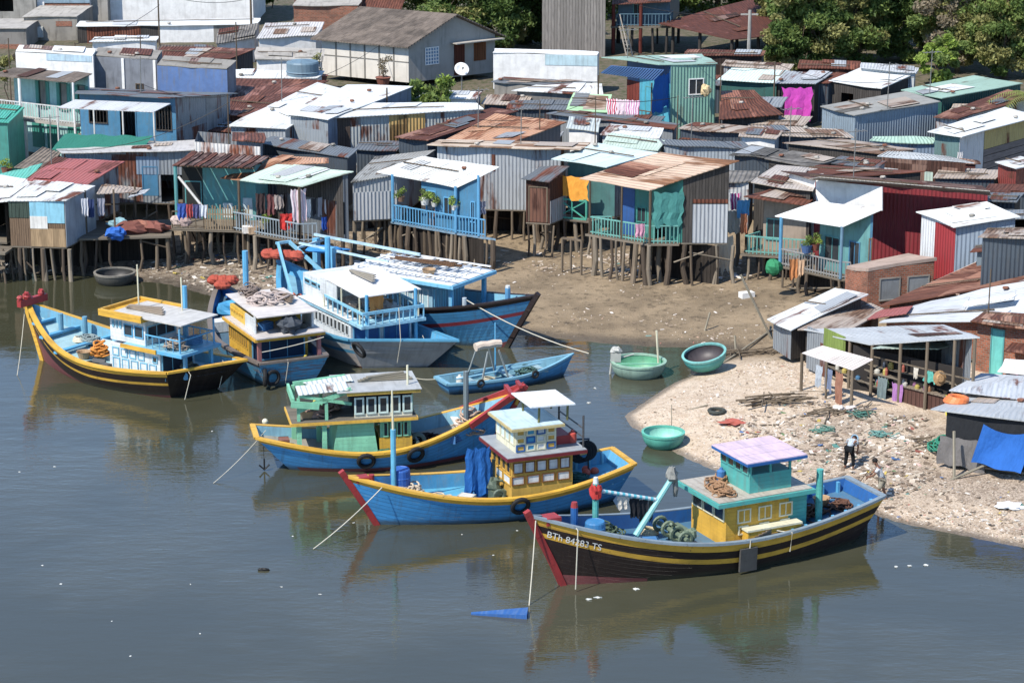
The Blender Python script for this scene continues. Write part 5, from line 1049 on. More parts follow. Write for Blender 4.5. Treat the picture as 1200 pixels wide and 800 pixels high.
# ---------------------------------------------------------------- houses
FACES = {'F': ((0, 0), (1, 0)), 'R': ((1, 0), (1, 1)), 'B': ((1, 1), (0, 1)), 'L': ((0, 1), (0, 0))}
DARK = flat('2a2826', .9, var=.2); PALEW = paint('d8d4cc', .3); WOODF = wood('7a6a58', .12); DECKM = wood('8f8372', .17, along=True)
STILT = wood('8c7c68', .3, gap=False, var=.7); SHADE_WOOD = wood('3f3832', .2, var=.7); STILTS = [STILT, wood('a0927e', .3, gap=False, var=.7), wood('6c5e50', .3, gap=False, var=.7), wood('7a6a58', .3, gap=False, var=.7)]; GREYB = wood('7d7873', .15); DARKB = wood('55504c', .16)  # one dark wood stands in for the shade below stilt floors
class House:
    """roof: four picture corners (front-left, front-right, back-right, back-left) with their distances"""
    def __init__(s, name, label, px, D, roof, walls, zf=None, h=2.4, inset=(.25, .25, .25, .25), cor='t', cat='house', group=None, thick=.05, floor=True, gable=None, rl=None, zoff=0):
        if len(D) == 3: D = (D[0], D[1], D[1]+D[2]-D[0], D[2])
        s.r = [PD(p[0], p[1], d) for p, d in zip(px, D)]
        c = sum(s.r, Vector())/4; g = gz(c.x, c.y); s.g = g
        zmin = min(p.z for p in s.r); s.zf = zf if zf is not None else max(g, zmin-h)
        s.root = empty(name, (c.x, c.y, s.zf), label, cat, group or 'shacks of the waterside village')
        s.name = name; s.holes = {k: [] for k in 'FRBL'}; s.w = walls if isinstance(walls, (list, tuple)) else [walls]*4
        w = ((s.r[1]-s.r[0]).length+(s.r[2]-s.r[3]).length)/2; d = ((s.r[3]-s.r[0]).length+(s.r[2]-s.r[1]).length)/2; s.wd, s.dp = w, d
        l, r_, f, b = inset; s.s0, s.s1, s.t0, s.t1 = l/w, 1-r_/w, f/d, 1-b/d
        s.thick = thick; s.roofm = roof; s.cor = cor
        if roof: s.sheet('roof', roof, 0, 1, 0, 1, cor, label=rl)
    def P(s, a, t, z=None):
        r = s.r; p = (r[0]*(1-a)+r[1]*a)*(1-t)+(r[3]*(1-a)+r[2]*a)*t
        return p if z is None else Vector((p.x, p.y, z))
    def rz(s, a, t): return s.P(a, t).z
    def sheet(s, name, mat, a0, a1, t0, t1, cor='t', dz=0.0, label=None):
        m = MB(); na = max(2, int((a1-a0)*s.wd/1.2)); nt = max(2, int((t1-t0)*s.dp/2.0)); rr = random.Random(hash(s.root['label']) % 999 if False else len(s.root['label'])*7+int(s.wd*31))
        th = Vector((0, 0, s.thick))
        jit = [[rr.uniform(-.03, .03) for _ in range(nt+2)] for _ in range(na+2)]
        ex = [[rr.uniform(-.1, .1)/s.dp for _ in range(na+1)] for _ in (0, 1)]; ey = [[rr.uniform(-.07, .07)/s.wd for _ in range(nt+1)] for _ in (0, 1)]
        def Q(i, j):
            a_, t_ = a0+(a1-a0)*i/na, t0+(t1-t0)*j/nt
            if j in (0, nt): t_ += ex[j > 0][i]
            if i in (0, na): a_ += ey[i > 0][j]
            return s.P(a_, t_)+Vector((0, 0, jit[i][j]+dz))
        def U(i, j):
            x, y = (a0+(a1-a0)*i/na)*s.wd, (t0+(t1-t0)*j/nt)*s.dp
            return (x, y) if cor == 't' else (y, x)
        for i in range(na):
            for j in range(nt):
                q = [(i, j), (i+1, j), (i+1, j+1), (i, j+1)]
                m.face([Q(*k)+th for k in q], 0, [U(*k) for k in q]); m.face([Q(*k) for k in q[::-1]], 0, [U(*k) for k in q[::-1]])
        def edge(ks):
            for k, l in zip(ks, ks[1:]): m.face([Q(*k), Q(*l), Q(*l)+th, Q(*k)+th], 0, [U(*k), U(*l), U(*l), U(*k)])
        edge([(i, 0) for i in range(na+1)]); edge([(na, j) for j in range(nt+1)]); edge([(i, nt) for i in range(na, -1, -1)]); edge([(0, j) for j in range(nt, -1, -1)])
        o = m.build(name, mat, s.root, merge=True)
        if label: o['label'] = label
        return o
    def fp(s, face, a, z, out=0.0):        # point on a wall
        (sa, ta), (sb, tb) = FACES[face]
        S = lambda v: s.s0+(s.s1-s.s0)*v; T = lambda v: s.t0+(s.t1-s.t0)*v
        p0, p1 = s.P(S(sa), T(ta), z), s.P(S(sb), T(tb), z); d = (p1-p0).normalized()
        return p0.lerp(p1, a)+Vector((d.y, -d.x, 0))*out
    def ftop(s, face, a):
        (sa, ta), (sb, tb) = FACES[face]
        S = lambda v: s.s0+(s.s1-s.s0)*v; T = lambda v: s.t0+(s.t1-s.t0)*v
        return s.rz(S(sa)+(S(sb)-S(sa))*a, T(ta)+(T(tb)-T(ta))*a)-.005
    def hole(s, face, a0, a1, z0, z1, kind='w', mat=None, pane=None):
        s.holes[face].append((a0, a1, z0, z1, kind, mat, pane)); return s
    def region(s, face, a0, a1, z0, z1, mat, name='wall_panel', out=.025, label=None):   # a differently clad patch fixed on a wall
        m = MB(); q = []
        for o in (.003, out):
            q += [s.fp(face, a0, s.zf+z0, o), s.fp(face, a1, s.zf+z0, o)]
        zt = lambda a: min(s.zf+z1, s.ftop(face, a)-.01)
        lo = [s.fp(face, a0, s.zf+z0, .003), s.fp(face, a1, s.zf+z0, .003), s.fp(face, a1, s.zf+z0, out), s.fp(face, a0, s.zf+z0, out)]
        hi = [s.fp(face, a0, zt(a0), .003), s.fp(face, a1, zt(a1), .003), s.fp(face, a1, zt(a1), out), s.fp(face, a0, zt(a0), out)]
        lo = [lo[3], lo[2], lo[1], lo[0]]; hi = [hi[3], hi[2], hi[1], hi[0]]
        m.hexa(lo+hi); o = m.build(name, mat, s.root)
        if label: o['label'] = label
        return s
    def wear(s):
        rr = random.Random(int(s.wd*977)+int(s.dp*311))
        if not s.roofm or s.wd < 2 or s.dp < 1.2: return
        for k in range(rr.choice((1, 2, 2, 3))):
            a, t = rr.uniform(.02, .7), rr.uniform(.02, .6); b, u = a+min(.95-a, rr.uniform(.8, 1.1)/s.wd*rr.choice((1, 1, 2))), t+min(.98-t, rr.uniform(1.2, 2.6)/s.dp)
            if b-a < .05: continue
            sk = rr.uniform(-.06, .06); q = [(a, t), (b, t+sk), (b+sk*.3, u), (a+sk*.3, u-sk)]; m = MB()
            P = [s.P(x, y)+Vector((0, 0, s.thick+.035+.02*k)) for x, y in q]; w, d = (P[1]-P[0]).length, (P[3]-P[0]).length
            uv = [(0, 0), (w, 0), (w, d), (0, d)] if s.cor == 't' else [(0, 0), (0, w), (d, w), (d, 0)]; th = Vector((0, 0, .012))
            m.face([p+th for p in P], 0, uv); m.face(P[::-1], 0, uv[::-1])
            for i in range(4): m.face([P[i], P[(i+1) % 4], P[(i+1) % 4]+th, P[i]+th])
            m.build('roof_patch', s.roofm if rr.random() < .4 else rr.choice(PATCHL if s.roofm in (cW, cW2, cCYAN, cMINT, cMINT2, cPALE, cG) else PATCH), s.root)
        if rr.random() < .6:
            t = rr.uniform(.15, .8); m = MB(); z = Vector((0, 0, s.thick+.09)); m.beam(s.P(.04, t)+z, s.P(rr.uniform(.6, .97), t+rr.uniform(-.06, .06))+z, .07, .05); m.build('batten', WOODF, s.root)
        for k in range(rr.choice((0, 0, 1, 1, 2))):
            p = s.P(rr.uniform(.08, .92), rr.uniform(.1, .9))+Vector((0, 0, s.thick+.08)); m = MB()
            m.blob(p+Vector((0, 0, .03)), .15, .11, .08, k, rough=.2); tag(m.build('stone', rr.choice((cCON, bR, cCON2))), 'stone or brick weighing down a village roof', 'stone', 'stones weighing down the roofs')
        # clutter hung on or leant against the front wall
    def finish(s, bottom=None, floor=True):
        s.wear()
        m = MB(); zb = s.zf if bottom is None else bottom; mats = []
        for fi, face in enumerate('FRBL'):
            mt = s.w[fi]
            if mt is None: continue
            if mt not in mats: mats.append(mt)
            mi = mats.index(mt); L = (s.fp(face, 1, 0)-s.fp(face, 0, 0)).length
            hs = s.holes[face]; cuts = sorted({0, 1, *[h[0] for h in hs], *[h[1] for h in hs]})
            for a, b in zip(cuts, cuts[1:]):
                blocks = sorted((s.zf+h[2], s.zf+h[3]) for h in hs if h[0] <= a+1e-6 and h[1] >= b-1e-6)
                ta, tb = s.ftop(face, a), s.ftop(face, b)
                lo = zb
                for z0, z1 in blocks+[(None, None)]:
                    if z0 is None: qa, qb = ta, tb
                    else: qa, qb = min(z0, ta), min(z0, tb)
                    if min(qa, qb) > lo+.01: m.face([s.fp(face, a, lo), s.fp(face, b, lo), s.fp(face, b, qb), s.fp(face, a, qa)], mi, [(a*L, lo), (b*L, lo), (b*L, qb), (a*L, qa)])
                    if z1 is not None: lo = max(lo, z1)
            for a0, a1, z0, z1, kind, mat, pane in hs: s.fit(face, a0, a1, s.zf+z0, s.zf+z1, kind, mat, pane)
        if m.f: m.build('wall', mats, s.root)
        if floor:
            f = MB(); e = .08
            q = [s.P(s.s0, s.t0, zb-e), s.P(s.s1, s.t0, zb-e), s.P(s.s1, s.t1, zb-e), s.P(s.s0, s.t1, zb-e)]
            f.hexa(q+[p+Vector((0, 0, e-.003)) for p in q]); f.build('floor', DECKM, s.root)
        return s
    def slab(s, m, face, a0, a1, z0, z1, o0, o1, mi=0):
        q = [s.fp(face, a0, z0, o1), s.fp(face, a1, z0, o1), s.fp(face, a1, z0, o0), s.fp(face, a0, z0, o0)]
        m.hexa(q+[Vector((p.x, p.y, z1)) for p in q], mi)
    def fit(s, face, a0, a1, z0, z1, kind, mat, pane):
        L = (s.fp(face, 1, 0)-s.fp(face, 0, 0)).length; e = .06/L; mat = mat or WOODF
        if kind == 'o': return
        m = MB(); s.slab(m, face, a0-e, a0, z0-.0, z1+.06, -.04, .04); s.slab(m, face, a1, a1+e, z0, z1+.06, -.04, .04); s.slab(m, face, a0, a1, z1, z1+.06, -.04, .04)
        if kind != 'd': s.slab(m, face, a0-e, a1+e, z0-.06, z0, -.04, .07)
        if kind in ('w', 'b'):
            n = 2 if kind == 'w' else 5
            for k in range(1, n): q = a0+(a1-a0)*k/n; s.slab(m, face, q-e*.3, q+e*.3, z0, z1, -.02, .02)
        f = m.build('door_frame' if kind == 'd' else 'window', mat, s.root)
        if kind == 'w':
            m = MB(); s.slab(m, face, a0, a1, z0, z1, -.015, -.005); m.build('pane', pane or GLS, f)
        if kind in ('d', 's', 'h') and pane:
            m = MB()
            if kind == 'h': s.slab(m, face, a0, a0+(a1-a0)*.52, z0, z1, -.02, .02)
            else: s.slab(m, face, a0, a1, z0, z1, -.03, .01)
            m.build('door' if kind in 'dh' else 'shutter', pane, s.root if kind in 'dh' else f)
        if kind == 'p':                       # window with two shutters folded back
            m = MB(); w = (a1-a0)*.5; s.slab(m, face, a0-w, a0-e, z0, z1, .01, .05); s.slab(m, face, a1+e, a1+w, z0, z1, .01, .05); m.build('shutter', pane, f)
    def deck(s, a0, a1, t0, t1, z=None, th=.12, mat=None, name='deck'):
        z = s.zf if z is None else z; q = [s.P(a0, t0, z-th), s.P(a1, t0, z-th), s.P(a1, t1, z-th), s.P(a0, t1, z-th)]
        m = MB(); m.hexa(q+[p+Vector((0, 0, th-.006)) for p in q]); return m.build(name, mat or DECKM, s.root)
    def rail(s, pts, mat, h=.9, step=.16, z=None, r=.03, name='railing', top=None):
        z = s.zf if z is None else z; m = MB(); P = [s.P(a, t, z) for a, t in pts]
        for p, q in zip(P, P[1:]):
            m.beam(p+Vector((0, 0, h)), q+Vector((0, 0, h)), .07, .06); m.beam(p+Vector((0, 0, .12)), q+Vector((0, 0, .12)), .05, .05)
            n = max(1, int((q-p).length/step))
            for k in range(n+1): b = p.lerp(q, k/n); m.beam(b+Vector((0, 0, .0)), b+Vector((0, 0, h)), r*1.6)
        return m.build(name, mat, s.root)
    def post(s, a, t, mat=None, r=.06, z0=None, z1=None, name='post'):
        m = MB(); p = s.P(a, t); z0 = s.zf if z0 is None else z0; z1 = p.z-.01 if z1 is None else z1
        m.tube([(p.x, p.y, z0), (p.x, p.y, z1)], r, 8); return m.build(name, mat or WOODF, s.root)
    def stilts(s, pts, r=.1, z1=None, mat=None, name='stilt'):
        rr = random.Random(len(pts)+int(s.wd*50)); z1 = s.zf-.1 if z1 is None else z1
        for a, t in pts:
            if rr.random() < .1: continue
            p = s.P(a, t)+Vector((rr.uniform(-.22, .22), rr.uniform(-.08, .08), 0)); q = r*rr.choice((.6, .75, .9, 1.0, 1.3)); g = min(gz(p.x, p.y), .6)-.4; m = MB()
            m.tube([(p.x+rr.uniform(-.22, .22), p.y+rr.uniform(-.15, .15), g), (p.x+rr.uniform(-.09, .09), p.y+rr.uniform(-.05, .05), (g+z1)/2), (p.x, p.y, z1)], q, 8, 0, q*.85)
            m.build(name, mat or rr.choice(STILTS), s.root)
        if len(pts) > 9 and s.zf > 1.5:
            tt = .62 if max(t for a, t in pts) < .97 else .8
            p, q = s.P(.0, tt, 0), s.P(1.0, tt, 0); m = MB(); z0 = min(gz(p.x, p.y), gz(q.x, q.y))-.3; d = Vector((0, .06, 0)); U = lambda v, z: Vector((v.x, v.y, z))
            m.hexa([U(p, z0), U(q, z0), U(q+d, z0), U(p+d, z0), U(p, s.zf-.16), U(q, s.zf-.16), U(q+d, s.zf-.16), U(p+d, s.zf-.16)]); m.build('shade_boards', SHADE_WOOD, s.root)  # added dark boards, put in to blacken the space behind the stilts
        if len(pts) > 4:
            for k in range(len(pts)//5):
                (a, t), (b, u) = rr.choice(pts), rr.choice(pts); p, q = s.P(a, t), s.P(b, u)
                if .6 < (p-q).length < 2.6 or k == 0 and (p-q).length < 5:
                    m = MB(); m.tube([(p.x, p.y, z1-rr.uniform(.1, .5)), (q.x, q.y, z1-rr.uniform(.5, 1.3))], .045, 6); m.build('brace', rr.choice(STILTS), s.root)
        return s
    def line(s, n, a0=0, a1=1, t0=0, t1=0): return [(a0+(a1-a0)*k/(n-1), t0+(t1-t0)*k/(n-1)) for k in range(n)]
    def sloped(s, name, px, D, mat, th=.04, cor='t', label=None):       # an extra roof sheet (awning) belonging to this house
        if len(D) == 3: D = (D[0], D[1], D[1]+D[2]-D[0], D[2])
        q = [PD(p[0], p[1], d) for p, d in zip(px, D)]; w = (q[1]-q[0]).length; d = (q[3]-q[0]).length
        m = MB(); up = Vector((0, 0, th)); uv = [(0, 0), (w, 0), (w, d), (0, d)]; uv = uv if cor == 't' else [(b, a) for a, b in uv]
        m.face([p+up for p in q], 0, uv); m.face(q[::-1], 0, uv[::-1])
        for i in range(4): a, b = q[i], q[(i+1) % 4]; m.face([a, b, b+up, a+up])
        o = m.build(name, mat, s.root)
        if label: o['label'] = label
        return q
    def wpost(s, p, mat=None, r=.05, name='post', z0=None):
        m = MB(); z0 = gz(p.x, p.y)-.2 if z0 is None else z0; m.tube([(p.x, p.y, z0), (p.x, p.y, p.z)], r, 7); m.build(name, mat or WOODF, s.root)
def weights(s, n, seed):                      # stones, tyres and battens holding a roof down, each a thing of its own
    rr = random.Random(seed)
# sheet colours
cW = corr('e9ebe8', .12, k=.78, amp=.007); cW2 = corr('dfe0dc', .3, k=.8, amp=.01); cG = corr('a9aeb2', .25); cG2 = corr('8d9398', .35); cDG = corr('6d7378', .35); cR = corr('9a5a40', .85, '7a4632'); cR2 = corr('a07058', .7, '6f3f2e')
cOR = corr('d09a70', .45, 'a86a44'); cTAN = corr('b8a898', .4, '8a6a54'); cMINT = corr('c4d8c8', .18, k=.76); cMINT2 = corr('a6c8b6', .18, k=.74); cCYAN = corr('d0e4e2', .1, k=.8, amp=.01); cRED = corr('8a2c34', .08, '5a2a28', k=.8); cRED2 = corr('b8655e', .25, '8a4a40', k=.75)
cGRN = corr('7fae9c', .06); cPALE = corr('c9ccce', .25); cBLUE = corr('7f93a8', .2); cYEL = corr('c9a25c', .4, '8a6a3a'); cOLV = corr('b8a868', .25); cSTR = corr('d8c2a8', .5, 'a07858', pitch=.3, sheet=.55); cBRN = corr('8a6a5a', .6, '5a3a2e')
tG = tiles('9a948c'); tB = tiles('8a7c70'); cFIB = corr('a5a39b', .3, '6a665e', pitch=.18)
wTQ = paint('5aa8a8', .45, '7a9088', k=.72, streak=.55); wBL = paint('4a8cb4', .45, '6a8490', k=.7, streak=.55); wTEAL = paint('3f9488', .45, '5a7a70', k=.72, streak=.55); wBLUE = paint('5f7fb4', .5, '7a7f88', streak=.7); wWHT = paint('e6e4de', .25, '9a948a', streak=.35); wPURE = paint('f2f1ee', .12, 'b0aaa0', streak=.2)
cCON = conc(); cCON2 = conc('b8b2a8'); bR = brick(); tarpB = cloth('1f62b4'); tarpT = cloth('2a7c6c', k=.7); tarpK = cloth('2a2c30'); tarpG = cloth('7a7674')
VG = 'shacks of the waterside village'; PATCH = [cG, cR, cTAN, cBRN, cR2, cDG, cTAN]; PATCHL = [cPALE, cG, cW2, cPALE]; TYR = flat('222224', .8)
def front_row():
    # patchwork corner shack on stilts
    h = House('stilt_shack', 'stilt shack patched with light blue, white and tan sheets at the waterside corner', [(9, 236), (77, 236), (114, 219), (42, 212)], (124.3, 124, 128), cW2, [wood('8a7058', .12), cG, cG, cG], 1.8, inset=(.0, .12, .1, .1))
    h.region('F', .0, .36, 1.5, 2.4, wood('4a5a50', .2)); h.region('F', .37, .99, 1.25, 2.4, paint('8fd0e6', .2)); h.region('F', .37, .68, .95, 1.6, paint('e8e4dc', .2), out=.035); h.region('F', .37, .99, 0, .95, wood('c0a078', .3, gap=False)); h.region('R', 0, 1, 0, 2.4, paint('a8b0b8', .2))
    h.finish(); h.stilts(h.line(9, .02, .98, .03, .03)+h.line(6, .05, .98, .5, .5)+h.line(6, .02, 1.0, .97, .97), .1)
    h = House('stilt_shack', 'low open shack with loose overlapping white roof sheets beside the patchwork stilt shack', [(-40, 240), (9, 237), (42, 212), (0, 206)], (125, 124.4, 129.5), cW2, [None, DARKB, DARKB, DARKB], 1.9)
    h.sloped('roof_sheet', [(-30, 236), (12, 237), (30, 222), (-5, 221)], (125, 124.6, 127.5), cPALE); h.sloped('roof_sheet', [(2, 227), (32, 224), (42, 214), (18, 214)], (126.5, 126.4, 128.6), cTAN)
    h.finish(); h.deck(-.0, 1.05, -.25, .1, 1.7); h.stilts(h.line(6, .0, 1, -.15, -.15)+h.line(6, 0, 1, .5, .5), .11)
    h.part = None
    m = MB()
    for k in range(3): m.beam(h.P(0, -.2, .9+.35*k), h.P(1.0, -.2, .85+.35*k), .09)
    m.build('crossbeam', STILT, h.root)
    # red roof behind
    h = House('house', 'grey sided house under a faded red sheet roof with one darker strip', [(32, 212), (100, 219), (146, 190), (68, 186)], (128.6, 128, 133.4), cRED2, [cG2, cG, cG, cG], 1.9)
    h.sloped('roof_strip', [(30, 210.6), (50, 213), (80, 186), (65, 184.4)], (129, 128.9, 133.4), cR2, label='dark rusty strip of the red roof')
    h.finish(); h.stilts(h.line(5, .1, 1, .05, .05)+h.line(5, .1, 1, .9, .9))
    # torn green awning strip and tile roof, left
    h = House('shed', 'shed under brown grey tiles between the teal house and the red roof', [(15, 197), (50, 200), (72, 180), (50, 174)], (132, 131.5, 136), tiles('a0907f'), cG2, 2.4)
    h.sloped('awning', [(-8, 214), (36, 209), (50, 192), (-2, 205)], (130, 129.6, 132.4), corr('5ab8a4', .2)); h.finish()
    # long house with light roof
    h = House('house', 'long grey house under a thin pale kinked roof behind the red roof', [(72, 180), (229, 177), (234, 164), (66, 175)], (134.5, 134, 139), paint('cfcac4', .3), [cG2, cG2, cG2, cG2], 1.9)
    h.hole('F', .61, .72, .4, 2.0, 'd', wBL, wBL); h.hole('F', .75, .93, .05, 1.6, 'o'); h.region('F', .56, .74, 1.6, 2.6, cBLUE); h.finish(); h.stilts(h.line(7, .4, 1, .05, .05))
    # work platform with basket nets
    h2 = House('platform', 'bare drying platform of planks heaped with nets beside the patchwork shack', [(97, 276), (195, 268), (200, 256), (112, 262)], (125.2, 125.8, 129.2), None, [None]*4, 2.0, cat='platform', group='decks of the waterside village')
    h2.deck(-.05, 1.05, 0, 1, 2.0); h2.stilts(h2.line(7, 0, 1, .05, .05)+h2.line(6, 0, 1, .9, .9)); h2.rail(h2.line(2, .0, .7, .9, .9), WOODF, 1.0, .5)
    for a, t in ((0, .3), (.35, .3), (.55, .9)):
        m = MB(); m.beam(h2.P(a, t, 2), h2.P(a, t, 4.3), .09); m.build('post', WOODF, h2.root)
    h2.sloped('awning', [(113, 228), (160, 226), (167, 221), (120, 216)], (127, 127.5, 130), cTAN); h2.sloped('awning', [(150, 232), (170, 227), (176, 222), (158, 225)], (126.5, 127, 129), cPALE)
    # turquoise house with slatted rusty roof
    h = House('stilt_house', 'turquoise house under a gappy rusty slat roof with a bamboo fence on its deck', [(203, 194), (296, 197), (318, 184), (226, 178)], (128, 127.5, 133), None, [wTQ, wTQ, cG2, cG2], 2.1, inset=(.1, .2, 1.6, .2))
    for k in range(11):
        a = k/11; h.sheet('roof', cBRN if k % 3 else cR, a, a+.062 if k % 2 else a+.075, 0, 1)
    m = MB(); [m.beam(h.P(0, t)+Vector((0, 0, -.06)), h.P(1, t)+Vector((0, 0, -.06)), .08) for t in (.05, .5, .95)]; m.build('rafter', WOODF, h.root)
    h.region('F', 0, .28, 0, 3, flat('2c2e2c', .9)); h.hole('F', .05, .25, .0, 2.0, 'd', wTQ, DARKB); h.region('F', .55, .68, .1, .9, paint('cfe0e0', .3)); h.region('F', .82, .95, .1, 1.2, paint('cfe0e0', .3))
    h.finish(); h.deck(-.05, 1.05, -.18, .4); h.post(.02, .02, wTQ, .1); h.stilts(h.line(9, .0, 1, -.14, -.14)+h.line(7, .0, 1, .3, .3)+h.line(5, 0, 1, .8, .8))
    m = MB(); [m.beam(h.P(.42+.55*k/17, -.15, 2.08), h.P(.42+.55*k/17, -.15, 3.3+.12*math.sin(k*2.3)), .07) for k in range(18)]; m.beam(h.P(.4, -.15, 2.9), h.P(.98, -.15, 2.9), .06); m.build('bamboo_fence', wood('b8a080', .05), h.root)
    m = MB(); m.tube([h.P(.06, .0, 4.7), h.P(.42, -.1, 3.0)], .07, 7); m.build('brace_pole', PALEW, h.root)
    h.rail([(.0, -.15), (.4, -.15)], WOODF, .9, .4)
    # white corrugated parapet over it
    h = House('house', 'house with a rust streaked white corrugated parapet above the gappy slat roof', [(228, 166), (305, 172), (308, 160), (232, 154)], (133.6, 133, 138), None, [corr('e8e4de', .45, 'a05a3c'), cG2, cG2, cG2], 3.2, inset=(0, 0, 0, 0)); h.finish()
    h = House('shack', 'shack with a small square rusty roof between white roofs', [(272, 165), (311, 168), (311, 157), (272, 156)], (134.5, 134.3, 138.5), cR, cG, 2.6); h.finish()
    # laundry veranda house
    h = House('stilt_house', 'stilt house with a pale green awning over a veranda full of washing', [(281, 211.5), (352, 220), (412, 201.5), (326, 193)], (126.6, 124, 127), cMINT, [DARKB, corr('5a626c', .2), cDG, cDG], 2.1, inset=(.25, .1, 2.1, .1))
    h.sloped('roof_strip', [(258, 209.5), (283, 212), (345, 183), (331, 182)], (128.5, 127.6, 133), cOR, label='rust orange strip of roof beside the awning'); h.sloped('roof_strip', [(326, 194), (385, 191.5), (385, 186), (340, 184)], (130.3, 130, 133), cOR)
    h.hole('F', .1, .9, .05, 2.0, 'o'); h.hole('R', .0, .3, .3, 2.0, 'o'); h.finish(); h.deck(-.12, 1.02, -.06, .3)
    gp_ = paint('9aa8b0', .3); h.rail([(-.1, .28), (-.1, -.04), (1.0, -.04), (1.0, .3)], gp_, .95, .2); h.post(.98, 0, WOODF, .07); h.post(-.02, 0, WOODF, .07)
    h.stilts(h.line(7, -.08, 1, -.02, -.02)+h.line(6, 1, 1, .15, .95)+h.line(5, 0, .9, .5, .5)+h.line(5, 0, .9, .9, .9)); h1 = h
    # small grey shack
    h = House('stilt_shack', 'plain grey tin shack between the washing veranda and the blue balcony', [(412, 214), (466, 206), (512, 176), (440, 184)], (128, 128.6, 136), cFIB, [cG, cG2, cG2, cG2], 2.3, inset=(.05, .1, .1, .1)); h.region('F', .0, 1, 0, 1.5, corr('b8bcc0', .2)); h.finish(); h.stilts(h.line(6, .05, 1, .05, .05)+h.line(5, 0, 1, .4, .4))
    # blue balcony house
    lb = paint('5aa6d4', .3, '8a9aa0')
    h = House('stilt_house', 'stilt house with a light blue balustrade, white awning and flower pots', [(441, 201.5), (537, 220), (585, 196.5), (494, 184)], (129, 125.6, 127.6), cW, [wBL, wBL, cG2, cG2], 2.2, inset=(.9, 1.3, 2.1, .1))
    h.hole('F', .12, .3, .0, 1.9, 'd', lb, None); h.hole('F', .5, .66, .8, 1.7, 'w', lb); h.hole('R', .3, .6, .7, 1.7, 'w', lb); h.region('F', .0, .1, .8, 2.0, DARKB); h.finish()
    h.deck(.16, .98, .02, .95, mat=paint('7a9ab0', .4)); h.rail([(.18, .38), (.18, .04), (.95, .04), (.95, .75)], lb, .9, .19, r=.035); h.post(.18, .04, lb, .09); h.post(.95, .04, lb, .09); h.post(.95, .6, lb, .08)
    h.stilts(h.line(9, .18, .96, .05, .05)+h.line(4, .95, .97, .2, .9)+h.line(6, .2, .9, .45, .45)+h.line(6, .2, .9, .85, .85), .12); h2 = h
    # tall corrugated wall house with striped eave
    h = House('stilt_house', 'tall grey corrugated house with a long thin striped eave beside the blue balcony', [(500, 170.5), (680, 177), (692, 168.5), (514, 164.5)], (131, 130, 134), cSTR, [cG, cG2, cG2, cG2], 2.3, inset=(.5, 1.1, .35, .1), cor='s')
    h.region('F', .0, .44, 2.0, 4, corr('c2c8cc', .2)); h.region('F', .40, .47, 2.1, 3, cR); h.finish(); h.stilts(h.line(8, .3, .88, .12, .12)+h.line(7, .3, .9, .6, .6), .12)
    h = House('house', 'house under an orange rust roof with dark blue side walls', [(514, 170), (600, 168), (664, 144), (580, 133.5)], (134.5, 134.2, 141.5), cOR, [cBLUE, corr('3f4c5c', .1), cG2, cG2], 3); h.finish()
    # outhouse
    h = House('outhouse', 'tiny rusty brown outhouse on stilts with a slatted grey lid', [(611, 211), (645, 213.5), (666, 196), (633, 196)], (127.6, 127.2, 129.4), cDG, [cBRN, cBRN, cBRN, cBRN], 2.3, inset=(.15, .1, .2, .1), cat='outhouse'); h.region('R', 0, 1, 0, 1.2, cG); h.hole('F', .15, .85, .05, 1.9, 'd', STILT, corr('7a5444', .5, '5a3428')); h.finish(); h.stilts(h.line(4, .05, .95, .1, .1)+h.line(3, .1, .9, .9, .9))
    # orange tarp balcony
    gx = paint('46b098', .3)
    h = House('stilt_house', 'stilt house with a pale cyan roof, orange tarp and green crossed balcony rail', [(646, 186.5), (712, 196.5), (770, 180.5), (700, 169)], (129.4, 128, 132), cCYAN, [paint('4a7a78', .3), cDG, cDG, cDG], 2.4, inset=(.4, .2, .8, .1)); h.finish()
    h.deck(.15, .8, -.12, .2, 2.3); h.stilts(h.line(5, .18, .8, -.08, -.08)+h.line(4, .2, .8, .5, .5), .12)
    m = MB(); z = 2.35
    P = [h.P(.2, -.1, z), h.P(.72, -.1, z)]; up = Vector((0, 0, 1.0))
    m.beam(P[0], P[1], .08); m.beam(P[0]+up, P[1]+up, .09); m.beam(P[0], P[1]+up, .06); m.beam(P[1], P[0]+up, .06); m.beam(P[0], P[0]+up*1.0, .08); m.beam(P[1], P[1]+up, .08); m.beam(P[0].lerp(P[1], .5), P[0].lerp(P[1], .5)+up, .06); m.build('railing', gx, h.root)
    h.post(.2, -.1, gx, .06, z1=z+2.3); h.post(.72, -.1, gx, .06, z1=z+2.3)
    m = MB(); hang(m, h.P(.46, -.12, z+2.3), h.P(1, 0)-h.P(0, 0), 2.0, 1.25, 2, 1.0); tag(m.build('tarpaulin', cloth('f0a020')), 'bright orange tarp hung over the green crossed balcony rail', 'tarpaulin')
    # teal stilt house
    h = House('stilt_house', 'large teal stilt house with a tan rust streaked roof and a railed veranda', [(680, 210.5), (762, 223), (866, 189.5), (771, 180)], (124.2, 121.7, 124.2), corr('c8ac94', .4, '9a6a48', pitch=.28, sheet=.7), [wTEAL, DARKB, cDG, cDG], 2.55, inset=(.6, .3, 1.9, .2), cor='s')
    h.hole('F', .55, .72, .0, 1.9, 'd', wTEAL, None); h.hole('F', .25, .38, .8, 1.5, 'w', wTEAL); h.region('F', -.0, .2, 0, 3, paint('2a5a9a', .3)); h.region('R', .22, .99, 0, 2.05, corr('b4b8bc', .12)); h.region('R', .22, .99, 2.0, 2.25, cR); h.finish()
    gt = paint('6fb4a8', .35); h.deck(.1, 1.0, -.02, .34); h.rail([(.12, .3), (.12, .02), (.98, .02), (.98, .34)], gt, .9, .18); h.post(.98, .02, WOODF, .07); h.post(.12, .02, WOODF, .06); h.post(.6, .0, WOODF, .05, z0=1.2)
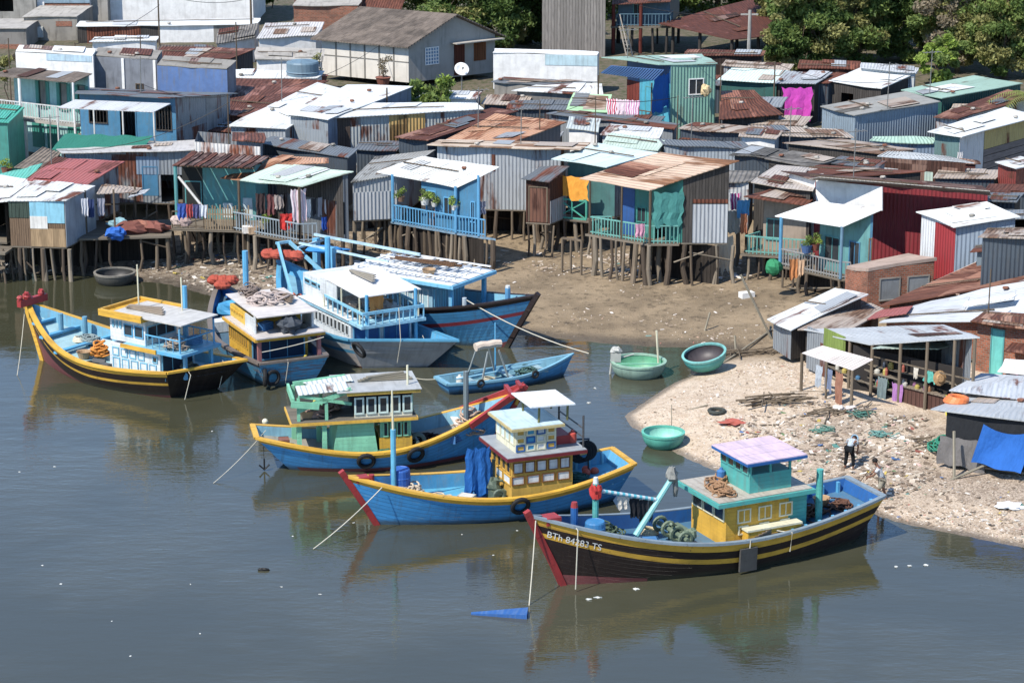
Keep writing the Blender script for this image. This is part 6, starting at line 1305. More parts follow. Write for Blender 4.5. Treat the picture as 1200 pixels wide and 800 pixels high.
    m = MB(); hang(m, h.P(.985, .22)-Vector((0, 0, .4)), h.P(1, 1)-h.P(1, 0), 1.5, 1.75, 1, 1.0); tag(m.build('curtain', cloth('4a9690', k=.65)), 'sheer teal curtain closing the side of the tan roofed veranda', 'curtain')
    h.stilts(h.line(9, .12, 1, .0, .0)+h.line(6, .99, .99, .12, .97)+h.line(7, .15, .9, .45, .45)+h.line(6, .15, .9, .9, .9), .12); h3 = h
    m = MB(); a, b = h.P(-.1, -.14, 2.2), h.P(.14, -.1, 2.2); m.beam(a, b, .1); [m.tube([Vector((p.x, p.y, -.1)), p+Vector((0, 0, .02))], .07, 6) for p in (a, b, a.lerp(b, .45))]; m.build('jetty_frame', STILT, h.root)
    # pale narrow shack right of it
    h = House('stilt_shack', 'narrow pale shack with louvred gable squeezed beside the tan roof', [(846, 214), (884, 214), (890, 202), (852, 201)], (125.2, 125, 128), tG, [cPALE, cG, cG, cG], 2.4, inset=(.1, .3, .1, .1)); h.region('F', 0, .5, 0, 2, paint('cfd4d8', .3)); h.finish(); h.stilts(h.line(4, .1, 1, .1, .1))
    # rust roof shack
    h = House('stilt_shack', 'tan walled shack with a rusty roof left of the white awning', [(873, 231), (946, 241.5), (957, 226), (912, 219)], (122.5, 121.5, 124.6), cR, [paint('a89684', .4), cTAN, cTAN, cTAN], 1.9, inset=(.3, .2, 1.0, .1)); h.hole('F', .1, .4, .6, 1.6, 'w', wTQ); h.finish()
    h.deck(.0, 1.1, -.1, .5); h.rail([(.05, .4), (.05, -.05), (1.1, -.05)], gt, .9, .2); h.stilts(h.line(6, .05, 1.1, -.02, -.02)+h.line(4, .1, 1, .5, .5))
    # maroon house
    h = House('house', 'tall maroon corrugated house with white upper front and white awning veranda', [(950, 210), (1160, 227.5), (1152, 218.5), (915, 201.5)], (122.6, 119.8, 126), cBRN, [cRED, cRED, cRED, wPURE], 1.8, inset=(.3, .1, .1, .3), cor='s')
    h.sloped('roof_edge', [(948, 210.6), (1161, 229), (1160, 224.5), (960, 208)], (122.4, 119.6, 120.6), corr('b8b2a8', .2), cor='s')
    h.finish(bottom=1.0, floor=True)
    # upper white face, awning and veranda of the maroon house
    A = [(908, 254), (987, 266.5), (1034, 246), (957, 237)]
    q = h.sloped('awning', A, (120.4, 117.3, 119.9), cW, .05)
    v = House('veranda', 'railed veranda with blue door and potted plants under the white awning', A, (120.4, 117.3, 119.9), None, [paint('6aa8a8', .4, k=.7), paint('4a84a4', .4, k=.7), None, None], 1.8, inset=(.5, .5, 2.0, .05), cat='veranda', group=VG)
    v.hole('F', .12, .4, .6, 1.7, 'w', wTQ); v.hole('F', .62, .8, .5, 1.7, 'w', wBL); v.hole('R', .1, .55, .0, 2.0, 'd', WOODF, wBL); v.region('R', .6, .95, 0, 2.1, wood('b09468', .2)); v.finish()
    v.deck(.05, .98, .03, .5); v.rail([(.07, .5), (.07, .05), (.97, .05), (.97, .3)], paint('9a9a98', .4), .85, .17); v.post(.07, .05, paint('5aa0c8', .3), .09); v.post(.97, .05, paint('6a90a8', .3), .08); v.stilts(v.line(7, .07, .97, .06, .06)+v.line(4, .97, .97, .3, .9)+v.line(5, .1, .9, .6, .6), .1)
    m = MB(); w0, w1, w2, w3 = PD(956, 238, 122.4), PD(1034, 247, 119.7), PD(1034, 219, 119.7), PD(956, 211, 122.4); nn = Vector((.55, .83, 0))*.08
    m.hexa([w0, w1, w1+nn, w0+nn, w3, w2, w2+nn, w3+nn]); m.build('upper_front', wPURE, h.root)
    # brick building
    def flatroof(name, label, px, D, walls, zf, top=cCON2, holes=(), cat='building', inset=(0, 0, 0, 0), thick=.16):
        b = House(name, label, px, D, top, walls, zf, inset=inset, cat=cat, thick=thick, group=VG)
        for hh in holes: b.hole(*hh)
        b.finish(); return b
    flatroof('brick_building', 'low bare brick building with two grey shutters below the maroon house', [(991, 315.5), (1017, 318.5), (1095, 305), (1062, 300)], (116.2, 114.6, 117.2), [bR, bR, bR, bR], .9, conc('b8a294'), [('R', .2, .48, .5, 1.5, 's', cCON, conc('8a8e90')), ('R', .62, .92, .6, 1.5, 's', cCON, conc('9a9ea0'))])
    # red and white shed
    h = House('shed', 'red and white corrugated shed with a bright white lean-to roof', [(1071, 250), (1119, 266), (1198, 255.5), (1158, 237)], (118.3, 115.5, 117.6), cW, [corr('dfe2e4', .05), corr('8d9cac', .1), cG2, cG2], 1.7, inset=(.1, .35, .3, .15)); h.region('F', .42, 1.0, 0, 3, corr('a83238', .06)); h.finish(bottom=1.0)
    h = House('shack', 'low slate coloured shack with a thin dark roof beside the red and white shed', [(1138, 296), (1215, 287), (1212, 277), (1146, 284)], (113.5, 112.8, 116.5), cDG, [conc('7a8a94'), conc('7a8a94'), cG2, cG2], .9, cor='s'); h.finish()
    h = House('shack', 'dark open shack stacked with jars at the picture edge above the slate shack', [(1160, 259), (1225, 256), (1225, 246), (1165, 248)], (117.4, 117, 121), cG2, [None, DARKB, DARKB, DARKB], 1.6); h.finish(); h.deck(0, 1, 0, .3); 
    # rusty big roof, pale roofs
    h = House('house', 'house under a wide brown rusted roof with pale edge strips', [(1028, 360), (1205, 330), (1215, 315), (1158, 302)], (112, 108.6, 114.5), corr('a07058', .6, '7a4a38', sheet=.6), [bR, cG2, cG2, cG2], 1.0, cor='s'); h.sloped('roof_edge', [(1026, 361), (1030, 361.6), (1160, 303), (1156, 302)], (112, 111.9, 114.5), corr('d8c8b8', .1)); h.sloped('roof_edge', [(1120, 345), (1124, 346), (1190, 311.6), (1186, 311)], (110.2, 110.1, 113.6), corr('d8b8a0', .1)); h.finish()
    h = House('house', 'house under broad pale grey sheets in front of the brown rusted roof', [(1030, 378), (1210, 376), (1210, 326), (1062, 361)], (106.3, 105.2, 108.8, 110.6), corr('ccd0d2', .15, k=.8, amp=.01), [bR, cG2, cG2, cG2], 1.0, cor='s'); h.sloped('roof_patch', [(1016, 375), (1062, 368), (1070, 359), (1030, 364)], (107, 106.9, 109.4), cRED2, label='salmon red patch of roof'); h.sloped('roof_patch', [(1128, 360), (1186, 350), (1192, 346), (1132, 354)], (106.6, 106.4, 107.2), corr('f0f2f2', .05, k=.88)); h.finish()
    h = House('shack', 'waterside shack under white sheets nearest the mud inlet', [(900, 374), (925, 389), (1018, 345), (977, 338.5)], (108.6, 106.2, 111.4), cW2, [cG2, DARKB, cG2, cG2], .75); h.finish(floor=False)
    h = House('shack', 'brown flat shack wedged behind the white sheets by the inlet', [(932, 388), (1000, 386), (1036, 362), (1004, 352)], (105.8, 105.4, 110), cTAN, [DARKB, cTAN, cG2, cG2], .8); h.sloped('roof_strip', [(946, 384), (958, 384), (1006, 359), (998, 357)], (106.2, 106.2, 109.6), cR2); h.finish(floor=False)
def shop():
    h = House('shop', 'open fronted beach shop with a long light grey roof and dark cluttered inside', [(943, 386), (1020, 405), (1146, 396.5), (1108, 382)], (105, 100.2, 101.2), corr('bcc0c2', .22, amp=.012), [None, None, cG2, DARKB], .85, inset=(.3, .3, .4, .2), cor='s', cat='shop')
    h.finish(); q = h.sloped('awning', [(1022, 408.5), (1100, 409.5), (1130, 401), (1050, 401)], (99.4, 99.2, 101), cMINT, .03)
    q = h.sloped('awning', [(940, 414), (999, 434), (1023, 421.5), (964, 405.5)], (101.6, 98.6, 100.4), corr('ece2de', .15, k=.8, amp=.004), .03, label='white awning with a pink edge')
    for p in q[:2]: h.wpost(p, STILT, .07)
    h.wpost(q[0].lerp(q[1], .5), STILT, .05)
    for a in (.03, .3, .55, .8, .98): h.post(.985, a, STILT, .07, z0=.7)
    h.post(.3, .03, STILT, .07, z0=.7); h.post(.65, .03, STILT, .07, z0=.7)
    h.region('L', 0, 1, 0, 2, cG2) if False else None
    # counter, shelves
    def slab(name, a0, a1, t0, t1, z0, z1, mat):
        m = MB(); z = h.zf; b = [h.P(a0, t0, z+z0), h.P(a1, t0, z+z0), h.P(a1, t1, z+z0), h.P(a0, t1, z+z0)]; m.hexa(b+[Vector((p.x, p.y, z+z1)) for p in b]); return m.build(name, mat, h.root)
    slab('counter', .86, .94, .34, .74, 0, .85, wood('6a4a40', .2)); slab('counter_top', .84, .97, .32, .76, .852, .9, wood('9a8a78', .2)); slab('shelf', .83, .96, .06, .3, .55, .6, DECKM); slab('shelf', .83, .96, .06, .3, 1.1, 1.15, DECKM)
    slab('shelf', .3, .8, .03, .1, .5, .56, DECKM); slab('shade_partition', .70, .72, .03, .97, 0, 2.0, flat('2e2a28', .9)); slab('shelf', .723, .8, .15, .9, 1.3, 1.34, DECKM); slab('shelf', .723, .8, .15, .9, .7, .74, DECKM); slab('hanging_rail', .97, .985, .05, .95, 1.85, 1.9, STILT)  # dark board across the shop is added to make its inside look unlit
    slab('side_panel', .0, .3, .02, .04, .0, 1.9, cG2); slab('side_panel', .3, .6, .0, .02, 1.2, 2.2, wood('8aa04a', .3, gap=False))
    rr = random.Random(4); goods = ['a85a4a', 'b8a450', '4a7aa0', 'c8c4b8', '6a8a60', '8a5a80', 'b0805a', '404a5a']
    for k in range(26):
        a, t, z = rr.choice([(.76, rr.uniform(.18, .88), 1.345), (.76, rr.uniform(.18, .88), .745), (.9, rr.uniform(.08, .28), .605), (.9, rr.uniform(.08, .28), 1.155), (.91, rr.uniform(.36, .72), .905), (rr.uniform(.35, .75), .06, .565)])
        p = h.P(a, t, h.zf+z); m = MB(); r = rr.uniform(.06, .13); hh = rr.uniform(.15, .34); hx = goods[k % 8]
        m.lathe(p, [(0, 0), (r, 0), (r, hh*.7), (r*.6, hh*.85), (r*.6, hh), (0, hh)], 10)
        cn = dict(zip(goods, ('red', 'yellow', 'blue', 'white', 'green', 'purple', 'orange', 'dark')))[hx]
        tag(m.build('jar', flat(hx, .4)), 'small %s jar standing on the shelves of the open beach shop' % cn, 'jar', 'jars in the open beach shop (%s)' % cn)
    for k, (t, z, hx, w, l, lab) in enumerate(((.28, 1.0, 'b07ab8', .55, 1.5, 'lilac cloth hanging from the shop counter down to the sand'), (.78, 1.0, 'd8cc3a', .5, .8, 'yellow bag hanging on the shop post beside the counter'), (.45, 1.85, 'd8d0c0', .25, .45, 'white packet hanging from the shop rail above the counter'), (.58, 1.85, '5ab8a8', .3, .5, 'teal cone shaped bag hanging from the shop rail'), (.14, 1.1, '7a8a8a', .5, 1.1, 'grey rag hanging on the shop corner post'))):
        m = MB(); hang(m, h.P(.99, t, h.zf+z), h.P(1, 1)-h.P(1, 0), w, l, k, .8 if k != 3 else 2.2); tag(m.build('hanging_cloth', cloth(hx)), lab, 'cloth')
    m = MB(); p = h.P(.99, .68, h.zf+1.65); m.lathe(p, [(0, .06), (.16, .05), (.18, -.02), (.32, -.05), (.3, -.08), (0, -.02)], 16, rot=Vector((.4, -.9, .2)).to_track_quat('Z', 'Y').to_matrix()); tag(m.build('straw_hat', cloth('c09868')), 'round straw hat hanging from the shop rail', 'hat')
    for k, (a, hx, lab) in enumerate(((.35, 'b0b8c0', 'pale shirt hanging under the white shop awning'), (.55, '7a86a0', 'grey blue shirt hanging under the white shop awning'), (.75, 'a0705a', 'brown cloth hanging beside the awning post of the shop'))):
        m = MB(); p = q[0].lerp(q[1], a)-Vector((0, 0, .25)); hang(m, p, q[1]-q[0], .5, 1.0 if k < 2 else 1.5, k+3); tag(m.build('shirt', cloth(hx)), lab, 'clothing')
    m = MB(); b = PZ(975, 484, .8); m.hexa([b+Vector((-.1, 0, 0)), b+Vector((1.7, -.3, 0)), b+Vector((1.7, .3, 0)), b+Vector((-.1, .6, 0)), b+Vector((-.1, 0, .08)), b+Vector((1.7, -.3, .08)), b+Vector((1.7, .3, .08)), b+Vector((-.1, .6, .08))])
    t = empty('plank_table', (b.x+.8, b.y, gz(b.x+.8, b.y)), 'rough plank table on the sand before the open beach shop', 'table'); m.build('top', DECKM, t)
    for dx, dy in ((.05, .1), (1.55, -.15), (.05, .5), (1.55, .2)):
        m = MB(); m.beam(b+Vector((dx, dy, -.85)), b+Vector((dx, dy, 0)), .1); m.build('leg', STILT, t)
    for k in range(3):
        m = MB(); m.blob(b+Vector((.3+.5*k, .15-.1*k, .18)), .26, .2, .12, k); tag(m.build('sack', cloth(['e0d8d0', 'd8d0d0', 'c8b8a8'][k])), ['white sack on the plank table end nearest the water', 'pale pink sack in the middle of the plank table', 'tan sack on the plank table end nearest the shop'][k], 'sack')
    # brick house with turquoise door
    h = House('brick_house', 'brick house with a tall turquoise door and rusty striped eave', [(1138, 378), (1215, 388), (1215, 371), (1154, 366)], (103.5, 101.5, 106), corr('b08468', .6, '7a4a34', sheet=.5), [bR, bR, bR, bR], .95, inset=(.2, .1, .5, .1)); h.hole('F', .27, .47, .05, 2.1, 'd', wTQ, paint('6accc4', .2)); h.finish()
    h.sloped('awning', [(1176, 412), (1215, 417), (1215, 404), (1186, 402)], (101.4, 100.8, 102.6), cR2)
    # tarp shack
    h = House('shack', 'tarp walled shack under flat grey sheets at the near right corner', [(1089, 481), (1215, 496), (1218, 468), (1138, 462)], (91.6, 89.8, 95.5), corr('b4b8ba', .2, amp=.01), [tarpK, cG2, cG2, bR], .95, inset=(.55, .1, .15, .1)); h.finish()
    h.sloped('roof_patch', [(1112, 458), (1205, 470), (1210, 442), (1150, 438)], (94.6, 93.2, 98.5), corr('c4c8cc', .2, amp=.01))
    m = MB(); hang(m, h.fp('F', .22, h.zf+1.05, .05), h.fp('F', 1, 0)-h.fp('F', 0, 0), 1.9, 1.25, 4, 1.0); tag(m.build('shade_net', tarpG), 'grey shade net hung low on the black tarp wall', 'net')
    m = MB(); n = 9; rw = 7; P = []
    for j in range(rw):
        v = j/(rw-1); row = []
        for k in range(n):
            u = k/(n-1); a_ = .44-.10*v+(.56+.04*v)*u; o_ = .12+.75*v*v*(.35+.65*u)+.10*math.sin(u*9+v*3)*(.3+v); row.append(h.fp('F', a_, h.zf+1.75-1.5*v-.25*math.sin(u*3.1)*(1-v)-.05*u, o_))
        P.append(row)
    for j in range(rw-1):
        for k in range(n-1): m.face([P[j][k], P[j+1][k], P[j+1][k+1], P[j][k+1]], 0, [(k*.3, j*.3), (k*.3, j*.3+.3), (k*.3+.3, j*.3+.3), (k*.3+.3, j*.3)])
    tag(m.build('tarpaulin', tarpB, smooth=True), 'bright blue tarp draped over the corner of the flat grey shack', 'tarpaulin')
    h.region('L', 0, .9, 0, 1.5, bR)
    m = MB(); c = PD(1120, 473, 93.2); 
    for k in range(3): m.torus(c+Vector((.04*k, 0, .12+.06*k)), (.05*k, .05, 1), .42-.03*k, .09, 18, 7)
    tag(m.build('hose_coil', flat('e87830', .5)), 'orange coil of hose lying on the flat grey roof of the tarp shack', 'hose')
    h = House('stall', 'small stall under a striped white barrel awning beside the turquoise door', [(1170, 437), (1215, 441), (1215, 424), (1178, 421)], (98, 97.4, 99.6), paint('f0efec', .1), [None, cG2, DARKB, DARKB], 1.3, cat='stall'); h.finish()
    m = MB(); m.blob(PD(1187, 441, 97.6)+Vector((0, 0, -.2)), .4, .25, .22, 2); tag(m.build('bundle', cloth('e06a8a')), 'pink bundle under the striped white stall awning', 'bundle')
# ---------------------------------------------------------------- middle and back rows of the village
def DT(y): return 131+(190-y)*.275
def V(label, px, roof, walls, off=0, sl=.8, name='shack', h=2.6, cor='t', inset=(.15, .15, .2, .1), cat=None, **k):
    D = [DT(px[i][1])+off+(sl if i < 2 else -sl) for i in range(4)]
    return House(name, label, px, D, roof, walls, None, h, inset, cor, cat or 'house', **k)
def village():
    dk, mid = corr('4a545e', .15), cG2
    # ---- right middle cluster
    V('shack with a thin grey slab roof and rusty patched walls above the maroon house', [(1028, 183), (1141, 192), (1112, 183.5), (1040, 178)], corr('c2c8cc', .15), [cBRN, wood('8a7468', .14), mid, mid], -1).hole('F', .36, .5, .0, 1.2, 'd', wTQ, None).hole('F', .22, .34, .2, 1.1, 's', wTQ, wTQ).region('F', .0, .2, 0, 2, cPALE).region('F', .52, .62, 0, 2, cMINT).finish()
    V('small maroon plank lean-to hung with rags beside the tall pale sheet wall', [(1104, 192), (1148, 193.5), (1146, 187), (1106, 186)], cBRN, [wood('6a3f3a', .2)]*4, 1.5, h=2.3).finish()
    V('low shed under a mint green sheet roof with slate blue walls', [(1019, 166.5), (1104, 170), (1096, 161.5), (1024, 160)], cMINT2, [cBLUE, cBLUE, mid, mid], 1).finish()
    V('little mint roofed booth with a green side and washing in front', [(1102, 171), (1128, 172), (1130, 165), (1104, 164.5)], cMINT, [wood('6a3030', .2), paint('2f9a70', .3), mid, mid], 1.5, name='booth', cat='hut').finish()
    V('house with a bright white roof, tall pale sheet wall and olive boards', [(1087, 155), (1126, 161), (1222, 136), (1176, 127)], cW, [corr('6a8a88', .2), corr('cfd4d8', .08), mid, mid], -2.5, 0, name='house', inset=(.4, .3, .3, .1), h=4.2).region('R', .0, .3, 0, 9, corr('d4dade', .05)).region('R', .31, 1, 2.2, 9, cOLV).region('R', .31, 1, 0, 2.2, wood('8a8280', .4, along=True)).finish()
    V('rusty red walled hut with a white lid roof at the picture edge', [(1166, 191), (1190, 198), (1225, 192), (1196, 184)], cW2, [corr('8a3c34', .4), corr('8a4a3c', .4), mid, mid], -1.5, 0, name='hut', h=3).hole('R', .1, .35, .1, 1.9, 'd', PALEW, None).finish()
    V('long shed under a rust and grey strip roof behind the mint green roof', [(1093, 137.5), (1122, 140), (1215, 114), (1180, 106)], cR2, [cPALE, cPALE, mid, mid], 0, 0, name='shed').finish()
    V('long shed under a smooth pale mint roof with dark green side', [(1055, 107), (1103, 115.5), (1200, 99), (1142, 89.5)], cMINT2, [corr('2f6a60', .1), corr('2a5a54', .1), mid, mid], 0, .3, name='shed').finish()
    V('grey corrugated shed with a mottled fibre cement roof', [(959, 126), (1001, 136), (1103, 120), (1060, 108)], cFIB, [corr('8fa0ac', .06), corr('98a8b4', .06), mid, mid], -2, .3, name='shed', h=3.4).finish()
    V('house with a bright white lean-to roof below the dark grove', [(971, 96), (1033, 105), (1075, 86), (1012, 79.5)], cW, [DARKB, DARKB, mid, mid], 0, .3, name='house').hole('F', .2, .45, .1, 1.9, 'o').finish()
    V('grey parapet walled house at the foot of the dark grove', [(1008, 80), (1074, 86), (1076, 80), (1010, 74)], cPALE, [corr('c4ccd0', .1), cG, mid, mid], -1.5, 0, name='house').finish()
    V('shed under a dark rusty roof tight against the trees', [(934, 80), (1008, 82), (1008, 73), (938, 71)], cR, [cR2, cR2, mid, mid], -.5, .3, name='shed').finish()
    V('house with grey white roof and a hanging pink sheet on its front', [(908, 98), (956, 98.5), (976, 86), (922, 84)], cG, [DARKB, DARKB, mid, mid], -.5, .5, name='house').finish()
    V('rust brown wedge of roof between two pale roofs near the pink sheet', [(954, 98), (972, 98.5), (1000, 87), (980, 86)], cR, [dk, dk, mid, mid], .2, .3).finish()
    V('house under a mint white roof left of the pink sheet', [(842, 94), (912, 98), (924, 83), (858, 80)], corr('d8ece4', .1, k=.85), [paint('3a6a64', .3), dk, mid, mid], 0, .5, name='house').hole('F', .3, .55, .1, 1.9, 'o').finish()
    V('low flat shack with a pale rusty roof edge behind the mint white roof', [(845, 78), (925, 83), (930, 76), (850, 71)], cTAN, [cG, cG, mid, mid], 0, .3).finish()
    m = MB(); a, b = PD(916, 102, 155.4), PD(951, 102, 155.4)
    for k in range(1): hang(m, a.lerp(b, .5), b-a, (b-a).length, 2.25, 3, .97)
    tag(m.build('plastic_sheet', cloth('e048c0')), 'vivid pink sheet covering the doorway of a hut', 'sheet')
    V('shack under a brown rust roof right of the green sheet house', [(843, 141), (917, 135), (884, 106.5), (844, 107)], corr('9a6248', .65, '74422e'), [DARKB, cR2, mid, mid], 0, 1.2).finish()
    # ---- grey tile cluster
    V('long low shack under a tan rusty roof below the grey corrugated shed', [(888, 159), (1002, 162), (985, 152), (878, 148)], cTAN, [dk, dk, mid, mid], 0, .4).finish()
    V('long shack under a flat tan board roof in the middle of the village', [(916, 168), (1034, 181), (1074, 175.5), (985, 163)], cTAN, [DARKB, dk, mid, mid], -.5, .4).region('F', .1, .35, 0, 2, cG).region('F', .6, .9, 0, 2, conc()).finish()
    V('shack under grey pantiles with a white edge left of the flat tan roof', [(896, 187), (951, 197), (982, 187), (930, 177)], tG, [DARKB, DARKB, mid, mid], -.3, .5).finish()
    V('shack under dark grey pantiles behind the white edged pantile roof', [(856, 182), (905, 186), (925, 177), (880, 171)], tiles('7c7a76'), [dk, dk, mid, mid], 0, .4).finish()
    V('shack under a tan grey roof just above the rusty tan walled one', [(880, 214.5), (952, 225), (968, 200), (910, 194.5)], corr('c4b8ac', .25), [DARKB, DARKB, mid, mid], .2, .4).finish()
    V('house under brown rust roof tucked behind the maroon house', [(912, 206), (1000, 208), (1085, 202), (960, 194)], cR, [DARKB, DARKB, mid, mid], 0, .3, name='house').finish()
    V('weathered shack with a slatted front between tan roofs and maroon house', [(970, 192), (1030, 198), (1040, 190), (985, 184)], cDG, [wood('7f7a78', .2), cG, mid, mid], 0, .3).finish()
    V('shack with a corrugated front behind the tan rust streaked roof', [(776, 170), (882, 175), (872, 167), (770, 164)], cDG, [corr('9aa4ac', .3), dk, mid, mid], 0, .4).region('F', .05, .25, .2, 1.6, cBLUE).finish()
    V('brown roofed shack with dark walls left of a white wall', [(793, 152), (872, 157), (902, 150), (812, 144.5)], cTAN, [dk, dk, mid, mid], -.3, .3).finish()
    V('white walled shack with grey boards on its roof in the middle rows', [(866, 160), (910, 163), (918, 155), (870, 152)], cTAN, [wPURE, cPALE, mid, mid], 0, .3).finish()
    V('shack under a long dark grey roof below the green sheet house', [(640, 134), (790, 152), (796, 145.5), (664, 129.5)], cDG, [cG2, cG2, mid, mid], .5, .3, cor='s').finish()
    V('shack with a pale mint sloping sheet below the long dark grey roof', [(704, 171), (772, 177.5), (778, 166), (712, 157)], cMINT, [cG, cMINT, mid, mid], .8, 1.0).finish()
    V('shack under white rust spotted sheets below the long dark grey roof', [(702, 158), (773, 163), (778, 151), (716, 147)], cW2, [cPALE, cG, mid, mid], .3, .4).finish()
    V('shack with pale walls and reddish sill right of the orange rust roof', [(664, 151), (702, 155), (705, 140), (668, 137)], corr('c8d0cc', .2), [wPURE, cG, mid, mid], .5, .4).finish()
    V('shack with mint green louvred sheet slope beside the blue tarp', [(662, 131), (711, 132.5), (716, 112), (672, 110)], corr('a4d0a0', .1, pitch=.5), [cMINT, cMINT, mid, mid], 1, 2.2, cor='s').finish()
    V('house under flat pale sheets with a bare cement front', [(600, 107), (708, 112.5), (706, 99), (640, 97)], cW2, [conc('8a8680'), conc('8a8680'), mid, mid], .5, .4, name='house', h=2.4).finish()
    V('thin pale shack under grey strips behind the cement fronted house', [(576, 97), (640, 100), (700, 97), (590, 91)], cDG, [conc(), conc(), mid, mid], 0, .2, cor='s').finish()
    # green sheet house
    g = House('house', 'pale green sheet house with a blue awning and a blue tarp side curtain', [(704, 67.5), (772, 77), (842, 75), (822, 64.5)], (153.5, 150, 151, 156.5), cMINT2, [paint('2a5a8a', .3), cGRN, mid, mid], 3.3, inset=(.5, .1, 1.2, .2))
    g.hole('F', .45, .68, .05, 2.1, 'd', wTQ, None).hole('R', .42, .72, 1.9, 2.8, 'w', wPURE).region('F', .0, .3, 0, 2.3, wood('8a4034', .3)).region('F', .3, 1, 0, 2.6, paint('4ab0c8', .3)); g.finish(bottom=2.4)
    g.deck(.05, 1.0, -.1, .3, 3.3); g.rail([(.1, .25), (.1, -.08), (.95, -.08)], WOODF, .9, .3)
    g.sloped('awning', [(704, 86), (766, 94.5), (778, 82.5), (716, 77.5)], (151.4, 149, 150.6), corr('4f78b0', .1)); g.post(.1, -.08, WOODF, .05, z1=6.0); g.post(.97, -.08, WOODF, .05, z1=6.0)
    m = MB(); a, b = PD(767, 88, 149.2), PD(784, 86, 150.4); hang(m, a.lerp(b, .5), b-a, (b-a).length*1.1, 2.3, 3, 1.35); tag(m.build('tarpaulin', tarpB), 'blue tarp curtain hanging on the corner of the pale green sheet house', 'tarpaulin')
    for k, (px, hx, w, lab) in enumerate(((717, 'd84a6a', .8, 'red pink cloth drying at the left end of the blue awning balcony'), (728, 'e8d0d8', .7, 'pale cloth drying in the middle of the blue awning balcony'), (741, 'd890b8', 1.0, 'pink chequered cloth drying on the right of the blue awning balcony'))):
        m = MB(); p = PD(px, 115.5+k*.8, 149.4-.3*k); hang(m, p, Vector((1, -.5, 0)), w, 1.05+.1*k, k); tag(m.build('laundry', cloth(hx, stripe='f0e8ec' if k != 1 else None)), lab, 'laundry', 'washing on the blue awning balcony')
    m = MB(); m.blob(PD(827, 106, 150.3), .3, .25, .38, 4); tag(m.build('straw_bundle', cloth('d8bc8c')), 'straw coloured bundle hanging under the white framed window', 'bundle')
    # ---- upper centre: dish house (gabled)
    dish_house()
    V('white walled enclosure running right from the gabled cement house', [(578, 62), (700, 65.5), (702, 61), (580, 58)], wPURE, [wPURE]*4, 0, 0, name='white_wall', h=2.4, cat='wall', inset=(0, 0, 0, 0)).region('F', .5, 1, 1.7, 2.8, paint('c0dce4', .2)).finish(floor=False)
    # ---- white roofs centre-left
    V('house under a wide glaring white roof sloping to the left', [(266, 148), (336, 152.5), (408, 106), (372, 97)], cW, [cG, cG, mid, mid], 0, .4, name='house').finish()
    V('small house under a bright white roof with a slate blue gable wall', [(337, 134.5), (384, 141), (486, 102), (406, 100)], cW, [corr('9aa2a8', .3), conc('8a96a8'), mid, mid], -3.5, .3, name='house', h=3.2).finish()
    w_ = V('grey corrugated shack with yellow patch under a long white strip roof', [(383, 139.5), (567, 129), (560, 121.5), (424, 122)], cW, [corr('aeb2b0', .3), cG, mid, mid], -3, .3, h=3.4)
    w_.region('F', .38, .62, 0, 4, cYEL).region('F', .0, .12, 0, 4, wood('6a5a50', .15)).finish()
    V('shack under a strip of orange rust sheets right of the yellow patch', [(462, 161.5), (502, 165), (608, 131), (576, 127)], cR2, [dk, dk, mid, mid], -1, .3).finish()
    V('shack under a thin rusty strip left of the orange rust roof', [(500, 166), (520, 168), (612, 141), (600, 137)], cR, [dk, dk, mid, mid], .3, .3).finish()
    V('shack under brown streaked rust sheets near the white sloping roof', [(263, 135.5), (296, 138), (385, 95), (276, 91.5)], corr('96604a', .7, '6f4030'), [cR2, cG, mid, mid], .3, .3).finish()
    V('terrace shack with crates on a ledge below the yellow patch wall', [(300, 168), (408, 186), (420, 176), (320, 160)], cDG, [dk, dk, mid, mid], 1.2, .3).finish()
    V('white walled low shack at the head of the lane by the round bush', [(470, 118), (560, 117), (566, 108), (480, 108)], cW2, [wPURE, cG, mid, mid], 1.0, .3).finish()
    V('low white house row behind the brown streaked rust sheets', [(268, 92), (372, 92.5), (380, 84), (272, 82)], cW, [wPURE, wPURE, mid, mid], -.6, .2, name='house').finish()
    V('white block house left of the gabled cement house', [(298, 70), (378, 72), (380, 58), (300, 56)], cCON2, [wPURE, wPURE, mid, mid], -.5, .2, name='house', h=3).finish()
    m = MB(); p = PD(355, 90, 158.5); m.lathe(p, [(0, 0), (1.05, 0), (1.05, .3), (1.1, .35), (1.05, .4), (1.05, .9), (1.0, 1.0), (0, 1.15)], 24); o = m.build('water_tank', paint('6f8a9a', .2)); tag(o, 'blue grey round water tank on the low white roof row', 'water tank')
    # ---- left: turquoise two storey house
    h = House('house', 'two storey turquoise house with a railed balcony and brown tiled roof', [(-14, 89), (87, 97), (110, 87), (18, 80)], (148.4, 145, 149.5), tB, [paint('a8d4d0', .25), paint('b8d0d4', .25), cCON, cCON], 4.35, inset=(.2, .2, 1.4, .2))
    for a in (.34, .62, .86): h.hole('F', a, a+.09, .5, 2.1, 'p', paint('2f7a70', .3), paint('3f9a8e', .3))
    h.finish(bottom=2.0); h.deck(.0, 1.0, -.02, .32, 4.35, .18, cCON2); h.rail([(.02, .02), (.98, .02), (.98, .3)], paint('d8d8d4', .3), .95, .2); h.post(.36, .02, wPURE, .1); h.post(.02, .02, wPURE, .1); h.post(.98, .02, wPURE, .07, z0=2); h.post(.36, .05, wPURE, .28, z0=1.6, z1=4.2, name='pillar')
    for a in (.22, .42, .7): h.region('F', a, a+.16, -2.0, -.3, paint('2f8a7c', .3), 'shutter_door')
    V('teal walled house with a torn green awning at the picture edge', [(-30, 141), (10, 145), (30, 126), (-20, 122)], corr('3fae98', .15), [wTEAL, paint('58c0ac', .3), mid, mid], -2, .3, name='house', h=3.5).finish()
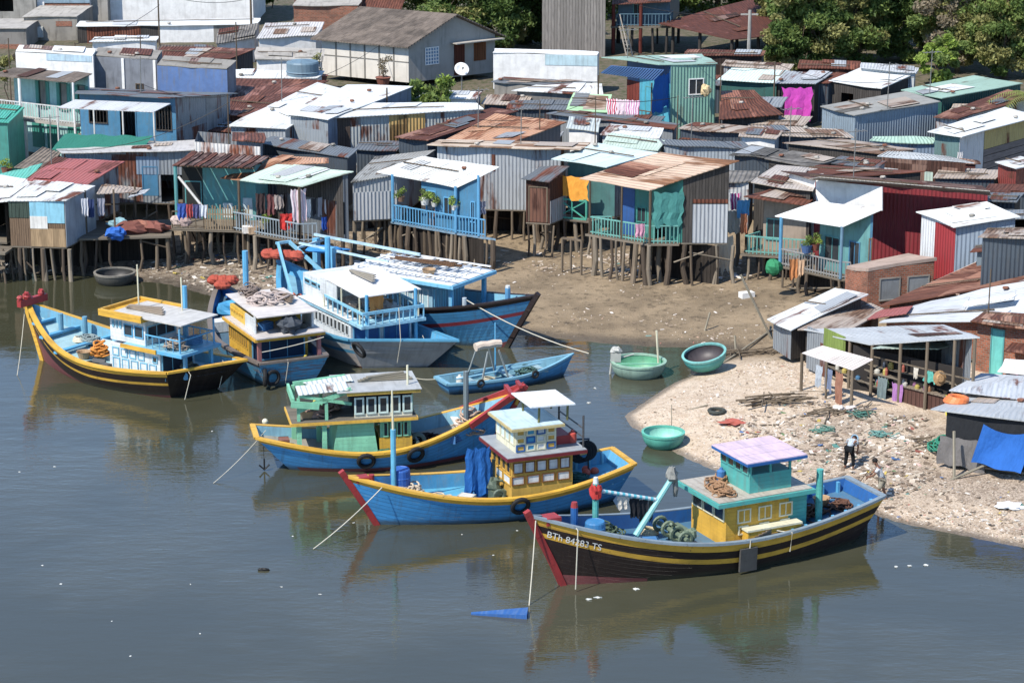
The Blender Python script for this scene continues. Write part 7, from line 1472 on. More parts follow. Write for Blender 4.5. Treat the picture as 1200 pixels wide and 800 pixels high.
    # blue doors house
    h = House('house', 'grey boarded house with a blue front, white awning and green tarp skirt', [(88, 110), (200, 115.5), (277, 110.5), (94, 103.5)], (142.5, 140.5, 147, 149), cDG, [wBL, cG2, mid, mid], 4.0, inset=(.3, .2, .7, .3), cor='s')
    h.hole('F', .1, .28, .9, 2.1, 'b', DARKB).hole('F', .42, .58, .1, 2.2, 'd', wBL, None).hole('F', .8, .95, .7, 2.1, 'b', DARKB).region('R', .55, .75, 0, 2.3, conc('9a9c9c')); h.finish(bottom=2.2)
    h.deck(0, .98, -.15, .25, 4.0); q = h.sloped('awning', [(67, 127), (180, 132), (200, 122), (88, 117.5)], (139.6, 138.2, 140.6), cPALE)
    for k in (0, .38, .68, 1): h.wpost(q[0].lerp(q[1], k), PALEW, .05, z0=3.9)
    m = MB(); a, b = PD(76, 157, 139.4), PD(179, 160, 138.1); c = Vector((-.6, -1.5, -.75)); n = 12
    P = [[a.lerp(b, k/n)+c*j/3+Vector((0, 0, .06*math.sin(k*1.7+j))) for k in range(n+1)] for j in range(4)]
    for j in range(3):
        for k in range(n): m.face([P[j+1][k], P[j+1][k+1], P[j][k+1], P[j][k]], 0, [(k, j), (k+1, j), (k+1, j+1), (k, j+1)])
    tag(m.build('tarpaulin', tarpT), 'green tarp skirt slung below the porch of the blue fronted house', 'tarpaulin')
    # parapet and concrete block
    V('white parapet house behind the two storey turquoise house', [(18, 61), (109, 65.5), (112, 58), (22, 54)], wPURE, [wPURE]*4, -11, 0, name='house', h=4.5, inset=(0, 0, 0, 0)).region('F', .4, .98, 4.1, 9, paint('bcd8e8', .2)).finish()
    h = V('grey two part cement building behind the blue front house', [(110, 66), (184, 70.5), (190, 60), (116, 57)], cCON, [conc('8a8f98', .7)]*4, -10, 0, name='building', h=5, inset=(0, 0, 0, 0), cat='building'); h.region('F', .44, .48, 0, 9, wPURE, 'pilaster', .08); h.region('F', .94, .98, 0, 9, wPURE, 'pilaster', .08); h.hole('F', .66, .76, 1.6, 3.0, 'w', WOODF).finish()
    h = V('blue washed cement building with one dark window and a rickety ledge', [(184, 77), (266, 82), (276, 72), (192, 66)], cCON, [wBLUE, conc('8a909c'), cCON, cCON], -9.5, 0, name='building', h=5, inset=(0, 0, 0, 0), cat='building'); h.hole('F', .26, .4, 1.3, 2.9, 's', WOODF, DARKB); h.region('F', .55, .75, 2.2, 2.35, WOODF, 'ledge', .4).finish()
    # ---- far left top
    V('big plain white building filling the skyline at the top', [(126, 26), (297, 21), (300, -20), (126, -20)], cCON2, [wPURE]*4, 14, 0, name='building', h=1, cat='building') if False else None
    def block(label, x0, x1, ytop, ybot, D, dep, walls, name='building', top=None, fn=None):
        a, b = PD(x0, ybot, D), PD(x1, ybot, D); zt = PD(x0, ytop, D).z
        hh = House(name, label, [(0, 100), (50, 100), (50, 80), (0, 80)], (D, D, D+dep), None, walls, None, 3, (0, 0, 0, 0), cat='building')
        hh.r = [Vector((a.x, D, zt)), Vector((b.x, D, zt)), Vector((b.x+.2, D+dep, zt)), Vector((a.x+.2, D+dep, zt))]
        hh.zf = min(a.z, gz(a.x, D)); hh.wd = b.x-a.x; hh.dp = dep; hh.s0, hh.s1, hh.t0, hh.t1 = 0, 1, 0, 1
        hh.root.location = (a.x, D, hh.zf)
        hh.sheet('roof', top or cCON2, -.01, 1.01, -.02, 1.02)
        if fn: fn(hh)
        hh.finish(floor=False); return hh
    block('big plain white building with hairline cracks at the top of the picture', 127, 297, -40, 26, 196, 8, [wPURE]*4)
    block('raw grey cement block with a dark recess at the upper corner', -20, 43, -12, 24, 194, 6, [conc('a8a49c')]*4, fn=lambda q: q.hole('F', .3, .58, 1.4, 2.6, 'o'))
    block('white pillar house with a blue railing over an orange brick band', 44, 106, -30, 18, 194.5, 6, [bR, wPURE, mid, mid], fn=lambda q: (q.region('F', 0, .14, 0, 9, wPURE, 'pilaster', .06), q.region('F', .14, 1, 2.0, 2.6, paint('8aa4b4', .3), 'railing', .06), q.region('F', .14, 1, 2.65, 9, wPURE)))
    block('tall narrow grey cement house beside the big white building', 106, 127, -30, 26, 195, 6, [conc('b0aaa0')]*4)
    block('rough cement house with a small air conditioner near the upper corner', 30, 92, 20, 62, 188, 6, [conc('a09a90'), conc(), mid, mid], fn=lambda q: (q.region('F', .18, .36, 1.2, 2.0, paint('c8ccc8', .2), 'air_conditioner', .3), q.region('F', .6, .9, 2.0, 2.4, bR)))
    block('cement and brick rubble house at the upper picture edge', -20, 32, 34, 66, 184, 5, [conc('8f8a84'), conc(), mid, mid], fn=lambda q: q.region('F', .3, .9, .2, .9, bR))
    V('long shed with a thin white roof and a dark rusty front', [(88, 32), (302, 29), (306, 22), (94, 26)], cW, [DARKB, wPURE, mid, mid], 12, 0, name='shed', h=2.4, cor='s').region('F', .05, .35, 0, 1.6, corr('7a4a38', .6)).region('F', .45, .76, 0, 9, wPURE).region('F', .76, 1, 0, 9, conc()).finish()
    V('low white annex on the flat roof below the rusty fronted shed', [(105, 50), (184, 48), (186, 43), (110, 44)], cW, [wPURE]*4, 6, 0, name='house', h=2.5).finish()
    V('white gabled outbuilding with a grey roof above the low white house row', [(252, 52), (300, 44), (304, 28), (256, 36)], tG, [wPURE]*4, 6, .4, name='house').finish()
    V('outbuilding with a flat whitish roof left of the orange brick house', [(300, 46), (372, 42), (380, 26), (312, 28)], corr('d0ccc8', .15), [wPURE, wPURE, mid, mid], 4, .4, name='house').finish()
    V('row of dark low roofs behind the white parapet house', [(180, 68), (270, 70), (300, 58), (190, 55)], cR2, [dk, dk, mid, mid], 1, .3).finish()
    V('brown pan roofed shack below the white annex', [(182, 62), (252, 63), (250, 54), (186, 54)], tB, [wPURE, conc(), mid, mid], 4, .3).finish()
    block('orange brick house with a rusty canopy above the grey gable', 345, 420, 7, 46, 186, 6, [bR]*4)
    V('rusty canopy roof over the orange brick house', [(343, 9), (470, 13), (480, -12), (350, -14)], cR, [None, None, None, None], 8, .3, name='canopy', h=4, cat='canopy').finish(floor=False)
    # wooden barn and stilt house, big rusty shed
    block('tall barn of bare grey vertical planks', 635, 709, -40, 66, 180, 5, [wood('a49c94', .22), wood('8a827c', .2), DARKB, DARKB], 'barn')
    s = House('stilt_house', 'slate blue stilt house with stairs behind the big planked barn', [(716, 6), (786, 3), (800, -14), (722, -14)], (181, 181, 188), cR, [paint('4a6a80', .4), paint('40586a', .4), mid, mid], 5.0, inset=(.5, .2, 1.2, .1)); s.hole('F', .3, .45, .6, 1.5, 'w', wTQ).finish()
    s.deck(0, 1, 0, .4, 5.0); s.rail([(.1, .02), (.98, .02), (.98, .3)], paint('5a7a8a', .3), .9, .25); [s.post(a, .02, wood('7a3a30', .1), .13, z0=3) for a in (.04, .5)]
    m = MB(); a, b = s.P(.15, -.02, 5.0), s.P(.35, -.5, 3.1); d = Vector((.45, .1, 0)); m.beam(a, b, .08); m.beam(a+d, b+d, .08)
    for k in range(9): p = a.lerp(b, k/9); m.beam(p, p+d, .06)
    m.beam(a+Vector((0, 0, .9)), b+Vector((0, 0, .9)), .06); m.build('stairs', wood('b0a698', .1), s.root)
    s.stilts(s.line(4, .05, .95, .05, .05)+s.line(4, .05, .95, .8, .8), .14, mat=DARKB)
    h = House('shed', 'open shed under a huge brown rusted roof in front of the trees', [(772, 28), (858, 47.5), (925, 40), (900, -6)], (181, 176, 179, 190), corr('7f4a3a', .8, '6a3a2c'), [None, None, DARKB, None], 3.2, inset=(.4, .4, .4, .4), cor='s', cat='shed'); h.finish(floor=False)
    for a, t in ((.08, .08), (.5, .06), (.95, .06), (.95, .5), (.5, .5)): h.post(a, t, DARKB, .12, z0=2.8)
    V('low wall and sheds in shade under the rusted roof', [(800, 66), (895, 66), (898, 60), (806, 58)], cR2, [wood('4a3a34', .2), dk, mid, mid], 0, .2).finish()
    fillers()
def fillers():
    # small low shacks seen only as slivers between the roofs
    dk = corr('4a545e', .15); spec = [((440, 172), 'b', cDG), ((560, 158), 'b', cR2), ((632, 124), 'c', cDG), ((625, 160), 'c', cG), ((735, 142), 'c', cDG), ((835, 165), 'c', cBRN), ((855, 158), 'c', cG), ((905, 142), 'c', cTAN), ((940, 148), 'c', cR2), ((880, 120), 'c', cG2), ((930, 128), 'c', cBRN), ((1010, 212), 'c', cBRN), ((1130, 205), 'c', cTAN), ((1165, 232), 'c', cDG), ((1185, 222), 'c', cR2), ((300, 190), 'b', cBRN), ((255, 150), 'b', cR2), ((230, 128), 'b', cDG), ((590, 118), 'c', cTAN), ((440, 112), 'b', cG2), ((1150, 128), 'c', cTAN), ((820, 95), 'c', cDG), ((960, 112), 'c', cR2), ((1190, 275), 'c', cTAN)]
    near = ['the white strip roof', 'the long striped eave', 'the pale flat sheets', 'the orange roof', 'the blue tarp', 'the dark corrugated front', 'the white wall', 'the fibre cement roof', 'the long tan roof', 'the rust brown roof', 'the pink sheet', 'the maroon roof ridge', 'the rusty red hut', 'the red and white shed', 'the white lid roof', 'the crate ledge', 'the white sloping roof', 'the blue washed building', 'the round bush', 'the slate blue gable', 'the mint roof', 'the green sheet wall', 'the pink sheet and grey shed', 'the slate shack']
    cl = {id(cTAN): 'tan', id(cDG): 'dark grey', id(cR2): 'rust red', id(cG): 'grey', id(cBRN): 'brown', id(cG2): 'dull grey'}
    for k, ((x, y), t, m) in enumerate(spec):
        w = 26+(k*7) % 18
        if x in (930, 960, 940): continue
        V('low %s sheet roofed shack half hidden beside %s' % (cl[id(m)], near[k]), [(x-w, y+4), (x+w, y+6), (x+w+8, y-5), (x-w+8, y-6)], m, [dk, DARKB, dk, dk], 3.2, .4, h=2.2).finish()
def dish_house():
    # grey cement house with a tiled gable roof
    F0, L0, R0 = Vector((0, 0, 0)), None, None
    zb = 3.0; p = PD(479, 97, 167); zb = p.z
    f = Vector((p.x, p.y, 0)); a = PD(377, 50, 170.5); l = Vector((a.x, a.y, 0)); b = PD(580, 45, 171.5); r = Vector((b.x, b.y, 0)); k = l+r-f
    ze = PD(479, 52, 167).z; mr = f.lerp(r, .5); zr = PD(526, 18, mr.y).z; ml = l.lerp(k, .5)
    root = empty('gabled_house', (f.x, f.y, zb), 'gabled grey cement house with brown grey tiles and a lattice vent', 'house', VG)
    U = lambda v, z: Vector((v.x, v.y, z))
    m = MB(); c1 = 0
    m.face([U(l, zb), U(f, zb), U(f, ze), U(l, ze)], 0); m.face([U(f, zb), U(r, zb), U(r, ze), U(mr, zr), U(f, ze)], 1); m.face([U(r, zb), U(k, zb), U(k, ze), U(r, ze)], 1); m.face([U(k, zb), U(l, zb), U(l, ze), U(ml, zr), U(k, ze)], 1)
    m.build('wall', [conc('ddd6ca', .8, stain=.3), conc('a4a29c', .8, stain=.35)], root)
    n1 = (f-l).normalized(); n2 = (r-f).normalized()
    def slope(e0, e1, r0, r1, lab=None):
        m = MB(); ov = (e0-r0).normalized()*.5; ends = (e1-e0).normalized()*.45
        q = [U(e0, ze)+ov-ends, U(e1, ze)+ov+ends, U(r1, zr)+ends, U(r0, zr)-ends]
        for p_ in q[:2]: p_.z -= .5*(zr-ze)/max(.1, (Vector((e0.x, e0.y, 0))-Vector((r0.x, r0.y, 0))).length)
        up = Vector((0, 0, .09)); w = (q[1]-q[0]).length; d = (q[3]-q[0]).length
        q = [p_+Vector((0, 0, .02)) for p_ in q]
        m.face([p_+up for p_ in q], 0, [(0, 0), (w, 0), (w, d), (0, d)]); m.face(q[::-1], 0)
        for i in range(4): m.face([q[i], q[(i+1) % 4], q[(i+1) % 4]+up, q[i]+up], 0)
        m.build('roof', tB, root)
    slope(l, f, ml, mr); slope(r, k, mr, ml)
    def on(v0, v1, a0, a1, z0, z1, o0, o1, mat, name, par=None):
        d = (v1-v0).normalized(); n = Vector((d.y, -d.x, 0)); m = MB()
        q = [U(v0.lerp(v1, a0), z0)+n*o1, U(v0.lerp(v1, a1), z0)+n*o1, U(v0.lerp(v1, a1), z0)+n*o0, U(v0.lerp(v1, a0), z0)+n*o0]
        m.hexa(q+[U(p_, z1) for p_ in q]); return m.build(name, mat, par or root)
    for j in range(1, 6): on(l, f, j/6-.008, j/6+.008, zb, ze-.1, .003, .03, conc('8a867e'), 'pilaster')
    on(l, f, 0, 1, zb+1.35, zb+1.41, .004, .025, conc('8a867e'), 'string_course')
    dw = on(f, r, .52, .64, zb+.1, zb+2.25, .003, .05, wood('6a3a2c', .2), 'door'); on(f, r, .75, .89, zb+.95, zb+2.3, .003, .05, wood('8a5634', .2), 'shutter')
    on(f, r, .48, 1.04, zb+2.35, zb+2.42, .003, .75, cCON2, 'canopy')
    m = MB(); d = (r-f).normalized(); n = Vector((d.y, -d.x, 0))
    for i in range(6): 
        m.beam(U(f.lerp(r, .19+.03*i), zb+1.05)+n*.04, U(f.lerp(r, .19+.03*i), zb+2.25)+n*.04, .06)
        m.beam(U(f.lerp(r, .19), zb+1.08+.228*i)+n*.04, U(f.lerp(r, .34), zb+1.08+.228*i)+n*.04, .06)
    m.build('lattice_vent', wPURE, root); on(f, r, .19, .34, zb+1.05, zb+2.25, .003, .012, paint('7aa0c0', .2), 'vent_back')
    # satellite dish, pot plants
    p = PD(541, 92, 165.5); t = empty('satellite_dish', (p.x, p.y, gz(p.x, p.y)), 'white satellite dish before the door of the gabled cement house', 'satellite dish')
    m = MB(); q = Vector((.2, -.75, .6)).to_track_quat('Z', 'Y').to_matrix(); m.lathe(p+Vector((0, 0, .6)), [(0, -.1), (.2, -.07), (.36, -.01), (.5, .08), (.49, .1), (.33, .01), (0, -.09)], 24, rot=q); m.build('reflector', wPURE, t, smooth=True)
    m = MB(); m.tube([U(p, gz(p.x, p.y)-.1), p+Vector((0, 0.1, .5))], .05, 7); m.build('mast', STEEL, t); m = MB(); m.tube([p+Vector((0, 0, .45)), p+Vector((.1, -.4, .75))], .02, 5); m.blob(p+Vector((.1, -.4, .77)), .07, .07, .07); m.build('feed_arm', STEEL, t)
    for j, (px, py, D, hh, lab) in enumerate(((449, 98, 165, 1.6, 'tall leggy potted shrub before the pale side wall of the gabled house'), (375, 96, 160, 1.5, 'potted shrub in a clay pot beside the blue grey water tank'))):
        p = PD(px, py, D); t = empty('potted_plant', (p.x, p.y, p.z), lab, 'plant'); m = MB(); m.lathe((0, 0, -.1), [(0, 0), (.35, 0), (.5, .5), (.55, .52), (.5, .55), (0, .5)], 16); m.build('pot', flat('8a5240', .8), t, local=True)
        rs = np.random.RandomState(j); Vv, M, U_ = leaf_mesh(rs, [((rs.uniform(-.4, .4), rs.uniform(-.3, .3), .7+i*.25), (.3, .3, .25), 0) for i in range(5)], 60, .09); me = bpy.data.meshes.new('foliage'); me.from_pydata(Vv.tolist(), [], np.arange(len(M)*4).reshape(-1, 4).tolist()); uv = me.uv_layers.new(); uv.data.foreach_set('uv', np.repeat(U_, 4, 0).reshape(-1)); me.materials.append(LEAF['dry' if j == 0 else 'olive']); ob = bpy.data.objects.new('foliage', me); C.objects.link(ob); ob.parent = t
        m = MB(); [m.tube([(0, 0, .4), (.1*i-.1, .05*i, 1.0), (.2*i-.2, 0, 1.7)], .02, 5) for i in range(3)]; m.build('stem', BARK, t, local=True)
for f_ in (front_row, shop, village): f_()
# ---------------------------------------------------------------- people
def PG(px, py):
    z = .5
    for _ in range(8): p = PZ(px, py, z); z = .5*z+.5*gz(p.x, p.y)
    p.z = gz(p.x, p.y); return p
def skin_mesh(name, mat, verts, edges, radii, parent, sub=1):
    me = bpy.data.meshes.new(name); me.from_pydata(verts, edges, []); ob = bpy.data.objects.new(name, me); C.objects.link(ob)
    md = ob.modifiers.new('skin', 'SKIN'); md.use_smooth_shade = True; md.branch_smoothing = .6
    for i, r in enumerate(radii): me.skin_vertices[0].data[i].radius = (r, r) if not isinstance(r, tuple) else r
    me.skin_vertices[0].data[0].use_root = True
    s = ob.modifiers.new('sub', 'SUBSURF'); s.levels = s.render_levels = sub
    dg = bpy.context.evaluated_depsgraph_get(); dg.update(); m2 = bpy.data.meshes.new_from_object(ob.evaluated_get(dg)); m2.name = name
    bpy.data.objects.remove(ob); m2.materials.clear(); m2.materials.append(mat)
    if not m2.uv_layers: m2.uv_layers.new(name='UVMap')
    m2.polygons.foreach_set('use_smooth', [True]*len(m2.polygons))
    o = bpy.data.objects.new(name, m2); C.objects.link(o); o.parent = parent; return o
def person(loc, yaw, label, J, shirt, legs, hair, hat=None, short=True):
    """J: joints in body coordinates (x right, y forward, z up)"""
    root = empty('person', loc, label, 'person', None, yaw); SK = flat('8a5f48', .6)
    V = lambda k: Vector(J[k]); vs, es, rs = [], [], []
    def add(p, r, par=None):
        vs.append(tuple(p)); rs.append(r); i = len(vs)-1
        if par is not None: es.append((par, i))
        return i
    pel = add(V('pel'), .13); wai = add(V('pel').lerp(V('che'), .45), .115, pel); che = add(V('che'), .14, wai); nek = add(V('nek'), .055, che)
    hd = (V('hea')-V('nek')).normalized(); add(V('hea'), .095, add(V('hea')-hd*.09, .07, nek)); add(V('hea')+hd*.07, .08, len(vs)-1)
    for s in ('l', 'r'):
        sh = add(V(s+'sh'), .065, che); el = add(V(s+'el'), .042, sh); wr = add(V(s+'wr'), .03, el)
        d = (V(s+'wr')-V(s+'el')).normalized(); pm = add(V(s+'wr')+d*.06, .036, wr); x = d.cross(Vector((0, 1, .2))).normalized()
        for k in range(4):
            b = add(V(s+'wr')+d*.10+x*(.027*(k-1.5)), .011, pm); add(V(s+'wr')+d*(.155+.012*(1.5-abs(k-1.5)))+x*(.03*(k-1.5))+Vector((0, .015, -.012)), .008, b)
        add(V(s+'wr')+d*.07+x*.065, .010, pm)
        hp = add(V(s+'hp'), .095, pel); kn = add(V(s+'kn'), .062, hp); an = add(V(s+'an'), .04, kn); add(V(s+'an')+Vector((0, .15, -.045)), .036, add(V(s+'an')+Vector((0, 0, -.04)), .042, an))
    skin_mesh('body', SK, vs, es, rs, root, 1)
    def chain(name, mat, pts, edges): skin_mesh(name, mat, [tuple(p) for p, r in pts], edges, [r for p, r in pts], root, 1)
    chain('shirt', shirt, [(V('pel')+Vector((0, 0, .02)), .155), (V('pel').lerp(V('che'), .5), .145), (V('che'), .165), (V('lsh'), .085), (V('lsh').lerp(V('lel'), .6), .07), (V('rsh'), .085), (V('rsh').lerp(V('rel'), .6), .07), (V('che').lerp(V('nek'), .75), .075)], [(0, 1), (1, 2), (2, 3), (3, 4), (2, 5), (5, 6), (2, 7)])
    q = (lambda s: [(V(s+'hp'), .115), (V(s+'kn'), .09)]) if short else (lambda s: [(V(s+'hp'), .115), (V(s+'kn'), .082), (V(s+'an')+Vector((0, 0, .04)), .07)])
    L = q('l'); Rr = q('r'); n = len(L)
    chain('shorts' if short else 'trousers', legs, [(V('pel')-Vector((0, 0, .02)), .14)]+L+Rr, [(0, 1)]+[(i, i+1) for i in range(1, n)]+[(0, n+1)]+[(i, i+1) for i in range(n+1, 2*n)])
    m = MB(); c = V('hea')+hd*.05; m.blob(c+Vector((0, -.02, .03)), .105, .11, .095, 2, rough=.03); m.build('hair', hair, root, local=True, smooth=True)
    fc = V('hea')+Vector((0, .085, 0)); m = MB(); m.blob(fc+Vector((0, .02, -.02)), .014, .022, .022, 1, 0, rough=.02)
    for sx in (1, -1): m.blob(V('hea')+Vector((sx*.1, 0, -.01)), .015, .025, .035, 3, 0, rough=.02); m.blob(fc+Vector((sx*.034, .008, .015)), .013, .008, .008, 1, 1, rough=0)
    m.blob(fc+Vector((0, .006, -.06)), .025, .008, .006, 1, 1, rough=0)
    import bmesh
    body = [c for c in root.children if c.name.startswith('body')][0]; fo = m.build('face', [SK, flat('2a1c18', .5)], root, local=True); bm = bmesh.new(); bm.from_mesh(body.data); bm.from_mesh(fo.data); bm.to_mesh(body.data); bm.free(); body.data.materials.append(flat('2a1c18', .5)); bpy.data.objects.remove(fo)
    if hat:
        m = MB(); m.lathe(V('hea')+hd*.06, [(.0, .12), (.1, .1), (.115, .03), (.16, -.0), (.15, -.02), (0, .02)], 16, rot=hd.to_track_quat('Z', 'Y').to_matrix()); m.build('hat', hat, root, local=True)
    return root
def people():
    p = PG(1033, 586)
    J = dict(pel=(0, 0, .84), che=(0, .16, 1.2), nek=(0, .22, 1.38), hea=(0, .3, 1.5), lsh=(-.19, .16, 1.29), rsh=(.19, .16, 1.29), lel=(-.24, .3, 1.05), rel=(.22, .36, 1.06), lwr=(-.08, .5, .92), rwr=(.08, .54, .86), lhp=(-.09, 0, .8), rhp=(.09, 0, .8), lkn=(-.12, .1, .46), rkn=(.1, -.04, .45), lan=(-.13, .08, .085), ran=(.12, -.16, .085))
    person(p, math.radians(75), 'man in a white T-shirt and pale shorts leaning over a stick on the beach', J, cloth('eef0f2'), cloth('b8b09c'), flat('1a1614', .8))
    m = MB(); d = Vector((math.cos(math.radians(165)), math.sin(math.radians(165)), 0)); a = p+d*.5+Vector((0, 0, .95)); m.tube([a+Vector((0, 0, .25)), p+d*1.25+Vector((0, 0, .03))], .018, 6); tag(m.build('stick', BRN), 'long stick held by the man in the white T-shirt', 'stick')
    m = MB(); q = p+d*1.4; heap(m, Vector((q.x, q.y, gz(q.x, q.y)+.05)), .5, .4, .12, 3, 14, .025); tag(m.build('net_heap', cloth('4a4638')), 'dark net on the sand at the end of the stick', 'net')
    p = PG(995, 549)
    J = dict(pel=(0, -.05, .86), che=(0, .28, 1.05), nek=(0, .44, 1.1), hea=(0, .55, 1.08), lsh=(-.18, .3, 1.08), rsh=(.18, .3, 1.08), lel=(-.22, .38, .8), rel=(.22, .4, .8), lwr=(-.14, .45, .56), rwr=(.15, .5, .58), lhp=(-.1, -.04, .82), rhp=(.1, -.04, .82), lkn=(-.13, .02, .45), rkn=(.14, .03, .45), lan=(-.16, -.04, .085), ran=(.17, -.04, .085))
    person(p, math.radians(-25), 'person in black trousers and pale top bending over the litter on the beach', J, cloth('c8d4dc'), cloth('1c2024'), flat('1a1614', .8), cloth('9ac4e0'), False)
# ---------------------------------------------------------------- litter
def litter(name, label, zones, seed, pal, smin=.05, smax=.22):
    rr = random.Random(seed); m = MB(); pts = []
    for (poly, n, sm) in zones:
        xs_ = [q[0] for q in poly]; ys_ = [q[1] for q in poly]; k = 0; hubs = [(rr.uniform(min(xs_), max(xs_)), rr.uniform(min(ys_), max(ys_))) for _ in range(max(6, n//40))]
        while k < n:
            if rr.random() < .65: h_ = rr.choice(hubs); x, y = rr.gauss(h_[0], 13), rr.gauss(h_[1], 4)
            else: x, y = rr.uniform(min(xs_), max(xs_)), rr.uniform(min(ys_), max(ys_))
            ins = False
            for i in range(len(poly)):
                (ax, ay), (bx, by) = poly[i], poly[i-1]
                if (ay > y) != (by > y) and x < (bx-ax)*(y-ay)/(by-ay)+ax: ins = not ins
            if ins: k += 1; p = PZ(x, y, .55); pts.append((p.x, p.y, sm))
    zs = terr(np.array([q[0] for q in pts]), np.array([q[1] for q in pts]))
    for (x, y, sm), z in zip(pts, zs):
        if z < .03: continue
        s = (smin+(smax-smin)*rr.random()**2.2)*sm; a = rr.uniform(0, 3.14)
        m.obox((x, y, z+s*.05), s*rr.uniform(.5, 1.6), s*rr.uniform(.25, .7), s*rr.uniform(.05, .2), a, rr.choices(range(len(pal)), [w for _, w in pal])[0], rr.uniform(-.4, .4))
    o = m.build(name, [flat(h, .8) for h, _ in pal]); tag(o, label, 'litter', kind='stuff')
PAL = [('e0d6c8', 6), ('c4b5a0', 7), ('9a8672', 6), ('6a5c4e', 4), ('84725f', 5), ('b0a08c', 6), ('4f8a80', .5), ('4f78b0', .35), ('a85a4c', .4), ('c8b04a', .15), ('6a8a5a', .3), ('dcb8ac', .6)]
PALS = [('ece2d6', 6), ('d8c8b6', 7), ('b8a28c', 6), ('74644f', 2.5), ('94806a', 4), ('c8a488', 2), ('7aa8a0', .15), ('b87a6a', .2)]
def stick(m, a, b, r=.03): m.tube([a, a.lerp(b, .5)+Vector((.03, .02, .03)), b], r, 5, 0, r*.6)
def scatter():
    litter('litter', 'rubbish and plastic scraps washed up in a thick band on the spit', [([(860, 490), (960, 478), (1085, 500), (1100, 560), (1040, 585), (960, 560), (880, 540)], 2600, .75), ([(1040, 560), (1200, 560), (1200, 632), (1100, 618), (1010, 594)], 1100, .5)], 1, PAL)
    litter('shell_scraps', 'shells, twigs and scraps strewn over the pale spit', [([(738, 487), (790, 452), (860, 425), (915, 410), (960, 470), (940, 540), (860, 545), (780, 515)], 2600, .6), ([(1000, 575), (1200, 600), (1200, 636), (1060, 610)], 900, .5), ([(920, 420), (990, 440), (1000, 480), (930, 490)], 400, .8)], 2, PALS, .03, .12)
    litter('bank_rubbish', 'rubbish covering the bank under the stilt houses', [([(150, 292), (345, 290), (345, 350), (260, 345), (170, 327)], 1000, .9), ([(350, 290), (600, 288), (600, 310), (350, 320)], 500, 1), ([(0, 300), (150, 300), (150, 318), (0, 316)], 150, 1)], 3, PAL)
    litter('mud_scraps', 'scattered scraps lying on the tidal mud', [([(590, 300), (900, 315), (910, 400), (700, 396), (600, 385)], 650, .38), ([(590, 290), (880, 300), (880, 325), (640, 318)], 520, .8)], 4, PALS, .05, .25)
    rr = random.Random(8); m = MB()
    for k in range(16): p = PZ(rr.uniform(10, 640), rr.uniform(470, 780)); m.blob((p.x, p.y, .005), rr.uniform(.03, .07), rr.uniform(.02, .04), .015, k, 0, 6, 4, .5)
    for x, y in ((1050, 664), (1066, 663), (1085, 662), (700, 700), (690, 702), (745, 690), (697, 455), (690, 472)): p = PZ(x, y); m.blob((p.x, p.y, .01), rr.uniform(.05, .14), rr.uniform(.03, .06), .03, int(x), rough=.5)
    tag(m.build('floating_scraps', flat('d4d6d2', .7)), 'small white scraps floating on the river', 'litter', kind='stuff')
    def sticks(label, px, py, n, L, seed, z=.0, w=1.2):
        r2 = random.Random(seed); m = MB(); p = PZ(px, py, .6)
        for k in range(n):
            x, y = p.x+r2.uniform(-w, w), p.y+r2.uniform(-.5, .5); a = r2.uniform(-.5, .5)+(1.5 if r2.random() < .2 else 0); g = gz(x, y)+.03+k*.012; d = Vector((math.cos(a), math.sin(a), r2.uniform(-.02, .12)))*r2.uniform(.4, 1)*L
            stick(m, Vector((x, y, g))-d*.5, Vector((x, y, g+.05))+d*.5, r2.uniform(.02, .05))
        tag(m.build('driftwood_pile', wood('8a7a66', .1)), label, 'driftwood')
    sticks('tangle of driftwood sticks on the pale spit left of the open shop', 925, 478, 26, 2.2, 1); sticks('heap of grey sticks under the plank table', 985, 492, 14, 1.5, 2); sticks('broken planks lying by the upturned end of the mud inlet', 880, 402, 14, 2.4, 3, w=1.6); sticks('sticks scattered below the turquoise tilted basket boat', 855, 400, 8, 1.6, 4); sticks('wood scraps heaped beside the tarp shack', 1096, 530, 16, 1.2, 6, w=.6)
    for k, (x0, y0, x1, y1, z1, r, lab) in enumerate(((905, 391, 868, 322, 3.2, .06, 'bare pole leaning over the mud towards the white awning veranda'), (840, 420, 905, 372, .9, .05, 'long thin pole lying from the tilted basket boat to the white sheet shack'), (1112, 566, 1166, 553, .8, .05, 'pole propped on the sand before the blue tarp'), (863, 403, 861, 393, .9, .05, 'short stake in the mud by the inlet'), (735, 486, 830, 470, .75, .03, 'dark rope running up the spit from the water'), (787, 500, 787, 474, 1.6, .02, 'thin iron stake on the spit above the teal basket boat'), (826, 380, 832, 366, .9, .05, 'lone stake on the open mud'), (1118, 565, 1118, 505, 2.6, .06, 'bleached post before the tarp shack'))):
        m = MB(); a = PZ(x0, y0, .45); a.z = gz(a.x, a.y)-.05
        b = PD(x1, y1, a.y+.3) if k in (0, 3, 5, 6, 7) else PZ(x1, y1, z1)
        if k in (1, 2, 4): b.z = gz(b.x, b.y)+.06+(.5 if k == 2 else 0)
        m.tube([a, b], r, 6); tag(m.build('pole', wood('b0a690', .1)), lab, 'pole')
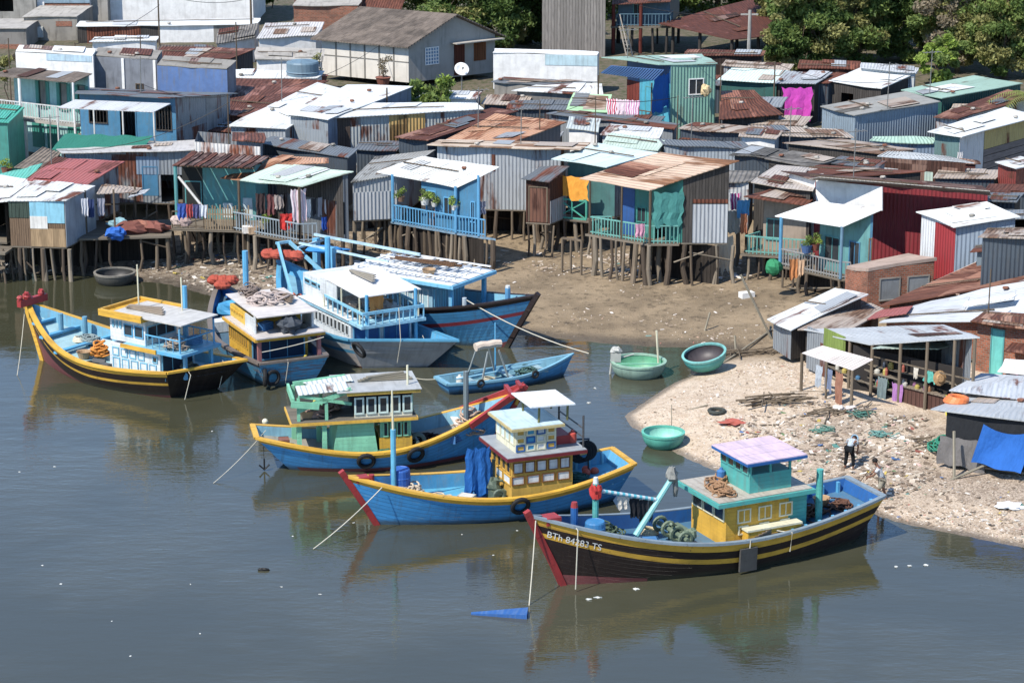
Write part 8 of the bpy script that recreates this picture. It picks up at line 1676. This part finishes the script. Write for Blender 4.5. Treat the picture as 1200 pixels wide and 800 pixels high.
    for k, (px, py, sx, hx, lab) in enumerate(((875, 347, .28, 'f0eee8', 'white foam box lying on the mud under the rusty shack'), (907, 314, .0, '2f8a5c', ''), (1108, 515, .0, '2f8a70', ''), (1087, 540, 0, '6a5a4a', ''))):
        m = MB()
        if k == 0: p = PZ(px, py, .5); m.obox((p.x, p.y, gz(p.x, p.y)+.12), .35, .22, .14, .4); tag(m.build('foam_box', flat(hx, .7)), lab, 'box')
        elif k == 1: p = PD(px, 313, 118.4); m.blob(p, .42, .36, .42, 4, rough=.12); tag(m.build('net_bundle', cloth(hx)), 'dark green net bundle hanging under the rusty shack deck', 'net')
        elif k == 2: p = PZ(px, 528, .9); heap(m, Vector((p.x, p.y, gz(p.x, p.y)+.1)), .7, .5, .5, 6, 24, .035); tag(m.build('net_heap', cloth(hx)), 'teal and brown net heap at the foot of the black tarp wall', 'net')
        else: p = PZ(1150, 541, .9); m.obox((p.x, p.y, gz(p.x, p.y)+.12), .3, .18, .12, .2); tag(m.build('jerrycan', flat('d8b82a', .5)), 'yellow jerrycan lying under the blue tarp', 'jerrycan')
    for k, (x, y, hx, lab) in enumerate(((910, 520, '6f9a8c', 'pale green net spread on the spit near the bending person'), (965, 505, '5f8f80', 'green net spread on the sand below the plank table'), (1035, 512, '6aa098', 'teal net tangled in the litter band by the shop'), (1010, 490, '4a8074', 'dark teal net beside the heap of grey sticks'), (885, 512, 'c8b83a', 'yellow rope tangle on the spit'), (860, 490, 'b85a48', 'rust red rag on the spit'), (840, 478, '40443e', 'black inner tube lying on the spit'), (1185, 585, 'f0f2f4', 'white plastic sheet crumpled on the near beach'))):
        m = MB(); p = PZ(x, y, .75); c = Vector((p.x, p.y, gz(p.x, p.y)+.04))
        if k == 6: m.torus(c+Vector((0, 0, .06)), (0, 0, 1), .32, .08, 18, 7)
        elif k in (5, 7): m.blob(c, .5, .4, .07, k, rough=.5)
        else: heap(m, c, .6, .4, .06, k, 14, .018)
        tag(m.build('beach_net' if k < 4 else ['rope_tangle', 'rag', 'inner_tube', 'plastic_sheet'][k-4], flat(hx, .8)), lab, 'net' if k < 4 else 'flotsam')
# ---------------------------------------------------------------- washing, pots, poles
def washing():
    G = [  # px, py, D, width, length, colour, label
     (213, 238, 125.6, .5, .85, '3f5fb0', 'blue shirt hanging left on the turquoise house deck', 1), (222, 239, 125.6, .35, .7, 'b04848', 'red vest hanging beside the blue shirt', 2), (230, 239, 125.6, .45, .75, '5a5a88', 'violet grey shirt on the turquoise house deck', 3), (238, 240, 125.6, .4, .65, 'd8dce4', 'pale shirt hanging nearest the bamboo fence', 4),
     (336, 250, 124.6, .75, .8, 'd8342e', 'bright red blanket over the washing veranda rail', 5), (318, 227, 126, .5, 1.1, '7a4a4a', 'dark red trousers in the washing veranda', 6), (327, 228, 125.7, .5, .8, 'a89a94', 'tan shirt in the washing veranda', 7), (305, 226, 126.3, .5, 1.2, '4a3a3a', 'dark coat at the back of the washing veranda', 8), (350, 221, 124.2, .8, 1.75, 'e8c8d0', 'long pink patterned curtain at the washing veranda corner', 9),
     (361, 233, 124.4, .3, 1.0, 'e8e8e8', 'white shirt on the rack by the dark side wall', 10), (368, 232, 124.7, .3, .9, '3a3a40', 'black shirt on the rack by the dark side wall', 11), (375, 231, 125, .3, 1.0, 'a8a8b0', 'grey shirt on the rack by the dark side wall', 12), (383, 230, 125.3, .3, .9, 'd0ccd0', 'pale towel at the end of the rack by the dark side wall', 13), (380, 254, 125, .35, .7, '2f5fc0', 'blue shorts low on the rack by the dark side wall', 14),
     (99, 232, 125, .35, .9, 'cfd0d8', 'white shirt hanging between patchwork shack and platform', 15), (106, 233, 125.3, .35, 1.0, '3a4a78', 'navy trousers hanging between patchwork shack and platform', 16), (118, 232, 125.6, .4, .9, '9a9aa8', 'grey shirt hanging on the platform side', 17),
     (862, 226, 123.6, .6, .9, 'c83a8a', 'magenta checked cloth hanging beside the tan roof', 18), (872, 234, 123.0, .7, .9, '4f9ad0', 'light blue bundle of cloth hanging beside the tan roof', 19), (872, 250, 122.8, .35, 1.0, 'b8704a', 'orange brown trousers under the light blue bundle', 20), (860, 246, 123.4, .7, 1.2, 'b0b0a8', 'grey net bag hanging beside the tan roof', 21), (849, 276, 122.9, .9, 1.9, 'd8ccb4', 'torn cream sheet hanging below the grey side wall of the tan roofed house', 22),
     (931, 303, 117.9, .5, 1.0, 'c8824a', 'orange shirt over the white awning veranda rail', 23), (939, 304, 117.8, .4, .8, 'd8b08a', 'peach cloth over the white awning veranda rail', 24), (560, 236, 126.6, .9, .7, '8a8aa0', 'striped grey washing on the blue balcony side', 25), (750, 262, 121.5, .5, .7, 'd898b0', 'pink towel over the teal veranda rail', 26), (1125, 178, 133.8, .3, .8, 'e0dcd8', 'white rag on the small green booth', 27), (990, 175, 135, .3, .5, 'c0b0a8', 'pale cloth beside the flat tan roof', 28)]
    for px, py, D, w, l, hx, lab, sd in G:
        m = MB(); hang(m, PD(px, py, D), Vector((1, .25 if px not in range(355, 390) else .9, 0)), w, l, sd, .9); tag(m.build('laundry', cloth(hx, stripe='e8dce0' if sd in (9, 18, 25) else None)), lab, 'laundry', 'washing hung along the stilt houses')
    for px, py, D, hx, lab, r in ((498, 240, 126.9, 'e8e8e4', 'large white flower pot with red and green leaves on the blue balustrade', .3), (509, 242, 126.6, 'dcdcd8', 'small white flower pot next to the largest one on the blue balustrade', .2), (533, 246, 125.8, 'e0e0dc', 'white flower pot at the corner of the blue balustrade', .25), (470, 236, 128, '8a6a54', 'leafy pot plant hanging on the far post of the blue balcony', .24), (309, 268, 126.2, 'c8b898', 'yellow leaved plant in a pale box at the washing veranda edge', .3), (945, 296, 118.8, '4a6a9a', 'green plant in a blue tub on the white awning veranda', .34), (955, 293, 118.9, '8a4a3a', 'reddish plant behind the blue tub on the white awning veranda', .3), (8, 205, 134, '8a5a44', 'pot plant beside the teal wall at the picture edge', .35)):
        p = PD(px, py, D); t = empty('potted_plant', p, lab, 'plant', 'pot plants on the verandas'); m = MB(); m.lathe((0, 0, 0), [(0, 0), (r*.6, 0), (r*.85, r*1.1), (r*.9, r*1.15), (r*.75, r*1.1), (0, r)], 14); m.build('pot', flat(hx, .7), t, local=True)
        rs = np.random.RandomState(int(px)); Vv, M, U_ = leaf_mesh(rs, [((rs.uniform(-.2, .2), rs.uniform(-.15, .15), r*1.3+i*.1), (.22, .22, .18), int(rs.randint(2))) for i in range(4)], 50, .07)
        me = bpy.data.meshes.new('foliage'); me.from_pydata(Vv.tolist(), [], np.arange(len(M)*4).reshape(-1, 4).tolist()); uv = me.uv_layers.new(); uv.data.foreach_set('uv', np.repeat(U_, 4, 0).reshape(-1)); me.materials.append(LEAF['mid']); me.materials.append(LEAF['bright']); me.polygons.foreach_set('material_index', M); ob = bpy.data.objects.new('foliage', me); C.objects.link(ob); ob.parent = t
    for px, py, D, hx, lab in ((290, 272, 126.2, 'e4ddd4', 'white foam box on the deck left of the washing veranda'), (297, 273, 126.1, 'b89a7a', 'cardboard box on the deck left of the washing veranda'), (208, 261, 125.8, 'c8b0a4', 'pale sack on the end of the turquoise house deck'), (217, 263, 125.7, 'a89088', 'brown sack on the end of the turquoise house deck')):
        m = MB(); p = PD(px, py, D); m.obox(p+Vector((0, 0, .15)), .26, .2, .18, .2) if 'box' in lab else m.blob(p+Vector((0, 0, .15)), .35, .28, .24, 3); tag(m.build('foam_box' if 'foam' in lab else 'cardboard_box' if 'box' in lab else 'sack', cloth(hx)), lab, 'box' if 'box' in lab else 'sack')
    rr = random.Random(3)
    for k, (px, py, D, hx, sx, lab) in enumerate(((152, 271, 126.6, '7a4a40', .9, 'maroon tarp bundle on the drying platform'), (166, 270, 127, 'a06a58', .7, 'brown net heap on the drying platform'), (182, 268, 126.8, '8a5448', .7, 'dark red net heap at the far end of the drying platform'), (140, 266, 127.4, '8ab4c0', .6, 'pale blue net heap at the back of the drying platform'), (136, 279, 125.4, '2f6ac0', .5, 'blue tarp corner hanging off the drying platform'))):
        p = PD(px, py, D); p.z = 2.1; m = MB(); m.blob(p+Vector((0, 0, .12)), sx, sx*.7, .34, k+2, rough=.3); tag(m.build('net_heap' if 'net' in lab else 'tarp_bundle', cloth(hx)), lab, 'net' if 'net' in lab else 'tarpaulin')
    CN = [(875, 132), (882, 131), (889, 130)]
    P = [(877, 70, 12, 170, .16, 'grey concrete utility pole before the grove'), (187, 56, -20, 172, .07, 'dark pole rising over the white annex'), (294, 20, -20, 185, .1, 'dark pole before the big white building'), (277, 66, 26, 165, .06, 'thin pole beside the white gabled outbuilding'), (1158, 361, 315, 105, .04, 'pale thin pole on the broad grey sheets'), (793, 160, 112, 142, .045, 'thin pole rising beside the pale green sheet house'), (697, 168, 113, 139, .04, 'thin pole between the cyan roof and green louvred slope'), (632, 168, 118, 138.5, .04, 'thin pole on the orange rust roof'), (453, 123, 103, 148, .07, 'dark stub pole on the slate blue gable'), (843, 145, 75, 150, .05, 'thin pole at the corner of the pale green sheet house'), (11, 82, 45, 158, .05, 'dark stake by the yellowing shrub'), (88, 68, 50, 164, .05, 'dark stake on the rough cement house'), (165, 75, 42, 160, .05, 'stake on the grey two part cement building'), (269, 205, 110, 133.5, .05, 'tall thin pole by the rust streaked parapet'), (907, 100, 72, 156, .06, 'pole at the corner of the pink sheet hut')]
    for px, y0, y1, D, r, lab in P:
        a, b = PD(px, y0, D), PD(px, y1, D); b.x = a.x; m = MB(); g = gz(a.x, D); m.tube([(a.x, D, min(a.z, g)-.1), (a.x+.03, D, b.z)], r, 7, 0, r*.7)
        if k >= 0 and r > .12: m.beam((a.x-.6, D, b.z-.3), (a.x+.6, D, b.z-.3), .1)
        tag(m.build('utility_pole' if r > .12 else 'pole', conc('b0aca4') if r > .12 else WOODF), lab, 'pole')
    for px, y0, D, hh, lab in ((330, 118, 150, 2.6, 'aerial on the wide glaring white roof'), (560, 152, 138, 2.4, 'aerial on the orange rust roof'), (470, 46, 172, 1.2, 'short aerial on the gabled cement house'), (610, 172, 132, 2.2, 'aerial over the long striped eave'), (735, 70, 153, 2.0, 'aerial on the pale green sheet house'), (1040, 118, 146, 2.3, 'aerial on the fibre cement roof'), (1000, 205, 124, 2.4, 'aerial behind the maroon house'), (165, 110, 144, 2.2, 'aerial on the blue fronted house'), (810, 158, 139, 2.3, 'aerial above the dark walled shack'), (1090, 96, 153, 2.0, 'aerial on the smooth pale mint roof'), (60, 190, 132, 2.6, 'aerial behind the faded red roof'), (925, 166, 137, 2.0, 'aerial on the flat tan board roof')):
        p = PD(px, y0, D); m = MB(); m.tube([p-Vector((0, 0, .8)), p+Vector((.05, 0, hh))], .03, 6); t = p+Vector((.05, 0, hh-.15)); m.tube([t-Vector((.5, .2, 0)), t+Vector((.5, .2, 0))], .018, 5)
        for q in range(5): c = t+Vector((.5, .2, 0))*(q/2-1); m.tube([c+Vector((-.1, .25, 0)), c+Vector((.1, -.25, 0))], .014, 4)
        tag(m.build('television_aerial', STEEL), 'thin television '+lab, 'aerial')
    for a, b, s, lab in (((330, 104, 150), (470, 34, 172), .6, 'cable from the white roof aerial to the gabled house'), ((560, 140, 138), (697, 116, 139), .5, 'cable from the orange roof aerial to the thin pole'), ((735, 58, 153), (843, 76, 150), .3, 'cable along the top of the pale green sheet house'), ((907, 74, 156), (1090, 86, 153), .9, 'cable from the pink sheet hut pole to the mint roof aerial'), ((269, 112, 133.5), (165, 98, 144), .4, 'cable from the tall thin pole to the blue fronted house'), ((1000, 190, 124), (810, 146, 139), .8, 'cable running behind the maroon house to the dark walled shack'), ((269, 120, 133.5), (60, 176, 132), .8, 'cable from the tall thin pole over the faded red roof')):
        m = MB(); m.tube(sag(PD(*a), PD(*b), s, 10), .016, 4); tag(m.build('cable', BLK), lab, 'cable')
    for k, (a, b, s) in enumerate((((187, -8, 172), (294, -2, 185), .5), ((187, 6, 172), (88, 52, 164), .4), ((294, -10, 185), (620, -30, 190), 1), ((877, 16, 170), (709, -6, 180), .6), ((843, 78, 150), (907, 76, 156), .3), ((793, 114, 142), (697, 117, 139), .2))):
        m = MB(); m.tube(sag(PD(*a), PD(*b), s, 10), .018, 4); tag(m.build('cable', BLK), ['cable from the annex pole to the big white building', 'cable from the annex pole down to the rough cement house', 'cable running off from the big white building', 'cable from the concrete utility pole to the planked barn', 'cable from the green sheet house to the pink sheet hut', 'cable between the two thin poles below the green sheet house'][k], 'cable')
for f_ in (people, scatter, washing): f_()
